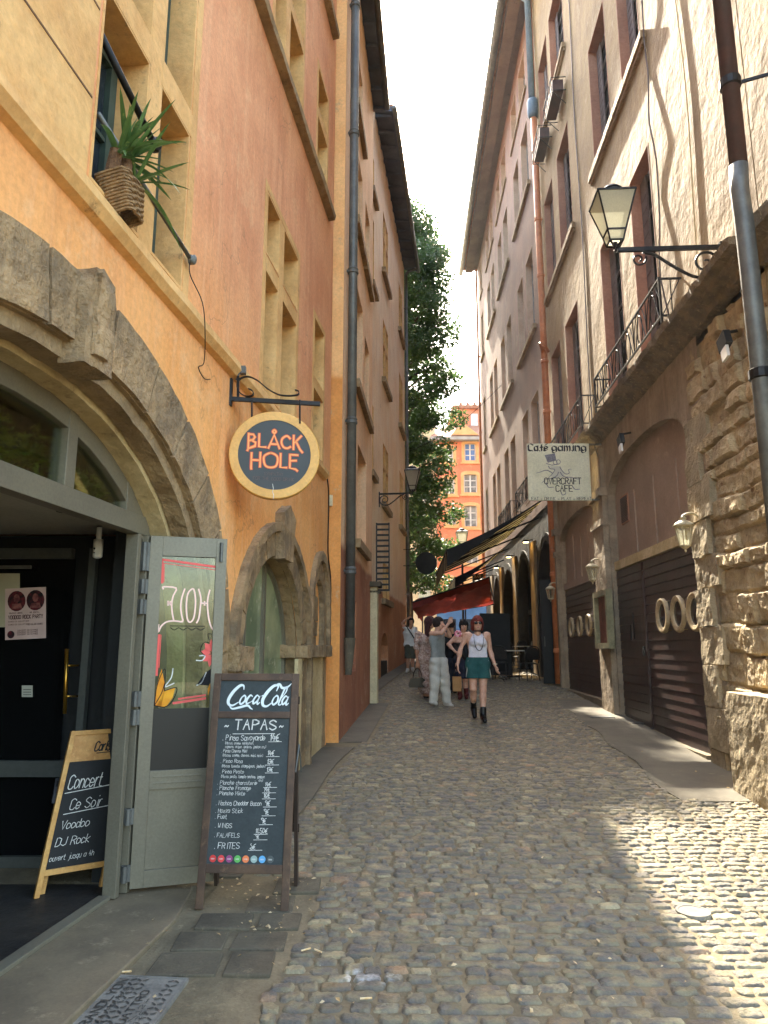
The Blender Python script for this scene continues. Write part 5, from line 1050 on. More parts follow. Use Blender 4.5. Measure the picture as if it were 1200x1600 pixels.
m = MB(); m.hexa(Q(373, 583), (.055, 0, 0), (0, .05, 0), (0, 0, .07)); m.tube([Q(374, 583), Q(369, 594)], .008, 6); m.build('housing', M_ZINC, cam_l, bevel=.006)
# ------------------------------------------------------------------ square cafe sign
YC = R1.pt(13.1, 0).y; c00, c11 = at_y(826, 782, YC), at_y(919, 693, YC); cw_, chh = c11.x - c00.x, c11.z - c00.z
cs = thing('cafe_sign', 'square cream cafe sign with blackletter heading and octopus drawing', 'sign', Vector(((c00.x + c11.x) / 2, YC, c00.z)))
gx, gz = Vector((1, -.02, -.005)).normalized(), Vector((.005, 0, 1)); fg, _, _, gn = pl(c00, gx, gz)
m = MB(); m.prism(rect(0, cw_, 0, chh), fg, -.03, .0); pnl = m.build('panel', mat('cream_sign', (226, 220, 188), (216, 210, 176), scale=2, fine=30, rough=.5), cs, bevel=.004)
S_ = cw_ / 690.0; tg = lambda x, y: ((x - 200) * S_ * .98 + .01, (840 - y) * S_)
fk = lambda u, v, d: fg(u, v, .003); M_INK = mat('sign_ink', (46, 44, 46), fine=0, rough=.6); M_INK2 = mat('sign_ink_grey', (112, 108, 116), (140, 136, 140), scale=30, fine=0)
m = MB(); write(m, 'Café', *tg(212, 272), 78 * S_, fk, .25, 0, 1.5, nib=R(42), width=215 * S_); write(m, 'gaming', *tg(480, 272), 78 * S_, fk, .25, 0, 1.5, nib=R(42), width=372 * S_)
for x in (250, 300, 330, 380, 560, 610, 700, 745, 800): m.ribbon([tg(x, 268), tg(x + 10, 280)], .012, fk, nib=R(38))
write(m, 'OVERCRAFT', *tg(380, 655), 70 * S_, fk, .14, 0, 1.2, width=400 * S_); write(m, 'CAFE', *tg(505, 738), 68 * S_, fk, .14, 0, 1.4, width=180 * S_); write(m, 'EAT - DRINK - PLAY - REPEAT', *tg(228, 836), 34 * S_, fk, .12, 0, 1.3, width=655 * S_)
m.build('lettering', M_INK, pnl)
m = MB(); fk2 = lambda u, v, d: fg(u, v, .0022)
m.add([fk2(*tg(*q), 0) for q in ((392, 325), (510, 302), (522, 385), (424, 412))], [(0, 1, 2, 3)]); m.ribbon([tg(*q) for q in ((408, 420), (470, 440), (540, 430))], .014, fk2)
for cx, cy in ((508, 408), (545, 402)): m.ribbon(crom([tg(cx + 22 * math.cos(a), cy + 24 * math.sin(a)) for a in [i * .785 for i in range(9)]], 3), .012, fk2)
for P in (((430, 450), (450, 480), (500, 490), (470, 540), (430, 580)), ((470, 530), (420, 500), (370, 505), (330, 520), (290, 530)), ((560, 460), (580, 500), (620, 540), (660, 530), (655, 490), (690, 485)), ((540, 520), (520, 560), (460, 590), (400, 600), (350, 640)), ((560, 520), (600, 570), (680, 580), (760, 600)), ((400, 640), (420, 690), (480, 690)), ((690, 680), (720, 715), (770, 712)), ((560, 745), (575, 778), (610, 765), (610, 740))): m.ribbon([tg(*q) for q in crom(list(P))], [.02 - .014 * i / (4 * len(P)) for i in range(4 * (len(P) - 1) + 1)], fk2)
m.build('octopus_drawing', M_INK2, pnl)
m = MB(); fl = lambda u, v, d: fg(u, v, .0016); m.add([fl(*tg(*q), 0) for q in ((440, 452), (560, 452), (585, 500), (610, 560), (560, 580), (480, 580), (450, 560), (490, 500))], [tuple(range(8))]); m.build('drawing_shade', mat('sign_grey_wash', (196, 192, 172), fine=0), pnl)
m = MB(); m.beam(fg(cw_ - .02, chh - .015, -.02), fg(cw_ + .3, chh - .01, -.02), .03, .03); m.beam(fg(cw_ - .02, .02, -.02), fg(cw_ + .34, .03, -.02), .03, .03); m.tube([fg(cw_ + .1, chh, -.01), fg(cw_ + .2, chh * .62, -.01), fg(cw_ + .22, chh * .3, -.01)], .008, 5); m.build('arm', M_ZINC, cs)
# ------------------------------------------------------------------ lanterns
def lantern_head(t, c, w0, w1, h, rot=0.0):
    """square tapering lantern standing on c"""
    z0 = h * .20; z1 = h * .78; fr = MB(); gl = MB(); rf = MB()
    def cr(w, z): return [c + Matrix.Rotation(rot, 3, 'Z') @ Vector((sx_ * w / 2, sy_ * w / 2, z)) for sx_, sy_ in ((-1, -1), (1, -1), (1, 1), (-1, 1))]
    a, m_, e = cr(w0, 0.03), cr(w0 * 1.35, z0), cr(w1, z1)
    for i in range(4):
        j = (i + 1) % 4
        fr.tube([a[i], m_[i], e[i]], w1 * .026, 6); fr.beam(e[i], e[j], w1 * .05, w1 * .05); fr.beam(m_[i], m_[j], w1 * .045, w1 * .045); fr.beam(a[i], a[j], w1 * .04, w1 * .04)
        gl.add([m_[i], m_[j], e[j], e[i]], [(0, 1, 2, 3)]); gl.add([a[i], a[j], m_[j], m_[i]], [(0, 1, 2, 3)])
    r0, r1 = cr(w1 * 1.06, z1 + .005), cr(w1 * .60, z1 + h * .10)
    for k in range(4): j = (k + 1) % 4; rf.add([r0[k], r0[j], r1[j], r1[k]], [(0, 1, 2, 3)])
    rf.add(r0, [(3, 2, 1, 0)]); rf.add(r1, [(0, 1, 2, 3)])
    rf.lathe([(w1 * .24, 0), (w1 * .26, h * .05), (w1 * .30, h * .06), (w1 * .22, h * .11), (w1 * .06, h * .14), (w1 * .03, h * .16)], c + Vector((0, 0, z1 + h * .09)), 14)
    for q in a: fr.tube([q, c + Vector((0, 0, -.03))], w1 * .03, 5)
    fr.lathe([(.005, -.10), (.022, -.07), (.014, -.05), (.03, -.03), (.03, .03)], c, 10)
    fr.build('lantern_frame', M_IRON, t); rf.build('lantern_roof', mat('lantern_blue_black', (38, 46, 54), (30, 36, 42), scale=10, fine=40, rough=.45, metal=.3), t); gl.build('lantern_glass', G_LAMP, t)
def scroll(c, x, z, P, r=.014): return [Vector(c) + Vector(x) * u + Vector(z) * v for u, v in P]
def spiral(cu, cv, r0, r1, a0, a1, n=18): return [(cu + (r0 + (r1 - r0) * i / n) * math.cos(a0 + (a1 - a0) * i / n), cv + (r0 + (r1 - r0) * i / n) * math.sin(a0 + (a1 - a0) * i / n)) for i in range(n + 1)]
def bracket_lamp(w, s, z, L, label, k=1.0, sc1=.42):
    root = w.pt(s, z, 0); t = thing('street_lantern', label, 'street lamp', root, 'lanterns on scrolled iron brackets'); m = MB()
    X = w.n; Zv = Vector((0, 0, 1)); P = lambda u, v: root + X * u + Zv * v
    m.beam(P(0, 0), P(L, 0), .035, .05); m.beam(P(.015, -.42 * k), P(.015, .06), .05, .03)
    big_s = spiral(.30 * L / 1.2, -.20 * k, .035, .17 * k, 7.2, 1.45, 26)
    S1 = [(L * .10 + .13 * k + .15 * k * math.cos(a), -.20 * k + .16 * k * math.sin(a)) for a in [4.5 + i * .2 for i in range(24)]]
    def wave(i, n): f_ = i / n; return (L * .16 + (L * .78 - L * .16) * f_, -.36 * k + .30 * k * (f_ ** 1.2))
    sp1 = spiral(L * .17, -.19 * k, .03, .175 * k, 1.2, 1.2 + 2 * math.pi * 1.55, 34); sp2 = spiral(L * .80, -.12 * k, .02, .085 * k, -1.6, -1.6 - 2 * math.pi * 1.3, 22)
    end1 = sp1[-1]; end2 = sp2[-1]
    m.tube([P(*q) for q in sp1], [.011 + .006 * i / 34 for i in range(35)], 7); m.tube([P(*q) for q in sp2], .012, 7)
    m.tube([P(*q) for q in crom([(L * .17, -.365 * k), (L * .30, -.35 * k), (L * .48, -.22 * k), (L * .64, -.08 * k), (L * .76, -.035 * k)], 5)], .018, 8)
    m.build('bracket', M_IRON, t, smooth=False)
    lantern_head(t, P(L + .02, .06), .15 * sc1 / .42, sc1, .74 * sc1 / .42, math.atan2(X.y, X.x)); return t
bracket_lamp(R1, 7.36, 5.95, 1.17, 'black street lantern with sunlit panes on a scrolled bracket above the broken ledge')
s_l = L3.on(592, 775, 0)[0]; zl = L3.on(592, 772, 0)[1]
bracket_lamp(L3, s_l, zl, .95, 'small far street lantern on a scrolled bracket in front of the tree', .9, .42)
def coach_lamp(s, z, label, first=[None]):
    """cream hexagonal wall lamp on a curved arm; parts are copied for the later ones"""
    loc = R1.pt(s, z, 0)
    if first[0]:
        src = first[0]; t = src.copy(); col.objects.link(t); t.location = loc; t['label'] = label
        for c in [o for o in src.children]: q = c.copy(); col.objects.link(q); q.parent = t
        return t
    t = thing('wall_lamp', label, 'wall lamp', loc, 'cream wall lamps between the arches'); first[0] = t
    X = R1.n; Y = R1.t; P = lambda u, v, y=0: loc + X * u + Vector((0, 0, v)) + Y * y
    a = MB(); a.lathe([(.05, -.01), (.055, .01), (.03, .03)], P(0, .0), 14, (Y, Vector((0, 0, 1)), X)); a.prism([(-.03, -.16), (.03, -.16), (.045, .0), (.03, .12), (-.03, .12), (-.045, 0)], lambda u, v, d: P(d, v, u), .0, .02)
    a.tube([P(*q) for q in crom([(.02, -.06), (.04, .05), (.12, .12), (.22, .10), (.24, .04)], 5)], [.016] * 21, 8)
    M_CR = mat('cream_metal', (198, 184, 150), (176, 160, 126), (140, 126, 98), scale=14, fine=50, rough=.55)
    a.build('arm', M_CR, t, smooth=True)
    c = P(.24, -.06); f_ = MB(); g_ = MB(); r_ = MB()
    H = lambda r, z_: [c + X * (r * math.cos(k * math.pi / 3)) + Y * (r * math.sin(k * math.pi / 3)) + Vector((0, 0, z_)) for k in range(6)]
    lo, hi = H(.062, -.22), H(.108, .02)
    for i in range(6):
        j = (i + 1) % 6; f_.tube([lo[i], hi[i]], .007, 5); f_.beam(lo[i], lo[j], .014, .014); f_.beam(hi[i], hi[j], .014, .014); g_.add([lo[i], lo[j], hi[j], hi[i]], [(0, 1, 2, 3)])
    f_.lathe([(.004, -.30), (.014, -.28), (.01, -.265), (.03, -.25), (.062, -.225), (.062, -.215)], c, 12)
    r_.lathe([(.125, .02), (.128, .03), (.10, .06), (.05, .09), (.03, .10), (.03, .115), (.045, .12), (.02, .14), (.006, .17)], c, 12)
    f_.build('lamp_frame', M_CR, t); g_.build('lamp_glass', glass('coach_glass', dirt=.3, rough=.05), t); r_.build('lamp_cap', M_CR, t, smooth=True); return t
coach_lamp(8.55, 2.98, 'sunlit cream wall lamp on the dressed stone beside the nearer garage')
coach_lamp(13.36, 3.0, 'cream wall lamp on the pilaster above the menu case')
coach_lamp(17.86, 2.95, 'cream wall lamp beside the ochre drainpipe')
# floodlights on the stone house
for s, z, lab in ((7.15, 4.72, 'black floodlight with a white face under the ledge near the grey pipe'), (11.2, 4.82, 'slim floodlight over the crown of the nearer garage arch')):
    t = thing('floodlight', lab, 'floodlight', R1.pt(s, z, 0)); m = MB(); c = R1.pt(s, z, .18)
    m.tube([R1.pt(s, z + .12, 0), R1.pt(s, z + .1, .12), c], .018, 6); m.beam(c + Vector((0, 0, .06)), c + Vector((0, -.05, -.1)), .2, .07, R1.n)
    m.build('housing', M_DARK, t); m = MB(); q = c + R1.n * .02 + Vector((0, -.05, -.10)); m.beam(q, q + Vector((0, -.02, -.13)), .14, .03, R1.n); m.build('lamp_face', mat('white_plastic', (230, 228, 220), fine=0, rough=.4), t)
# security camera, poster, papers in the porch
sc1 = thing('security_camera', 'small white security camera under the porch ceiling', 'camera', at_y(153, 850, 5.1)); m = MB(); c = at_y(153, 858, 5.12)
m.tube([c + Vector((0, 0, .07)), c + Vector((0, 0, -.05))], .035, 14); m.ell(c + Vector((0, 0, -.05)), .035, .035, .02); m.tube([c + Vector((0, 0, .06)), c + Vector((0, 0, .16))], .02, 8); m.build('body', mat('white_plastic', (230, 228, 220)), sc1, smooth=True); m = MB(); m.ell(c + Vector((-.012, -.034, .0)), .008, .006, .008, 8, 5); m.ell(c + Vector((-.012, -.034, -.03)), .006, .006, .006, 8, 5); m.build('lens', M_DARK, sc1)
po = thing('poster', 'pinkish party poster with two round portraits, taped on the black inner door', 'poster', at_y(40, 1000, 5.46))
yP = 5.468; PQ = lambda u, v, d: at_y(8 + u * 64, 1000 - v * 80 + u * -3, yP - d)
m = MB(); m.prism([(0, 0), (1, 0), (1, 1), (0, 1)], PQ, 0, .004); sh = m.build('sheet', mat('pink_paper', (216, 190, 182), (204, 176, 168), scale=6, fine=0), po)
m = MB()
for cx in (.28, .74): m.prism([(cx + .22 * math.cos(a), .75 + .20 * math.sin(a)) for a in [i * .35 for i in range(18)]], PQ, .0045, .006)
m.prism([(.14 + .09 * math.cos(a), .10 + .075 * math.sin(a)) for a in [i * .42 for i in range(15)]], PQ, .0045, .006)
m.build('portrait_disc', mat('dark_red_print', (110, 32, 40), (30, 22, 26), scale=18, fine=0), sh)
m = MB()
for cx in (.28, .74): m.prism([(cx + .075 * math.cos(a), .80 + .085 * math.sin(a)) for a in [i * .5 for i in range(13)]], PQ, .0065, .0075); m.prism([(cx - .14, .60), (cx + .14, .60), (cx + .10, .70), (cx - .10, .70)], PQ, .0065, .0075)
m.build('portrait', mat('skin_print', (150, 92, 84), (96, 48, 52), scale=24, fine=0), sh)
m = MB(); fp = lambda u, v, d: PQ(u, v, .0065); write(m, 'VOODOO ROCK PARTY', .08, .40, .07, fp, .2, width=.84); write(m, 'FRAGILE NIGHTS', .1, .50, .03, fp, .2, width=.32); write(m, 'MR JEKYLL', .6, .50, .03, fp, .2, width=.24)
for y in (.34, .28, .16, .12, .08): write(m, 'SAMEDI 20 JUILLET BAR' if y > .2 else 'CONCERT 21H ENTREE', .08 if y > .2 else .3, y, .025, fp, .18, width=.5)
write(m, 'LES BLACK HAWKS', .55, .27, .03, fp, .2, width=.36); m.build('poster_print', mat('maroon_print', (72, 30, 36), fine=0), sh)
bp = MB(); BQ = lambda u, v, d: at_y(-16 + u * 47, 980 - v * 84, yP - d); bp.prism([(0, 0), (1, 0), (1, 1), (0, 1)], BQ, -.004, .0); bp.build('paper_notice', mat('beige_paper', (188, 180, 150), (178, 170, 140), scale=5, fine=0), None, cat='notice', label='beige paper notice on the inner door, partly behind the pink poster')
bp = MB(); BQ = lambda u, v, d: at_y(34 + u * 17, 1089 - v * 18, yP - d); bp.prism([(0, 0), (1, 0), (1, 1), (0, 1)], BQ, .0, .006); o = bp.build('switch_plate', mat('pale_plastic', (176, 176, 160), fine=0), None, cat='sticker', label='small pale square sticker low on the black inner door'); 
bp = MB(); fq = lambda u, v, d: BQ(u, v, .0065)
for v in (.2, .42, .64): bp.ribbon([(.15, v), (.85, v)], .08, fq)
bp.build('mark', M_ZINC, o)
# ------------------------------------------------------------------ painted door glass
gf = lambda u, v, d: leaf(u, v, .0045); gb = lambda u, v, d: leaf(u, v, .006); GW = LW - .15
gp = lambda x, y: (.08 + GW * (x - 225 - (y - 190) * -.042) / 560.0 if False else .08 + GW * max(0, min(1, (x - (288 - (y - 190) * .047)) / (520 - (y - 190) * .01))), 2.13 - (y - 190) / 1330 * 1.05)
M_CORAL = mat('coral_paint', (226, 92, 84), fine=0, rough=.6); M_PINKW = mat('pink_white_paint', (246, 206, 190), fine=0, rough=.6); M_BLKP = mat('black_paint', (24, 20, 20), fine=0); M_YEL = mat('amber_paint', (232, 164, 44), (214, 132, 36), scale=8, fine=0)
m = MB()
for P, w in (([(296, 430), (296, 222)], .016), ([(296, 222), (800, 272)], .016), ([(312, 420), (312, 255)], .006), ([(312, 255), (800, 300)], .005), ([(275, 890), (255, 1235)], .016), ([(292, 890), (276, 1170)], .005), ([(405, 1475), (690, 1440)], .016), ([(450, 1440), (690, 1412)], .012)): m.ribbon([gp(*q) for q in P], w, gf)
m.build('painted_border', M_CORAL, bpy.data.objects['door_leaf'])
m = MB()
for P in ([(308, 485), (310, 465), (425, 475), (400, 540), (385, 610), (390, 690), (405, 765)], [(505, 480), (478, 560), (468, 640), (478, 720), (485, 770), (410, 765), (340, 775), (290, 815), (266, 868), (268, 800)], crom([(575, 478), (535, 520), (520, 620), (528, 740), (555, 775), (590, 730), (605, 600), (595, 500), (575, 478)]), [(635, 480), (655, 560), (650, 640), (635, 740), (615, 780)], [(740, 485), (718, 580), (722, 700), (740, 790), (765, 840)], [(655, 605), (720, 605)], [(350, 610), (385, 610)], [(352, 592), (352, 628)], [(372, 595), (372, 625)], [(690, 590), (690, 622)]): m.ribbon([gp(*q) for q in crom(P, 3)], .011, gb)
m.build('painted_letters', M_PINKW, bpy.data.objects['door_leaf'])
m = MB(); c0 = (770, 1050)
for a in (1.75, 2.35, 3.0, 3.7, 4.35): 
    tip = (c0[0] + 115 * math.cos(a), c0[1] - 130 * math.sin(a)); na = (-math.sin(a), -math.cos(a))
    m.add([gf(*gp(*q), 0) for q in ((c0[0] + 20 * math.cos(a), c0[1] - 20 * math.sin(a)), (c0[0] + 75 * math.cos(a) + 34 * na[0], c0[1] - 75 * math.sin(a) + 34 * na[1]), tip, (c0[0] + 75 * math.cos(a) - 34 * na[0], c0[1] - 75 * math.sin(a) - 34 * na[1]))], [(0, 1, 2, 3)])
m.build('painted_flower', M_CORAL, bpy.data.objects['door_leaf'])
m = MB(); m.add([gf(*gp(*q), 0) for q in ((240, 1490), (255, 1330), (300, 1180), (325, 1290), (330, 1370), (300, 1500))], [tuple(range(6))]); m.add([gf(*gp(*q), 0) for q in ((260, 1495), (330, 1370), (420, 1345), (400, 1430), (340, 1505))], [tuple(range(5))]); m.add([gf(*gp(*q), 0) for q in ((715, 1420), (712, 1360), (765, 1290), (762, 1340))], [tuple(range(4))]); m.build('painted_leaf', M_YEL, bpy.data.objects['door_leaf'])
m = MB()
for P in (((240, 1490), (262, 1320), (325, 1180), (330, 1280), (325, 1370)), ((325, 1370), (435, 1345), (400, 1450), (330, 1505), (240, 1490)), ((240, 1490), (300, 1390), (330, 1300)), ((370, 810), (690, 810)), ((375, 825), (410, 845), (450, 825), (490, 845), (530, 825), (570, 845), (610, 825), (650, 845), (690, 825)), ((735, 960), (690, 950), (660, 985), (650, 1030), (690, 1070)), ((730, 930), (720, 880), (755, 880))): m.ribbon([gp(*q) for q in crom(list(P), 4)], .0055, gb)
m.add([gb(*gp(*q), 0) for q in ((615, 1320), (690, 1220), (775, 1180), (775, 1290), (720, 1330))], [tuple(range(5))]); m.add([leaf(*gp(c0[0] + 20 * math.cos(a), c0[1] + 28 * math.sin(a)), .007) for a in [i * .6 for i in range(10)]], [tuple(range(10))])
m.build('painted_outline', M_BLKP, bpy.data.objects['door_leaf'])
m = MB()
for P in (((400, 1180), (385, 1260), (330, 1335), (410, 1305)), ((640, 1070), (690, 1070), (665, 1110), (610, 1110)), ((615, 1325), (660, 1300), (700, 1215))): m.ribbon([gp(*q) for q in crom(list(P), 4)], .007, gb)
m.build('painted_sprig', M_CHALK, bpy.data.objects['door_leaf'])
# plants behind the fan light
def spiky(name, c, n, L0, wd_, m, lab, cat, group=None, up=.6, rs=random.Random(2), trunk=None, pot=None):
    t = thing(name, lab, cat, c, group); b = MB()
    for i in range(n):
        a = i * 2.4 + rs.uniform(-.3, .3); L = L0 * rs.uniform(.65, 1.1); el = rs.uniform(.1, 1.25); d = Vector((math.cos(a) * math.cos(el), math.sin(a) * math.cos(el), math.sin(el))); sd = d.cross(Vector((0, 0, 1))).normalized()
        ps = []; dr = rs.uniform(.25, .7)
        for j in range(7): f_ = j / 6; ps.append(Vector(c) + d * L * f_ + Vector((0, 0, -dr * L * f_ ** 2.2)))
        k = len(b.v)
        for j, p in enumerate(ps): w_ = wd_ * math.sin(math.pi * min(.12 + .88 * j / 6, .999)) ** .8 * (1 if j < 6 else .05); b.v += [tuple(p - sd * w_), tuple(p + Vector((0, 0, -w_ * .35))), tuple(p + sd * w_)]
        for j in range(6): q = k + 3 * j; b.f += [(q, q + 1, q + 4, q + 3), (q + 1, q + 2, q + 5, q + 4)]
    b.build('leaf', m, t); return t
M_YUC = mat('yucca_leaf', (92, 124, 68), (70, 102, 54), (140, 150, 84), scale=6, fine=0, rough=.4, trans=.25); M_PALM = mat('palm_leaf', (196, 206, 110), (150, 172, 84), (226, 222, 140), scale=5, fine=0, trans=.4)
for i, (s, z, d, L) in enumerate(((2.95, 2.50, -.64, .27), (3.42, 2.50, -.64, .27), (3.95, 2.48, -.62, .25), (4.4, 2.44, -.56, .19), (3.2, 2.70, -.64, .26), (2.4, 2.5, -.66, .28))):
    t = spiky('potted_palm', L1.pt(s, z, d - .1), 40, L, .012, M_PALM, '', 'plant', 'palms behind the fan light over the bar door', rs=random.Random(i)); t.location = t.location; t['label'] = ['broad palm behind the leftmost visible fan light pane', 'palm behind the left fan light pane, beside the glazing bar', 'palm behind the middle of the fan light', 'small palm behind the narrow end of the fan light', 'tall yellowish palm high behind the left fan light pane', 'palm at the left picture edge behind the fan light'][i]
    b = MB(); b.lathe([(.06, -.1), (.09, .0)], L1.pt(s, z, d), 10); b.build('pot', M_DARK, t)
M_SHR = mat('fan_light_foliage', (170, 186, 84), (112, 140, 62), (226, 224, 140), scale=9, fine=0, rough=.4, trans=.3, obj=True)
for i, (s, z, lab) in enumerate(((2.95, 2.66, 'yellow green leafy shrub pressed against the left fan light pane'), (3.45, 2.6, 'leafy shrub behind the fan light, left of the glazing bar'), (3.98, 2.56, 'leafy shrub behind the middle fan light pane'), (4.45, 2.5, 'small leafy shrub in the narrow end of the fan light'))):
    t = thing('leafy_shrub', lab, 'plant', L1.pt(s, z, -.5), 'shrubs behind the fan light'); rs = random.Random(40 + i); b = MB()
    for k in range(520):
        while True:
            u, v, w_ = rs.uniform(-1, 1), rs.uniform(-1, 1), rs.uniform(-1, 1)
            if u * u + v * v + w_ * w_ < 1: break
        c = L1.pt(s + u * .27, z + w_ * (.2 if i < 3 else .13), -.5 + v * .11); a = Vector((rs.gauss(0, 1), rs.gauss(0, 1), rs.gauss(0, 1))).normalized(); e = a.cross(Vector((rs.gauss(0, 1), rs.gauss(0, 1), rs.gauss(0, 1)))).normalized(); L = rs.uniform(.018, .042)
        b.add([c - a * L, c + e * L * .32, c + a * L, c - e * L * .32], [(0, 1, 2, 3)])
    b.build('leaf', M_SHR, t); b = MB(); b.tube([L1.pt(s, 2.44, -.5), L1.pt(s + .02, z, -.5)], [.012, .006], 6); b.build('stem', MC['dark_paint'], t)
# ------------------------------------------------------------------ yucca in a basket on the upper sill
yc = L1.pt(3.76, 4.22, .03)
yu = thing('potted_yucca', 'green yucca in a tipped wicker basket on the upper left window sill', 'plant', L1.pt(3.72, 4.0, .02))
rs = random.Random(6); b = MB()
for c, n in ((Vector(yc) + Vector((0, 0, .10)), 16), (Vector(yc) - L1.t * .11 + Vector((0, 0, .04)), 10), (Vector(yc) + L1.t * .07 + Vector((.02, 0, -.0)), 9)):
    for i in range(n):
        a = i * 2.4 + rs.uniform(-.3, .3); rw_ = rs.uniform(.7, 1.25); L = rs.uniform(.24, .50); el = rs.uniform(-.1, 1.35); d = (L1.t * math.cos(a) + L1.n * abs(math.sin(a)) * 1.0) * math.cos(el) + Vector((0, 0, math.sin(el))); d.normalize()
        sd = d.cross(Vector((0, 0, 1)))
        if sd.length < .1: sd = Vector((1, 0, 0))
        sd.normalize(); dr = rs.uniform(.05, .75) * (1 - .5 * math.sin(max(el, 0))); k = len(b.v); ps = [c + d * L * j / 7 + Vector((0, 0, -dr * L * (j / 7) ** 2.3)) for j in range(8)]
        for j, p in enumerate(ps): w_ = .015 * rw_ * math.sin(math.pi * min(.2 + .8 * j / 7, .999)) ** .7 * (1 if j < 7 else .04); b.v += [tuple(p - sd * w_), tuple(p + Vector((0, 0, -w_ * .4))), tuple(p + sd * w_)]
        for j in range(7): q = k + 3 * j; b.f += [(q, q + 1, q + 4, q + 3), (q + 1, q + 2, q + 5, q + 4)]
b.build('leaf', M_YUC, yu)
b = MB(); b.tube([L1.pt(3.72, 4.1, .02), Vector(yc) + Vector((0, 0, .1))], [.045, .035], 9); b.tube([L1.pt(3.62, 4.1, .02), Vector(yc) - L1.t * .13 + Vector((0, 0, .06))], [.045, .035], 9); b.build('stem', mat('yucca_stem', (130, 96, 66), (100, 72, 50), scale=30, bump=.5), yu)
b = MB(); bc = L1.pt(3.70, 3.90, .09); axs = (L1.t, (L1.n + Vector((0, 0, .25))).normalized(), (Vector((0, 0, 1)) - L1.n * .25 + L1.t * -.12).normalized())
for k in range(13):
    z = .017 * k; hw = .075 + .004 * k; P = [bc + axs[2] * z + axs[0] * x + axs[1] * y for x, y in [(hw * max(-1, min(1, 1.25 * math.cos(a))), hw * .8 * max(-1, min(1, 1.25 * math.sin(a)))) for a in [i * math.pi / 14 for i in range(29)]]]
    P = [p + axs[1] * .006 * math.sin(i * 2.2 + k * math.pi) for i, p in enumerate(P)]; b.tube(P, .010, 5, False)
b.build('basket', mat('wicker', (156, 124, 84), (116, 90, 60), (186, 152, 106), scale=40, fine=80, bump=.4), yu)
# window poles on the upper left window
for P, r, mt, lab in (([L1.pt(3.45, 4.9, -.02), L1.pt(4.02, 4.62, .06)], .022, M_IRON, 'black pole fixed across the upper left window above the yucca'), ([L1.pt(3.5, 4.42, -.02), L1.pt(4.7, 4.22, .05)], .016, M_ZINC, 'pale metal pole across the upper left window below the yucca leaves')):
    t = thing('window_pole', lab, 'pole', P[0]); m = MB(); m.tube(P, r, 8); m.build('rod', mt, t, smooth=True); m = MB(); e = P[1]; m.lathe([(r * 2.2, -.015), (r * 2.2, .012), (r * 1.2, .03)], e, 12, (L1.t, Vector((0, 0, 1)), L1.n)); m.ell(e + L1.n * .02, r * 1.4, r * 1.4, r * 2.4, 8, 6); m.build('end_bracket', mt, t)
m = MB(); m.tube(crom3([L1.pt(4.68, 4.2, .05), L1.pt(4.7, 4.1, .05), L1.pt(4.82, 3.95, .1), L1.pt(4.9, 3.75, .1), L1.pt(5.08, 3.6, .03), L1.pt(4.98, 3.52, .03), L1.pt(5.1, 3.48, .03), L1.pt(5.22, 3.52, .03)]), .004, 5); m.build('loose_wire', M_IRON, None, cat='wire', label='thin loose black wire dangling over the string course')
# cable and junction box by the pier
m = MB(); m.tube(crom3([L1.on(512, 760)[0] and L1.pt(9.6, 3.8, .05), L1.pt(9.75, 3.55, .05), L1.pt(9.8, 2.8, .04), L1.pt(9.95, 2.45, .05), L1.pt(9.98, 2.05, .05), L1.pt(9.95, 1.95, .04)]), .01, 5); o = m.build('wall_cable', M_IRON, None, cat='cable', label='black cable running down the corner between the orange wall and the pier')
m = MB(); q = L2.pt(S20, 3.5, -.18); m.hexa(q + Vector((0, -.04, 0)), (.055, 0, 0), (0, .04, 0), (0, 0, .16)); m.build('junction_box', mat('cream_paint', (214, 200, 160)), None, cat='junction box', label='small cream junction box on the orange pier below the string course')
# ------------------------------------------------------------------ iron ladder rack on the left
la = thing('iron_rack', 'black iron ladder shaped rack on the wall above the cream pipe', 'rack', L2.pt(14.75, 2.8, .1)); m = MB()
q0, q1 = L2.pt(14.75, 2.62, .12), L2.pt(14.75, 4.05, .12); wv = L2.n * .26
m.beam(q0, q1, .03, .03); m.beam(q0 + wv, q1 + wv, .03, .03)
for k in range(13): z = .02 + k * .115; m.beam(q0 + Vector((0, 0, z)), q0 + wv + Vector((0, 0, z)), .025, .04)
m.build('frame', M_IRON, la)
# ------------------------------------------------------------------ manhole cover with cast lettering
mh = thing('manhole_cover', 'square cast iron cover with raised lettering set in the paving by the doorstep', 'manhole cover', (-1.08, 3.1, zg(3.2)))
C0, C1, C2, C3 = gpt(130, 1526), gpt(287, 1534), gpt(232, 1600), gpt(52, 1602)
cx_ = (C1 - C0); cz_ = (C3 - C0); fm = lambda u, v, d: C0 + cx_ * u + cz_ * v * 1.25 + Vector((0, 0, d))
m = MB(); m.prism([(-.01, -.01), (1.01, -.01), (1.01, 1.01), (-.01, 1.01)], lambda u, v, d: fm(u, v, d), -.05, .008); pm_ = m.build('plate', mat('cast_iron', (128, 124, 114), (108, 104, 96), scale=8, fine=60, rough=.8, bump=.2, bdist=.003, spec=.2), mh)
m = MB(); m.band([(-.035, -.035), (1.035, -.035), (1.035, 1.035), (-.035, 1.035), (-.035, -.035)], [(-.015, -.015), (1.015, -.015), (1.015, 1.015), (-.015, 1.015), (-.015, -.015)], fm, -.03, .010); m.build('rim', MC['cast_iron'], mh)
m = MB(); ftx = lambda u, v, d: fm(u, v, .0125)
for i in range(16):
    for j in range(13):
        u, v = .04 + i * .061, .05 + j * .076
        if .34 < u < .52 or .70 < u < .86: continue
        a = .6 if (i + j) % 2 else -.5; m.ribbon([(u - .02, v - .02 * a), (u, v), (u + .02, v + .03 * a)], .015, ftx)
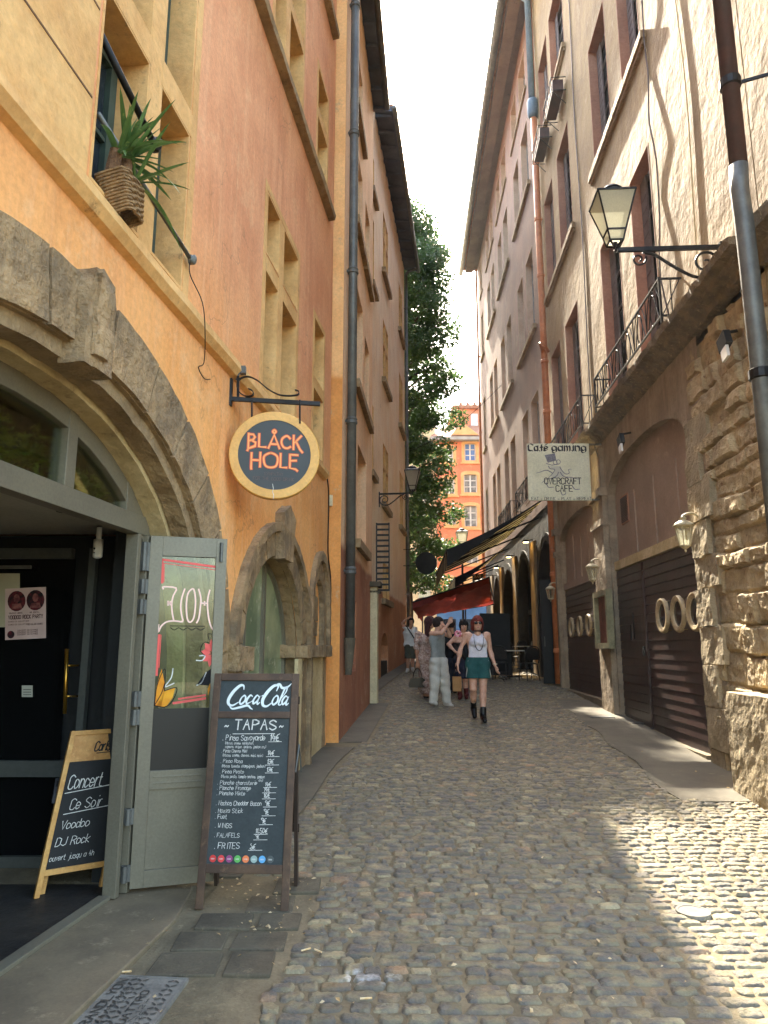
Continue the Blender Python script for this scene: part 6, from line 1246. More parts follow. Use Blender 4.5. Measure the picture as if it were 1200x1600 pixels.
frot = lambda u, v, d: ftx(.50 - v, .95 - u, d)
write(m, 'GRANDLYON', .04, .02, .085, frot, .16, width=.86); write(m, 'EAU POTABLE', .2, -.06, .04, frot, .14, width=.55)
frt2 = lambda u, v, d: ftx(.86 - v, .95 - u, d); write(m, 'QUATTRO', .10, .09, .07, frt2, .18, width=.62); write(m, 'EN124', .1, .03, .04, frt2, .14, width=.5); write(m, 'B125', .1, -.02, .04, frt2, .14, width=.3)
m.build('cast_pattern', mat('cast_iron_dark', (62, 60, 56), (52, 50, 47), scale=8, fine=0, rough=.5), pm_)
# ================================================================== PEOPLE (distance-field bodies meshed with surface nets)
class SDF:
    def __init__(s, lo, hi, res):
        s.lo = np.array(lo, float); s.res = res; s.n = np.ceil((np.array(hi) - s.lo) / res).astype(int) + 1
        s.D = np.full(s.n, .06)
    def _blk(s, lo, hi, pad):
        a = np.maximum(((np.array(lo) - pad - s.lo) / s.res).astype(int), 0); b = np.minimum(((np.array(hi) + pad - s.lo) / s.res).astype(int) + 2, s.n)
        if (b <= a).any(): return None
        sl_ = tuple(slice(i, j) for i, j in zip(a, b)); ax = [s.lo[k] + s.res * np.arange(a[k], b[k]) for k in range(3)]
        return sl_, np.meshgrid(*ax, indexing='ij')
    def _put(s, sl_, d, k):
        o = s.D[sl_]
        if k: h = np.clip(.5 + .5 * (o - d) / k, 0, 1); s.D[sl_] = o * (1 - h) + d * h - k * h * (1 - h)
        else: s.D[sl_] = np.minimum(o, d)
    def cone(s, a, b, ra, rb, k=.02, flat=None):
        a = np.array(a, float); b = np.array(b, float); m = max(ra, rb); r = s._blk(np.minimum(a, b) - m, np.maximum(a, b) + m, .05)
        if not r: return s
        sl_, (X, Y, Z) = r; P = [X - a[0], Y - a[1], Z - a[2]]; ba = b - a
        if flat: 
            dr, f = flat; dr = np.array(dr, float) / np.linalg.norm(dr); q = sum(P[i] * dr[i] for i in range(3)) * (f - 1); P = [P[i] + dr[i] * q for i in range(3)]
        L = max(ba @ ba, 1e-9); h = np.clip(sum(P[i] * ba[i] for i in range(3)) / L, 0, 1)
        d = np.sqrt(sum((P[i] - ba[i] * h) ** 2 for i in range(3))) - (ra + (rb - ra) * h); s._put(sl_, d, k); return s
    def ell(s, c, r, k=.015, yaw=0.0):
        c = np.array(c, float); r = np.array(r, float); g_ = s._blk(c - r.max(), c + r.max(), .05)
        if not g_: return s
        sl_, (X, Y, Z) = g_; X = X - c[0]; Y = Y - c[1]; Z = Z - c[2]; ca, sa = math.cos(yaw), math.sin(yaw); X, Y = X * ca + Y * sa, -X * sa + Y * ca
        q = np.sqrt((X / r[0]) ** 2 + (Y / r[1]) ** 2 + (Z / r[2]) ** 2); s._put(sl_, (q - 1) * r.min(), k); return s
    def grids(s): return np.meshgrid(*[s.lo[k] + s.res * np.arange(s.n[k]) for k in range(3)], indexing='ij')
    def mesh(s):
        D = s.D; S = D < 0; n = D.shape; cn = [(i, j, k) for i in (0, 1) for j in (0, 1) for k in (0, 1)]
        v = lambda A, o: A[o[0]:n[0] - 1 + o[0], o[1]:n[1] - 1 + o[1], o[2]:n[2] - 1 + o[2]]
        cnt = sum(v(S, o).astype(np.int8) for o in cn); act = (cnt > 0) & (cnt < 8); I = np.argwhere(act)
        if not len(I): return np.zeros((0, 3)), np.zeros((0, 4), int)
        acc = np.zeros((len(I), 3)); num = np.zeros(len(I))
        for p in cn:
            for axq in range(3):
                if p[axq]: continue
                q = list(p); q[axq] = 1
                a = D[tuple((I + np.array(p)).T)]; b = D[tuple((I + np.array(q)).T)]; m = (a < 0) != (b < 0); t = np.where(m, a / np.where(m, a - b, 1), 0)
                pt = np.repeat(np.array(p, float)[None], len(I), 0); pt[:, axq] += t; acc += pt * m[:, None]; num += m
        V = s.lo + s.res * (I + acc / num[:, None]); idx = -np.ones(act.shape, int); idx[tuple(I.T)] = np.arange(len(I)); F = []
        for axq in range(3):
            u, w = [(1, 2), (2, 0), (0, 1)][axq]; sa = [slice(None)] * 3; sb = [slice(None)] * 3; sa[axq] = slice(0, -1); sb[axq] = slice(1, None)
            ch = S[tuple(sa)] != S[tuple(sb)]; E = np.argwhere(ch); E = E[(E[:, u] > 0) & (E[:, w] > 0) & (E[:, u] < n[u] - 1) & (E[:, w] < n[w] - 1)]
            ns = S[tuple(E.T)]; Q = []
            for du, dw in ((-1, -1), (0, -1), (0, 0), (-1, 0)):
                e = E.copy(); e[:, u] += du; e[:, w] += dw; Q.append(idx[tuple(e.T)])
            Q = np.stack(Q, 1); Q[~ns] = Q[~ns][:, ::-1]; F.append(Q[(Q >= 0).all(1)])
        return V, np.concatenate(F)
def sdf_obj(name, f, m, par, loc, smooth=True):
    V, F = f.mesh(); me = bpy.data.meshes.new(name); me.from_pydata(V.tolist(), [], F.tolist()); me.materials.append(m); me.shade_smooth()
    o = bpy.data.objects.new(name, me); col.objects.link(o); o.parent = par; return o
def skin_mat(name, c, c2): return mat(name, c, c2, scale=14, fine=60, rough=.55, obj=True)
M_SKIN = skin_mat('skin_fair', (214, 168, 142), (200, 150, 124)); M_SKIN2 = skin_mat('skin_tan', (190, 140, 110), (174, 124, 96))
def person(label, base, J, yaw=0.0, skin=None, res=.0075, hk=1.0, female=True, fing=True, legs=True):
    """J: joints in metres from the standing point (x right, y away, z up). Returns thing and a garment maker"""
    t = thing('person', label, 'person', base); skin = skin or M_SKIN
    A = np.array([j for q_, j in J.items() if len(j) == 3 and not q_.startswith('pn')]); lo = A.min(0) - .2; hi = A.max(0) + .26; lo[2] = -.03
    V3 = lambda k: np.array(J[k], float); wy = math.radians(yaw); wx = np.array([math.cos(wy), math.sin(wy), 0]); fw = np.array([math.sin(wy), -math.cos(wy), 0])
    hyaw = math.radians(J.get('hyaw', (yaw,))[0]); hx = np.array([math.cos(hyaw), math.sin(hyaw), 0]); hf = np.array([math.sin(hyaw), -math.cos(hyaw), 0]); tl = J.get('nod', (0,))[0]
    def torso(f, inf=0.0, k=.03, flat=1.35):
        c, w, p = V3('chest'), (V3('chest') * .42 + V3('pel') * .58), V3('pel'); fl = (fw, flat)
        cw, ww, pw = (.085, .062, .085) if female else (.105, .085, .085)
        for sg in (-1, 1):
            f.cone(c + wx * cw * sg, w + wx * ww * sg, .098 + inf, .082 + inf, k, fl); f.cone(w + wx * ww * sg, p + wx * pw * sg, .082 + inf, .108 + inf, k, fl)
            f.cone(c + wx * cw * .8 * sg + np.array([0, 0, .03]), V3('sh' + 'LR'[sg > 0]) - wx * .03 * sg, .075 + inf, .05 + inf, k)
            if female: f.ell(c + wx * .068 * sg + fw * .066 + np.array([0, 0, -.02]), np.array([.062, .062, .060]) + inf, .03)
        f.cone(c, p, .095 + inf, .1 + inf, k, fl)
    def arm(f, s_, inf=0.0, to=2, k=.015):
        S_, E_, W_ = V3('sh' + s_), V3('el' + s_), V3('wr' + s_); f.cone(S_, E_, .047 + inf, .037 + inf, k)
        if to > 1: f.cone(E_, W_, .037 + inf, .025 + inf, k); f.ell(E_ * .72 + W_ * .28, np.array([.039, .039, .05]) + inf, .03)
    def leg(f, s_, inf=0.0, k=.02, lo_t=1.0):
        H_, K_, A_ = V3('hip' + s_), V3('kn' + s_), V3('an' + s_); f.cone(H_, K_, .088 + inf, .056 + inf, k); f.cone(K_, K_ + (A_ - K_) * lo_t, .055 + inf, .037 + inf, k)
        f.ell(K_ * .68 + A_ * .32 - fw * .012, np.array([.052, .055, .10]) + inf, .03)
    def foot(f, s_, inf=0.0):
        A_, T_ = V3('an' + s_), V3('to' + s_); d = T_ - A_; h_ = A_ - d * .28 + np.array([0, 0, -.045]); f.cone(A_, A_ + np.array([0, 0, -.03]), .037 + inf, .036 + inf); f.cone(h_, T_, .034 + inf, .026 + inf, .02); f.cone(A_, T_ * .6 + A_ * .4, .036 + inf, .03 + inf, .02)
    b = SDF(lo, hi, res); torso(b); h = V3('head'); n_ = V3('neck')
    b.cone(n_ + np.array([0, 0, -.04]), h + np.array([0, 0, -.05]) - hf * .01, .056 * hk, .05 * hk, .03)
    b.ell(h, (.074 * hk, .094 * hk, .108 * hk), .02, hyaw); b.ell(h + hf * .028 * hk + np.array([0, 0, -.062 * hk]), (.052 * hk, .058 * hk, .056 * hk), .03, hyaw)
    b.cone(h + hf * .088 * hk + np.array([0, 0, .012]), h + hf * .108 * hk + np.array([0, 0, -.024]), .009, .014, .012)
    b.cone(h + hf * .085 * hk - hx * .02 + np.array([0, 0, -.062]), h + hf * .085 * hk + hx * .02 + np.array([0, 0, -.062]), .009, .009, .01)
    for sg in (-1, 1): b.ell(h + hx * .075 * sg * hk - hf * .004 + np.array([0, 0, -.01]), (.012, .02, .032), .008, hyaw)
    for s_ in 'LR':
        arm(b, s_)
        if legs: leg(b, s_); foot(b, s_)
        W_, Hn = V3('wr' + s_), V3('ha' + s_); d = Hn - W_; L = np.linalg.norm(d); d /= L; sd = np.array(J.get('pn' + s_, (0, 1, 0)), float); pn = np.cross(d, sd); pn /= np.linalg.norm(pn) + 1e-9; sd = np.cross(pn, d)
        b.cone(W_, W_ + d * .085, .024, .034, .012, (pn, 2.0))
        if fing:
            for i, (o_, l_) in enumerate(((-.027, .066), (-.009, .076), (.009, .072), (.026, .056))):
                r0 = W_ + d * .088 + sd * o_; m_ = r0 + d * l_ * .55 + pn * .006 + sd * o_ * .12; e_ = m_ + d * l_ * .42 + pn * .022; b.cone(r0 - d * .02, m_, .0105, .0095, .004); b.cone(m_, e_, .0095, .008, .004)
            r0 = W_ + d * .035 - sd * .026; m_ = r0 + d * .035 - sd * .022 + pn * .008; b.cone(r0, m_, .0125, .011, .006); b.cone(m_, m_ + d * .03 + pn * .006, .011, .009, .004)
    body = sdf_obj('body', b, skin, t, base)
    G = dict(torso=torso, arm=arm, leg=leg, foot=foot, V=V3, wx=wx, fw=fw, hx=hx, hf=hf, lo=lo, hi=hi, res=res, t=t, hk=hk)
    return t, G
def cloth(G, name, m, fn_, zlo=None, zhi=None, fold=0.0, ff=(30, 30, 6), res=None, par=None):
    f = SDF(G['lo'], G['hi'], res or G['res']); fn_(f)
    if zlo is not None or zhi is not None or fold:
        X, Y, Z = f.grids()
        if fold: f.D += fold * np.sin(X * ff[0] + np.sin(Z * 9) * 1.4) * np.sin(Y * ff[1] + Z * ff[2]) + fold * .6 * np.sin(Z * 38 + X * 14)
        if zlo is not None: f.D = np.maximum(f.D, (zlo(X, Y) if callable(zlo) else zlo) - Z)
        if zhi is not None: f.D = np.maximum(f.D, Z - (zhi(X, Y) if callable(zhi) else zhi))
    return sdf_obj(name, f, m, par or G['t'], None)
def hair_cap(G, m, long_=0.0, fringe=.03, vol=.0, name='hair', back=1.0):
    h = G['V']('head'); hf, hx = G['hf'], G['hx']; k = G['hk']; f = SDF(G['lo'], G['hi'], G['res'])
    f.ell(h + np.array([0, 0, .018]) - hf * .012, ((.084 + vol) * k, (.102 + vol) * k, (.112 + vol) * k), .01, math.atan2(hx[1], hx[0]))
    if long_: 
        for sg in (-1, -.4, .4, 1): f.cone(h + hx * .055 * sg - hf * .05, h + hx * .075 * sg - hf * .075 + np.array([0, 0, -long_ * (1 - .12 * abs(sg))]), .045 + vol, .03, .03)
    X, Y, Z = f.grids(); a = (X - h[0]) * hf[0] + (Y - h[1]) * hf[1]; lat = np.abs((X - h[0]) * hx[0] + (Y - h[1]) * hx[1])
    cut = np.minimum(a - .035, (h[2] + .052 * k - fringe * 0) - Z + np.where(lat > .062, .06, 0) * 0)           # face opening
    f.D = np.maximum(f.D, -np.maximum(np.maximum(.02 - a, Z - (h[2] + .062 - fringe)), lat - .064) * 1.0) if True else f.D
    f.D = np.maximum(f.D, -(Z - (h[2] - .055 - long_ * 1.1)) if long_ else (h[2] - .07) - Z)
    f.D += .004 * np.sin(X * 120 + Z * 20) * np.sin(Y * 110)
    return sdf_obj(name, f, m, G['t'], None)
def cmat(name, c, c2=None, **k): k.setdefault('scale', 6); k.setdefault('fine', 90); return mat(name, c, c2 or tuple(max(0, x - 16) for x in c), rough=k.pop('rough', .9), obj=True, **k)
def locm(t, name, m, build, **k):
    b = MB(); build(b); me = bpy.data.meshes.new(name); me.from_pydata(b.v, [], b.f); me.materials.append(m)
    if k.get('smooth', True): me.shade_smooth()
    o = bpy.data.objects.new(name, me); col.objects.link(o); o.parent = k.get('par', t); return o
def v3(*a): return Vector(a)
# ---- 1 walking woman
J = dict(pel=(-.01, .02, .93), chest=(-.01, .0, 1.29), neck=(-.005, .0, 1.46), head=(-.005, -.02, 1.585), shL=(-.185, .0, 1.40), shR=(.165, .0, 1.40), elL=(-.295, .03, 1.15), elR=(.205, .05, 1.13), wrL=(-.35, -.02, .92), wrR=(.265, -.04, .90), haL=(-.35, -.06, .80), haR=(.29, -.08, .80),
         hipL=(-.095, .02, .90), hipR=(.075, .0, .90), knL=(-.10, .0, .52), knR=(.055, -.06, .50), anL=(-.065, .28, .19), anR=(.04, -.10, .095), toL=(-.06, .20, .06), toR=(.045, -.26, .03), pnL=(.2, 1, 0), pnR=(-.2, 1, 0))
b1 = gpt(750, 1127)
w1, G = person('walking woman in sunglasses, white tank top, green shorts and black boots', b1, J)
def f_(f): G['torso'](f, .011); [f.cone(G['V']('sh' + s) + np.array([.05 if s == 'L' else -.05, 0, -.05]), G['V']('sh' + s) + np.array([.055 if s == 'L' else -.055, 0, .03]), .04, .03, .02) for s in 'LR']
def tank(X, Y): return 1.43 + 0 * X
def arms_cut(f): pass
def tank_fn(f):
    f_(f); X, Y, Z = f.grids(); nx_ = np.abs(X - G['V']('chest')[0]); f.D = np.maximum(f.D, nx_ - (.155 - .55 * np.clip(Z - 1.27, 0, .2))); f.D = np.maximum(f.D, -(np.sqrt((X + .005) ** 2 * 1.0 + (Z - 1.50) ** 2) - .105))
cloth(G, 'tank_top', cmat('white_rib', (226, 222, 226), (206, 200, 208)), tank_fn, 1.0, 1.46, .003, (40, 30, 10))
def shorts(f):
    G['torso'](f, .018); [f.cone(G['V']('hip' + s), G['V']('kn' + s) * .62 + G['V']('hip' + s) * .38, .108, .112, .03) for s in 'LR']
so_ = cloth(G, 'shorts', cmat('teal_shorts', (44, 92, 88), (34, 76, 74)), shorts, .69, 1.03, .005, (26, 20, 4))
def boots(f): [(G['foot'](f, s, .012), f.cone(G['V']('an' + s), G['V']('an' + s) * .72 + G['V']('kn' + s) * .28, .046, .052, .02)) for s in 'LR']
cloth(G, 'boots', cmat('black_leather', (22, 21, 22), rough=.35, fine=0), boots)
hair_cap(G, cmat('auburn_hair', (126, 50, 40), (96, 38, 34), scale=40), .10, .03, .012)
def stripe(b):
    for sg in (-1, 1): b.beam(v3(-.01 + sg * .205, -.0, .705), v3(-.01 + sg * .165, -.02, .98), .012, .05, (0, 1, 0))
locm(w1, 'side_stripe', cmat('pale_stripe', (196, 196, 190)), stripe)
def glasses(b):
    h = v3(*J['head'])
    for sg in (-1, 1): b.ell(h + v3(sg * .034, -.096, .006), .031, .012, .024, 12, 8); b.tube([h + v3(sg * .062, -.09, .012), h + v3(sg * .082, -.01, .01)], .005, 6)
    b.tube([h + v3(-.012, -.106, .01), h + v3(.012, -.106, .01)], .005, 6)
locm(w1, 'sunglasses', cmat('black_plastic', (14, 14, 15), rough=.15, fine=0), glasses)
def lips(b): h = v3(*J['head']); b.ell(h + v3(0, -.094, -.064), .019, .006, .007, 10, 6)
locm(w1, 'lips', cmat('lip_red', (168, 84, 78)), lips)
def neckl(b):
    c = v3(*J['neck']); P = [c + v3(.062 * math.cos(a), -.01 - .062 * math.sin(a) if math.sin(a) > 0 else -.01 - .05 * math.sin(a), .0) for a in [i * .3 for i in range(22)]]; b.tube(P, .011, 6)
    for i in range(46):
        a = math.pi * i / 45; x = .082 * math.cos(a); b.ell(v3(-.005 + x * (1.0 if i % 1 == 0 else 1), -.155 + .03 * abs(math.cos(a)) - .02, 1.45 - .31 * math.sin(a) ** .75), .0075, .0075, .0075, 6, 4)
locm(w1, 'necklace', cmat('dark_beads', (46, 34, 30), rough=.4, fine=0), neckl)
def brace(b): c = v3(*J['wrR']); b.tube([c + v3(.033 * math.cos(a), .033 * math.sin(a), .02) for a in [i * .52 for i in range(13)]], .009, 6)
locm(w1, 'bracelet', cmat('cream_beads', (222, 206, 180)), brace)
def bag(b): b.ell(v3(-.215, .07, 1.13), .06, .11, .16); b.tube([v3(-.2, .06, 1.24), v3(-.165, -.02, 1.44), v3(-.16, .03, 1.47), v3(-.2, .12, 1.22)], .014, 6)
tb_ = thing('shoulder_bag', 'black shoulder bag tucked under the arm of the walking woman', 'bag', b1); locm(tb_, 'bag_body', cmat('black_cloth', (26, 25, 28)), bag)
def hgl(b):
    h = v3(*J['haR']) + v3(.02, -.03, -.06)
    for sg in (0, 1): b.tube([h + v3(.03 + .07 * sg + .03 * math.cos(a), 0, -.02 * sg - .03 + .022 * math.sin(a)) for a in [i * .52 for i in range(13)]], .007, 6)
    b.tube([h, h + v3(.10, .02, -.10)], .006, 6); b.tube([h + v3(.02, .03, .02), h + v3(.14, .03, -.07)], .006, 6)
tg_ = thing('eyeglasses', 'black eyeglasses dangling from the hand of the walking woman', 'glasses', b1); locm(tg_, 'frame', MC['black_plastic'], hgl)
# ---- 2 person in grey tank and white trousers, arm raised
def px_j(bx, by, y, pts):
    """photo pixels -> joint offsets for someone standing at depth y"""
    o = gpt(bx, by); out = {}
    for k, (x, z, dy) in pts.items():
        p = at_y(x, z, o.y + dy); out[k] = (p.x - o.x, dy, p.z - o.z)
    return o, out
o2, J = px_j(690, 1103, 0, dict(pel=(685, 1032, .02), chest=(683, 999, .0), neck=(683, 985, .0), head=(685.5, 974.5, -.0), shL=(674, 990, -.12), shR=(692, 990, .13), elL=(690, 989, -.22), elR=(703, 994, .12), wrL=(700, 975.5, -.2), wrR=(699, 983, .0), haL=(704, 967.5, -.2), haR=(695, 978, -.05),
    hipL=(680, 1035, -.03), hipR=(691, 1035, .04), knL=(679, 1067, -.05), knR=(695, 1067, .05), anL=(677, 1095, -.04), anR=(698, 1097, .04), toL=(681.5, 1099.5, -.12), toR=(706, 1103, -.06), pnL=(0, 1, .3), pnR=(0, 1, 0)))
J['hyaw'] = (62,)
w2, G = person('person in a grey tank top and white trousers, raising one arm', o2, J, 48, female=False, hk=1.05)
def tk2(f):
    G['torso'](f, .012)
    for s in 'LR': S_ = G['V']('sh' + s); N_ = G['V']('neck'); f.cone(S_ * .45 + N_ * .55 + np.array([0, 0, -.06]), S_ * .45 + N_ * .55, .045, .035, .02)
zc = G['V']('pel')[2]
cloth(G, 'tank_top', cmat('grey_cotton', (150, 154, 148), (134, 138, 134)), tk2, zc - .02, G['V']('neck')[2] - .015, .004, (26, 24, 8))
def tr2(f): G['torso'](f, .02); [(f.cone(G['V']('hip' + s), G['V']('kn' + s), .115, .10, .03), f.cone(G['V']('kn' + s), G['V']('an' + s), .10, .085, .03)) for s in 'LR']
cloth(G, 'trousers', cmat('white_linen', (214, 210, 196), (196, 192, 178)), tr2, .055, zc + .06, .008, (22, 20, 7))
cloth(G, 'shoes', cmat('white_trainer', (206, 200, 188)), lambda f: [G['foot'](f, s, .012) for s in 'LR'])
hair_cap(G, cmat('dark_brown_hair', (50, 38, 32), (36, 28, 25), scale=40), 0, .02, .008)
# ---- 3 long haired woman in patterned dress
o3, J = px_j(667, 1091, 0, dict(pel=(665, 1030, .02), chest=(664, 999, .0), neck=(668, 985, .0), head=(672, 973, -.02), shL=(653, 991, -.05), shR=(676, 991, .08), elL=(651, 1013, -.06), elR=(682, 1010, .1), wrL=(652, 1033, -.08), wrR=(686, 1000, .1), haL=(652, 1042, -.08), haR=(690, 995, .08),
    hipL=(660, 1034, 0), hipR=(670, 1034, .04), knL=(662, 1062, .0), knR=(672, 1062, .04), anL=(665, 1085, .0), anR=(673, 1086, .05), toL=(669, 1089, -.04), toR=(678, 1090, .0), pnL=(0, 1, 0), pnR=(0, 1, 0)))
J['hyaw'] = (75,)
w3, G = person('woman with very long brown hair in a patterned maxi dress, holding a black handbag', o3, J, 40, skin=M_SKIN2)
def dr3(f):
    G['torso'](f, .014); G['arm'](f, 'L', .02, 1); G['arm'](f, 'R', .02, 1); p = G['V']('pel'); f.cone(p + np.array([0, 0, .12]), (p[0] + .03, p[1], .30), .125, .20, .05); f.cone((p[0] + .03, p[1], .30), (p[0] + .05, p[1], .08), .20, .17, .05)
cloth(G, 'dress', cmat('patterned_cotton', (150, 118, 104), (206, 184, 168), c3=(96, 52, 48), scale=26, patch=.56), dr3, .10, G['V']('neck')[2] - .02, .012, (24, 24, 3))
hair_cap(G, cmat('long_brown_hair', (74, 40, 38), (54, 30, 30), scale=30), .46, .02, .02)
cloth(G, 'sandals', MC['black_leather'], lambda f: [G['foot'](f, s, .004) for s in 'LR'], None, .045)
hb = thing('handbag', 'shiny black handbag hanging from the hand of the woman in the maxi dress', 'bag', o3)
def hb_(b):
    h = v3(*J['haL']) + v3(.0, -.02, -.06); c = h + v3(0, 0, -.36); n = 16
    b.prism([(-.17, 0), (-.19, .05), (-.15, .17), (-.10, .2), (.10, .2), (.15, .17), (.19, .05), (.17, 0)], lambda u, v, d: c + v3(u, d, v), -.07, .07)
    for d in (-.03, .03): b.tube([c + v3(.09 * math.cos(a), d, .18 + .21 * math.sin(a)) for a in [i * math.pi / 10 for i in range(11)]], .009, 6)
locm(hb, 'bag_body', cmat('patent_black', (18, 18, 20), rough=.2, fine=0), hb_, smooth=False)
# ---- 4 man in white shirt
o4, J = px_j(641, 1050, 0, dict(pel=(641, 1009, .02), chest=(641, 990, .0), neck=(641.5, 979, .0), head=(642.5, 971.5, -.03), shL=(634, 981.5, .0), shR=(648.5, 981.5, .0), elL=(628.5, 974, .0), elR=(651, 994, .0), wrL=(636, 966.5, -.05), wrR=(651, 1005, -.04), haL=(640, 965, -.06), haR=(651, 1011, -.05),
    hipL=(637.5, 1011, 0), hipR=(645, 1011, .0), knL=(637, 1030, -.02), knR=(644.5, 1029, .02), anL=(637, 1046, .0), anR=(645, 1044, .1), toL=(635.5, 1049.5, -.18), toR=(646, 1048, -.08), pnL=(0, 1, .3), pnR=(0, 1, 0)))
w4, G = person('man in white shirt and olive shorts, one hand raised to his head', o4, J, -15, skin=M_SKIN2, female=False, res=.009)
def sh4(f): G['torso'](f, .028); G['arm'](f, 'L', .022, 1); G['arm'](f, 'R', .022, 1)
cloth(G, 'shirt', cmat('white_shirt', (222, 220, 214), (206, 204, 198)), sh4, G['V']('pel')[2] - .02, G['V']('neck')[2] - .01, .008)
cloth(G, 'shorts', cmat('olive_shorts', (84, 84, 68), (70, 70, 58)), lambda f: (G['torso'](f, .015), [f.cone(G['V']('hip' + s), G['V']('kn' + s), .105, .10, .03) for s in 'LR']), G['V']('kn' + 'L')[2] + .02, G['V']('pel')[2] + .04, .005)
cloth(G, 'shoes', MC['white_trainer'], lambda f: [G['foot'](f, s, .012) for s in 'LR'])
hair_cap(G, cmat('black_hair', (30, 27, 26), scale=40), 0, .015, .01)
locm(w4, 'bag_strap', MC['black_cloth'], lambda b: b.tube([v3(-.13, -.10, 1.42 * 1.0), v3(0, -.17, 1.22), v3(.14, -.14, 1.0)], .016, 6))
# ---- 5 woman with hand on hip, behind the walking woman
o5, J = px_j(719, 1092, 0, dict(pel=(722, 1031, .02), chest=(722, 1003, .0), neck=(723.5, 989, .0), head=(724.5, 978, -.02), shL=(713, 994, .0), shR=(731, 994, .0), elL=(700.5, 1007, .0), elR=(735, 1012, .05), wrL=(712, 1019, -.1), wrR=(737, 1028, .0), haL=(717, 1021, -.12), haR=(738, 1036, .0),
    hipL=(717, 1034, 0), hipR=(727, 1034, .0), knL=(717, 1062, -.04), knR=(727, 1062, .02), anL=(719, 1087, .0), anR=(729, 1086, .05), toL=(718, 1091, -.16), toR=(729, 1090, -.1), pnL=(0, .3, 1), pnR=(0, 1, 0)))
w5, G = person('dark haired woman with hand on hip and a pink flower on her shoulder', o5, J, 0)
zp = G['V']('pel')[2]; zn = G['V']('neck')[2]
cloth(G, 'camisole', cmat('dark_print_top', (44, 40, 42), (70, 60, 58), scale=30), lambda f: G['torso'](f, .011), zp - .02, zn - .20, .003)
cloth(G, 'skirt', cmat('navy_skirt', (32, 36, 52), (26, 28, 40)), lambda f: (G['torso'](f, .015), f.cone(G['V']('pel'), (G['V']('pel')[0], .02, .42), .14, .18, .04)), .42, zp + .03, .008)
cloth(G, 'boots', cmat('oxblood_leather', (92, 34, 34), rough=.4, fine=0), lambda f: [(G['foot'](f, s, .01), f.cone(G['V']('an' + s), G['V']('an' + s) * .6 + G['V']('kn' + s) * .4, .046, .054, .02)) for s in 'LR'])
hair_cap(G, MC['black_hair'], 0, .045, .016)
hd = v3(*J['head']); shp = v3(*J['shL'])
def flow(b):
    for i in range(7): a = i * .9; b.ell(shp + v3(.03 + .05 * math.cos(a), -.07, .05 + .05 * math.sin(a)), .034, .02, .03, 8, 6)
locm(w5, 'flower', cmat('pink_flower', (226, 96, 130), (240, 214, 218), scale=30), flow)
def eyes(b, hd=hd):
    for sg in (-1, 1): b.ell(hd + v3(.03 * sg, -.093, .008), .013, .006, .008, 8, 6)
locm(w5, 'eyes', MC['black_plastic'], eyes); locm(w5, 'lips', MC['lip_red'], lambda b: b.ell(hd + v3(0, -.095, -.064), .018, .006, .007, 8, 6))
sb = thing('shopping_bag', 'tan paper shopping bag held low beside the walking woman', 'bag', o5); cb_ = at_y(714, 1080, o5.y - .5) - o5
def sbag(b):
    b.prism([(-.085, 0), (.085, 0), (.09, .29), (-.09, .29)], lambda u, v, d: cb_ + v3(u, d, v), -.05, .05)
locm(sb, 'bag_body', cmat('kraft_paper', (186, 142, 92), (170, 126, 78)), sbag, smooth=False)
locm(sb, 'bag_handle', MC['black_leather'], lambda b: [b.tube([cb_ + v3(-.05, d, .28), cb_ + v3(-.035, d, .40), cb_ + v3(.035, d, .40), cb_ + v3(.05, d, .28)], .008, 6) for d in (-.04, .04)])
# ---- 6 person in black, mostly hidden
o6, J = px_j(707, 1083, 0, dict(pel=(707, 1030, .02), chest=(706, 1001, .0), neck=(706, 987, .0), head=(705, 976, -.0), shL=(698, 992, .0), shR=(714, 992, .0), elL=(696, 1008, .05), elR=(715, 1010, .05), wrL=(700, 1020, .1), wrR=(711, 1022, .1), haL=(704, 1024, .12), haR=(708, 1026, .12),
    hipL=(703, 1033, 0), hipR=(711, 1033, .0), knL=(703, 1058, -.0), knR=(711, 1058, .0), anL=(703, 1079, .03), anR=(711, 1079, .03), toL=(702, 1082, .18), toR=(712, 1082, .18)))
w6, G = person('person in a black T-shirt and dark trousers, mostly hidden behind the raised arm', o6, J, 180, skin=M_SKIN2, female=False, res=.009)
cloth(G, 'shirt', cmat('black_tee', (24, 24, 26)), lambda f: (G['torso'](f, .02), G['arm'](f, 'L', .018, 1), G['arm'](f, 'R', .018, 1)), G['V']('pel')[2] - .04, G['V']('neck')[2] - .01, .005)
cloth(G, 'trousers', cmat('dark_denim', (44, 48, 60)), lambda f: (G['torso'](f, .012), [G['leg'](f, s, .022) for s in 'LR']), .06, G['V']('pel')[2] + .03, .004)
cloth(G, 'shoes', MC['black_leather'], lambda f: [G['foot'](f, s, .012) for s in 'LR'])
hair_cap(G, MC['dark_brown_hair'], 0, .02, .008)
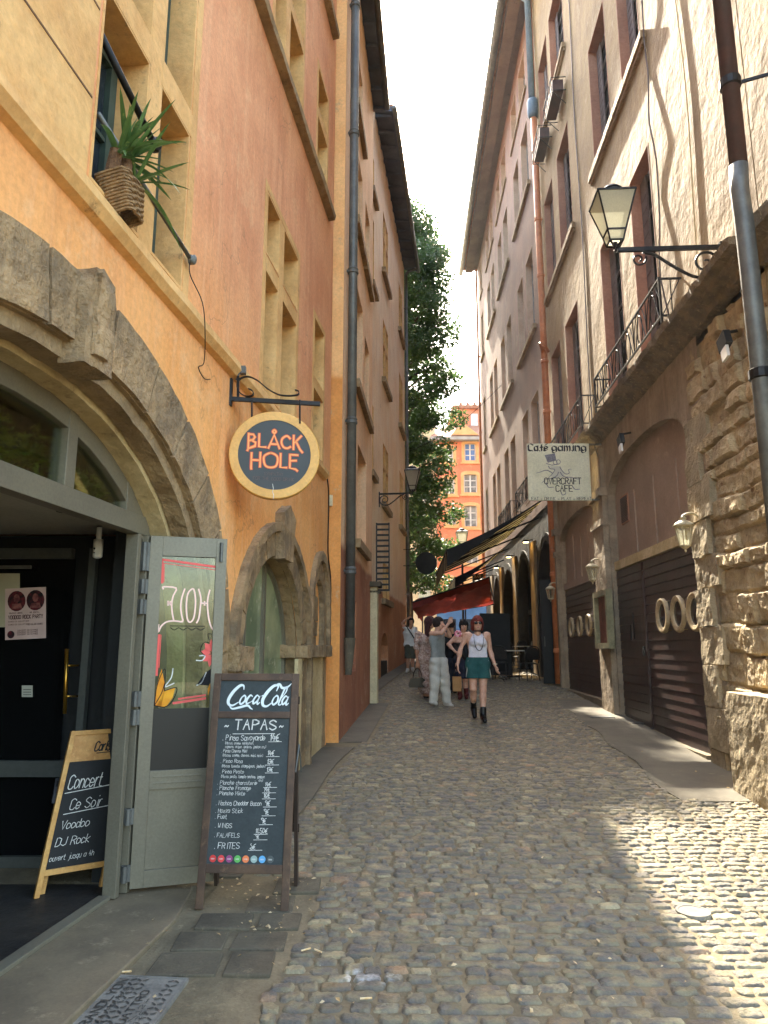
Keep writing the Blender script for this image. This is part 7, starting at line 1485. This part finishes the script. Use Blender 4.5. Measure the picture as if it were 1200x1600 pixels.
# ================================================================== CAFE TERRACE
M_AWN = mat('black_canvas', (30, 31, 31), (24, 25, 25), scale=3, fine=60, rough=.85, trans=.04); M_AWB = mat('beige_canvas', (226, 214, 178), (210, 198, 162), scale=3, fine=60, trans=.5)
def awning(s0, s1, zr_, zf, dp, lab, nst, drop=.38, sag=.0):
    t = thing('awning', lab, 'awning', R2.pt((s0 + s1) / 2, zr_, .1), 'black awnings over the cafe terrace'); n = 6
    P = lambda s, f_: R2.pt(s, zr_ + (zf - zr_) * f_ - .10 * math.sin(math.pi * f_) - sag, .1 + dp * f_)
    a, b = MB(), MB(); k = 0; ss = []; s = s0; 
    while s < s1 - .01: w = min((.55 if k % 2 == 0 else .24), s1 - s); ss.append((s, s + w, k % 2)); s += w; k += 1
    for q0, q1, c in ss:
        m = b if c else a
        for i in range(n):
            up = Vector((0, 0, .012)); A = [P(q0, i / n), P(q1, i / n), P(q1, (i + 1) / n), P(q0, (i + 1) / n)]; m.add(A + [x + up for x in A], [(0, 3, 2, 1), (4, 5, 6, 7), (0, 1, 5, 4), (2, 3, 7, 6), (1, 2, 6, 5), (3, 0, 4, 7)])
        e0, e1 = P(q0, 1), P(q1, 1); dn = Vector((0, 0, -drop)); m.add([e0, e1, e1 + dn, e0 + dn], [(0, 1, 2, 3)])
    pr = [P(s0, i / 6) for i in range(7)]; a.add(pr + [P(s0, 1) - Vector((0, 0, drop)), P(s0, .72) - Vector((0, 0, drop * .55))], [tuple(range(9))])
    a.build('black_stripe', M_AWN, t); b.build('beige_stripe', M_AWB, t); r = MB()
    r.beam(P(s0, 1), P(s1, 1), .05, .06)
    for s in (s0 + .3, (s0 + s1) / 2, s1 - .3): r.tube([R2.pt(s, zr_ - .45, .1), P(s + .3, .55) - Vector((0, 0, .12)), P(s, .98) - Vector((0, 0, .04))], .025, 6)
    r.build('folding_arm', M_DARK, t); return t
awning(S2(19.0), S2(27.6), 5.45, 4.05, 2.65, 'larger black awning with beige stripes, nearest the square sign', 0, .45)
awning(S2(28.6), S2(34), 5.2, 4.05, 1.9, 'farther black awning with beige stripes, beyond the gap with bright light', 0, .42)
# red canopy across the end of the lane
rc = thing('red_canopy', 'dark red canvas canopy with sagging folds stretched across the end of the lane', 'canopy', (3, 28, 4)); m = MB(); nx_, ny_ = 28, 10
TL = at_y(645, 941, 26.2); TR = at_y(764, 902, 26.2); FL = at_y(660, 962, 30.2); FR = at_y(772, 944, 30.2)
for j in range(ny_ + 1):
    for i in range(nx_ + 1):
        u, v = i / nx_, j / ny_; p = TL.lerp(TR, u).lerp(FL.lerp(FR, u), v); ph = u * 2.2 + v * 4.2
        p = p + Vector((0, 0, -.22 * math.sin(math.pi * v) + .13 * math.sin(ph * 5.2) * math.sin(math.pi * min(1, v + .15)) + .03 * math.sin(ph * 11))); m.v.append(tuple(p))
m.f = [(j * (nx_ + 1) + i, j * (nx_ + 1) + i + 1, (j + 1) * (nx_ + 1) + i + 1, (j + 1) * (nx_ + 1) + i) for j in range(ny_) for i in range(nx_)]
m.build('canvas', mat('red_canvas', (134, 52, 44), (114, 42, 38), scale=2, fine=40, rough=.8, trans=.35), rc, smooth=True)
m = MB(); k = len(m.v)
A_ = [TL.lerp(TR, u) for u in [i / 28 for i in range(29)]]
for i, p in enumerate(A_): m.v += [tuple(p + Vector((0, -.005, 0))), tuple(p + Vector((0, -.02, -.24 + .03 * math.sin(i * 1.7))))]
m.f = [(2 * i, 2 * i + 1, 2 * i + 3, 2 * i + 2) for i in range(28)]; B_ = [TL.lerp(FL, i / 8) for i in range(9)]; k = len(m.v)
for i, p in enumerate(B_): m.v += [tuple(p), tuple(p + Vector((-.01, 0, -.26)))]
m.f += [(k + 2 * i, k + 2 * i + 1, k + 2 * i + 3, k + 2 * i + 2) for i in range(8)]; m.build('valance', MC['red_canvas'], rc)
m = MB(); m.tube([TL, TR], .03, 8); m.tube([FL, FR], .03, 8); m.tube([TL, FL], .03, 8); m.tube([TR, FR], .03, 8)
for p in (FL, FL.lerp(FR, .6)): m.tube([Vector((p.x, p.y, zg(p.y))), p], .03, 8)
m.build('pole', M_DARK, rc)
# black notice panel and hanging signs
t = thing('notice_panel', 'large black standing panel behind the walking woman, at the cafe terrace', 'panel', gpt(775, 1062)); yq = 20.6; a, c = at_y(752, 1058, yq), at_y(796, 961, yq)
m = MB(); m.hexa((a.x, yq, a.z + .05), (c.x - a.x, 0, 0), (0, .06, 0), (0, 0, c.z - a.z)); m.build('board', M_BOARDK, t); m = MB()
for u in (.05, .95): m.beam((a.x + (c.x - a.x) * u, yq + .1, zg(yq)), (a.x + (c.x - a.x) * u, yq + .03, c.z), .05, .05)
m.build('leg', M_DARK, t)
t = thing('blade_sign', 'narrow black hanging sign with a pale ring, at the far end of the awnings', 'sign', at_y(747, 898, 29.8)); yq = 29.8; a, c = at_y(739, 931, yq), at_y(755, 897, yq); m = MB(); m.hexa((a.x, yq, a.z), (c.x - a.x, 0, 0), (0, .08, 0), (0, 0, c.z - a.z)); pnl = m.build('panel', M_BOARDK, t)
ctr = at_y(747, 915, yq - .012); rr_ = 6.5 * yq / FPX; m = MB(); m.lathe([(rr_, 0), (rr_, .02), (rr_ * .6, .02), (rr_ * .6, 0)], ctr, 20, (Vector((1, 0, 0)), Vector((0, 0, 1)), Vector((0, -1, 0)))); m.build('ring', mat('pale_ring', (186, 176, 150), fine=0), pnl); m = MB(); m.lathe([(rr_ * .5, 0), (rr_ * .5, .03)], ctr, 20, (Vector((1, 0, 0)), Vector((0, 0, 1)), Vector((0, -1, 0)))); m.build('disc', mat('dull_red_disc', (120, 62, 50), fine=0), pnl)
m = MB(); fq = lambda u, v, d: Vector((a.x, yq - .006, a.z)) + Vector((u, 0, v)); write(m, 'BAR', .08, (c.z - a.z) * .82, .10, fq, .16, width=.26); write(m, 'CAFE', .08, (c.z - a.z) * .10, .07, fq, .16, width=.26); m.build('lettering', M_AWB, pnl)
m = MB(); m.beam((c.x, yq + .04, c.z - .05), (R2.pt(29.8, 0).x, yq + .04, c.z - .05), .03, .03); m.build('arm', M_IRON, t)
t = thing('oval_sign', 'dark oval sign hanging in front of the tree at the end of the lane', 'sign', at_y(666, 897, 27.0)); yq = 27.0; c = at_y(666, 880, yq); m = MB()
k0 = yq / FPX; m.lathe([(1, -.02), (1.02, 0), (1, .02)], (0, 0, 0), 36); m.v = [tuple(c + Vector((x * 16.5 * k0, z * 1.5, y * 17.5 * k0))) for x, y, z in m.v]; m.build('panel', mat('dark_sign_back', (40, 42, 38), (32, 34, 31), scale=3), t); m = MB(); wl = Vector((L3.pt(yq, 0).x, yq, 0)); m.tube([(wl.x, yq, c.z - .1), c + Vector((-.4, 0, -.1))], .015, 6); m.tube([(wl.x, yq, c.z + .52), c + Vector((0, 0, .55)), c + Vector((0, 0, .4))], .012, 6); m.build('arm', M_IRON, t)
# lantern post in the square
lp = at_y(722, 905, 31.5); t = thing('lamp_post', 'far black lantern above the edge of the awning, in front of the orange house', 'street lamp', (lp.x, 31.5, zg(31.5)), 'lanterns on scrolled iron brackets'); top_ = at_y(722, 853, 31.5); m = MB(); m.tube([(lp.x, 31.5, zg(31.5)), (top_.x, 31.5, top_.z)], .05, 10); m.build('post', M_IRON, t); lantern_head(t, top_, .26, .5, .8)
m = MB(); A_, B_ = at_y(640, 705, 27.5), R2.pt(26.5, 11.6, .05); m.tube([A_.lerp(B_, i / 14) - Vector((0, 0, .35 * math.sin(math.pi * i / 14))) for i in range(15)], .012, 5); m.build('overhead_cable', M_IRON, None, cat='cable', label='thin cable slung across the end of the lane high up')
# uplit pillars: small wall spots
for s, z in ((S2(21.85), 4.6), (S2(26.35), 4.6), (S2(30.9), 4.6)):
    t = thing('wall_spotlight', 'lit spotlight over the %s cafe pillar under the awnings' % ('nearest' if s < 23 else 'middle' if s < 27 else 'farthest'), 'spotlight', R2.pt(s, z, .0), 'lit spotlights on the cafe pillars'); m = MB(); c = R2.pt(s, z, .22)
    m.lathe([(.09, 0), (.10, .02), (.09, .07), (.02, .08)], c, 14); m.tube([c + Vector((0, 0, .05)), R2.pt(s, z + .08, 0)], .02, 6); m.build('housing', M_DARK, t); m = MB(); m.lathe([(.082, -.004), (.082, .004)], c + Vector((0, 0, -.002)), 14); m.build('bulb', emit('warm_bulb', (255, 206, 120), 6.0), t)
    l = bpy.data.lights.new('spot_beam', 'SPOT'); l.energy = 55; l.color = (1, .66, .26); l.spot_size = R(38); l.spot_blend = .7; l.shadow_soft_size = .05; lo_ = bpy.data.objects.new('spot_beam', l); col.objects.link(lo_); lo_.location = Vector((0, 0, -.03)) + R2.n * .22; lo_.rotation_euler = Vector((-R2.n.x * .10, -R2.n.y * .10, 1)).to_track_quat('Z', 'Y').to_euler(); lo_.parent = t
b = MB()
for s in [S2(q) for q in (21.85, 26.35, 30.9, 35.2)]: b.wbox(R2, s - .38, s + .38, -.0, 4.6, -.03, .06)
b.build('pillar', mat('pillar_stone', (156, 134, 100), (134, 112, 82), scale=2.5, fine=20, bump=.5), cf)
# tables and chairs
M_RATT = mat('black_rattan', (34, 33, 32), (48, 46, 44), scale=30, fine=90, rough=.5, obj=True)
def chair_at(x, y, rz, label, first=[None]):
    if first[0]:
        t = first[0].copy(); col.objects.link(t)
        for c in list(first[0].children): q = c.copy(); col.objects.link(q); q.parent = t
    else:
        t = thing('bistro_chair', '', 'chair', (0, 0, 0), 'black rattan chairs on the cafe terrace'); first[0] = t
        b = MB(); b.lathe([(.19, .44), (.205, .45), (.205, .47), (.18, .475)], (0, 0, 0), 18); b.build('seat', M_RATT, t)
        b = MB(); P = [v3(-.2, .17, .46), v3(-.21, .2, .65), v3(-.18, .23, .82), v3(-.1, .25, .89), v3(0, .255, .905), v3(.1, .25, .89), v3(.18, .23, .82), v3(.21, .2, .65), v3(.2, .17, .46)]; b.tube(crom3(P, 4), .016, 8); b.build('back_frame', M_RATT, t)
        b = MB(); b.add([v3(-.185, .19, .55), v3(.185, .19, .55), v3(.19, .215, .68), v3(.165, .235, .80), v3(.09, .25, .875), v3(-.09, .25, .875), v3(-.165, .235, .80), v3(-.19, .215, .68)], [tuple(range(8))]); b.build('back_weave', M_RATT, t)
        for sx_, sy_ in ((-1, -1), (1, -1), (1, 1), (-1, 1)): b = MB(); b.tube([v3(.16 * sx_, .15 * sy_, .45), v3(.19 * sx_, .19 * sy_ + (.04 if sy_ > 0 else 0), 0)], [.016, .013], 8); b.build('leg', M_RATT, t)
        b = MB(); b.tube([v3(.17 * math.cos(a), .17 * math.sin(a), .2) for a in [i * math.pi / 8 for i in range(17)]], .010, 6); b.build('stretcher', M_RATT, t)
    t.location = (x, y, zg(y) + .004); t.rotation_euler = (0, 0, rz); t['label'] = label; return t
def table_at(x, y, label, first=[None]):
    if first[0]:
        t = first[0].copy(); col.objects.link(t)
        for c in list(first[0].children): q = c.copy(); col.objects.link(q); q.parent = t
    else:
        t = thing('cafe_table', '', 'table', (0, 0, 0), 'small square tables on the cafe terrace'); first[0] = t
        b = MB(); b.hexa((-.32, -.32, .72), (.64, 0, 0), (0, .64, 0), (0, 0, .03)); b.build('table_top', mat('pale_table_top', (196, 190, 176), (180, 174, 160), scale=4, rough=.25, fine=0, obj=True), t)
        b = MB(); b.tube([v3(0, 0, .03), v3(0, 0, .72)], .028, 10); b.build('column', M_IRON, t); b = MB(); b.beam((-.24, -.24, .02), (.24, .24, .02), .05, .03); b.beam((-.24, .24, .02), (.24, -.24, .02), .05, .028); b.build('base', M_IRON, t)
    t.location = (x, y, zg(y) + .004); t['label'] = label; return t
for (px, py, rz, lab) in ((827, 1064, 200, 'black rattan chair standing clear in front, back to the camera'), (783, 1062, 160, 'black rattan chair just right of the walking woman'), (800, 1050, 20, 'black rattan chair behind the front table, turned to the viewer'), (772, 1052, 250, 'black rattan chair half hidden behind the walking woman'), (812, 1044, 200, 'farther black rattan chair in the row by the pillars'), (845, 1048, 100, 'black rattan chair by the nearest cafe arch')):
    q = gpt(px, py); chair_at(q.x, q.y, R(rz), lab)
for (px, py, lab) in ((800, 1058, 'front cafe table between two rattan chairs'), (786, 1047, 'second cafe table beside the black panel'), (822, 1046, 'cafe table nearest the pillars'), (848, 1055, 'cafe table by the nearest cafe arch')):
    q = gpt(px, py); table_at(q.x, q.y, lab)
# folded dark screen by the first arch
t = thing('folding_screen', 'tall dark folding door leaf standing open beside the ochre drainpipe', 'door', R1.pt(18.3, .6, .05)); m = MB(); m.hexa(R1.pt(18.3, .58, .04), R1.n * .38, R1.t * .06, Vector((0, 0, 2.6))); m.build('leaf', M_DARK, t); m = MB(); m.tube([R1.pt(18.28, 1.5, .36), R1.pt(18.28, 1.75, .36)], .015, 6); m.build('handle', M_ZINC, t)
# ================================================================== SMALL THINGS ON THE GROUND
pl_ = gpt(1083, 1426); t = MB(); t.lathe([(.10, -.02), (.10, .012), (.085, .014), (.08, .010), (.05, .012), (.0, .012)], pl_, 24); t.build('valve_cover', MC['cast_iron'], None, cat='cover', label='small round iron cover among the sunlit cobbles', smooth=False)
for i, (px, py) in enumerate(((1005, 1130), (940, 1121))):
    q = gpt(px, py); m = MB(); m.hexa((q.x - .2, q.y - .12, q.z - .01), (.4, .02, 0), (0, .26, 0), (0, 0, .022)); m.build('drain_grate', MC['cast_iron_dark'], None, cat='grate', label=('dark iron grate in the pavement before the nearer garage', 'dark iron grate in the pavement before the farther garage')[i])
M_LITT = mat('dry_leaf', (168, 138, 92), (196, 176, 140), scale=20, fine=0, obj=True); ltr = MB(); rs = random.Random(33)
for i in range(150):
    if i < 70: q = gpt(rs.uniform(340, 520), rs.uniform(1375, 1470))
    else: q = gpt(rs.uniform(200, 1150), rs.uniform(1130, 1590))
    if q.x < xl(q.y) + .05 or q.x > xr(q.y) - .1: continue
    a = rs.uniform(0, 6.28); L = rs.uniform(.006, .02); u = Vector((math.cos(a), math.sin(a), rs.uniform(-.2, .3))) * L; w_ = Vector((-math.sin(a), math.cos(a), rs.uniform(-.2, .5))) * L * .5; p = Vector((q.x, q.y, q.z + .016)); ltr.add([p - u, p - w_, p + u, p + w_ + Vector((0, 0, L * .4))], [(0, 1, 2), (0, 2, 3)])
ltr.build('leaf_litter', M_LITT, kind='stuff')
butt = None
for i, (px, py, a) in enumerate(((478, 1488, .6), (497, 1490, 2.4), (572, 1565, .1), (548, 1458, 1.9), (196, 1523, .15))):
    q = gpt(px, py)
    if butt is None: m = MB(); m.tube([(-.028, 0, 0), (.028, 0, 0)], .0045, 8); butt = m.build('cigarette_butt', mat('butt_paper', (222, 200, 160), (206, 164, 104), scale=30, fine=0, obj=True), None); o = butt
    else: o = butt.copy(); col.objects.link(o)
    o.location = (q.x, q.y, q.z + .014); o.rotation_euler = (0, 0, a); tag(o, ['cigarette butt on the cobbles, upper one of a close pair', 'cigarette butt on the cobbles, lower one of a close pair', 'cigarette butt beside the white splashed cobble', 'pale cigarette butt alone on the cobbles above the white splash', 'cigarette butt at the edge of the iron cover'][i], 'cigarette butt', 'cigarette butts on the ground')
# ================================================================== HAZE VOLUME, ADDED TO STAND IN FOR LENS GLARE
hz = MB(); hz.hexa((-60, -40, -3), (120, 0, 0), (0, 140, 0), (0, 0, 36))
hm = bpy.data.materials.new('glare_haze'); hm.use_nodes = True; hn = hm.node_tree; hn.nodes.remove(hn.nodes['Principled BSDF'])
pv = hn.nodes.new('ShaderNodeVolumePrincipled'); pv.inputs['Color'].default_value = (.95, .96, .98, 1); pv.inputs['Density'].default_value = .0004; pv.inputs['Anisotropy'].default_value = .3
hn.links.new(pv.outputs[0], hn.nodes['Material Output'].inputs['Volume'])
hz.build('glare_haze', hm, kind='stuff')
# ================================================================== one object per separate piece of stonework
def islands(o, gap):
    me = o.data; n = len(me.vertices); par = list(range(n))
    def fd(a):
        while par[a] != a: par[a] = par[par[a]]; a = par[a]
        return a
    for e in me.edges:
        a, b_ = fd(e.vertices[0]), fd(e.vertices[1])
        if a != b_: par[a] = b_
    co = np.empty(n * 3); me.vertices.foreach_get('co', co); co = co.reshape(-1, 3); rt_ = np.array([fd(i) for i in range(n)]); ids = np.unique(rt_)
    bx = [(co[rt_ == i].min(0) - gap, co[rt_ == i].max(0) + gap, {int(i)}) for i in ids]; ch_ = True
    while ch_:
        ch_ = False; out = []
        for lo, hi, s in bx:
            for k, (l2, h2, s2) in enumerate(out):
                if (lo <= h2).all() and (l2 <= hi).all(): out[k] = (np.minimum(lo, l2), np.maximum(hi, h2), s | s2); ch_ = True; break
            else: out.append((lo, hi, s))
        bx = out
    return rt_, [s for _, _, s in bx]
def separate(o, gap=.02):
    rt_, gs = islands(o, gap)
    if len(gs) < 2: return
    me = o.data; vs = [v.co.copy() for v in me.vertices]; pl = [tuple(p.vertices) for p in me.polygons]; mats = list(me.materials); sm_ = me.polygons[0].use_smooth
    for k, s in enumerate(gs):
        mp = {}; V = []; F = []
        for p in pl:
            if int(rt_[p[0]]) in s:
                for i in p:
                    if i not in mp: mp[i] = len(V); V.append(vs[i])
                F.append(tuple(mp[i] for i in p))
        nm = bpy.data.meshes.new(o.name.split('.')[0]); nm.from_pydata(V, [], F)
        for q in mats: nm.materials.append(q)
        if sm_: nm.shade_smooth()
        if k == 0: o.data = nm
        else:
            c = bpy.data.objects.new(o.name.split('.')[0], nm); col.objects.link(c); c.parent = o.parent
            for md in o.modifiers: x = c.modifiers.new(md.name, 'BEVEL'); x.width = md.width; x.segments = md.segments; x.limit_method = md.limit_method
for o in list(col.objects):
    if o.type == 'MESH' and o.name.split('.')[0] in ('window_reveal', 'stone_surround', 'window_sill', 'pilaster', 'impost', 'threshold', 'pillar', 'arch_surround', 'lower_jamb', 'rafter', 'cafe_window', 'folding_arm', 'hinge', 'collar', 'clamp', 'sunlit', 'rear_board', 'hinge_stay', 'boots', 'shoes', 'sandals', 'eyes', 'shutter', 'porch_wall', 'bag_handle', 'planter', 'black_stripe', 'beige_stripe', 'frame', 'valance', 'counter', 'leg', 'pole', 'shop_interior', 'painted_leaf', 'arm', 'portrait', 'portrait_disc', 'window_surround', 'ledge', 'lantern_frame', 'inner_door', 'door_bolt', 'panel_rib', 'painted_border', 'painted_outline', 'painted_sprig', 'painted_letters', 'door_handle'):
        separate(o, .012)
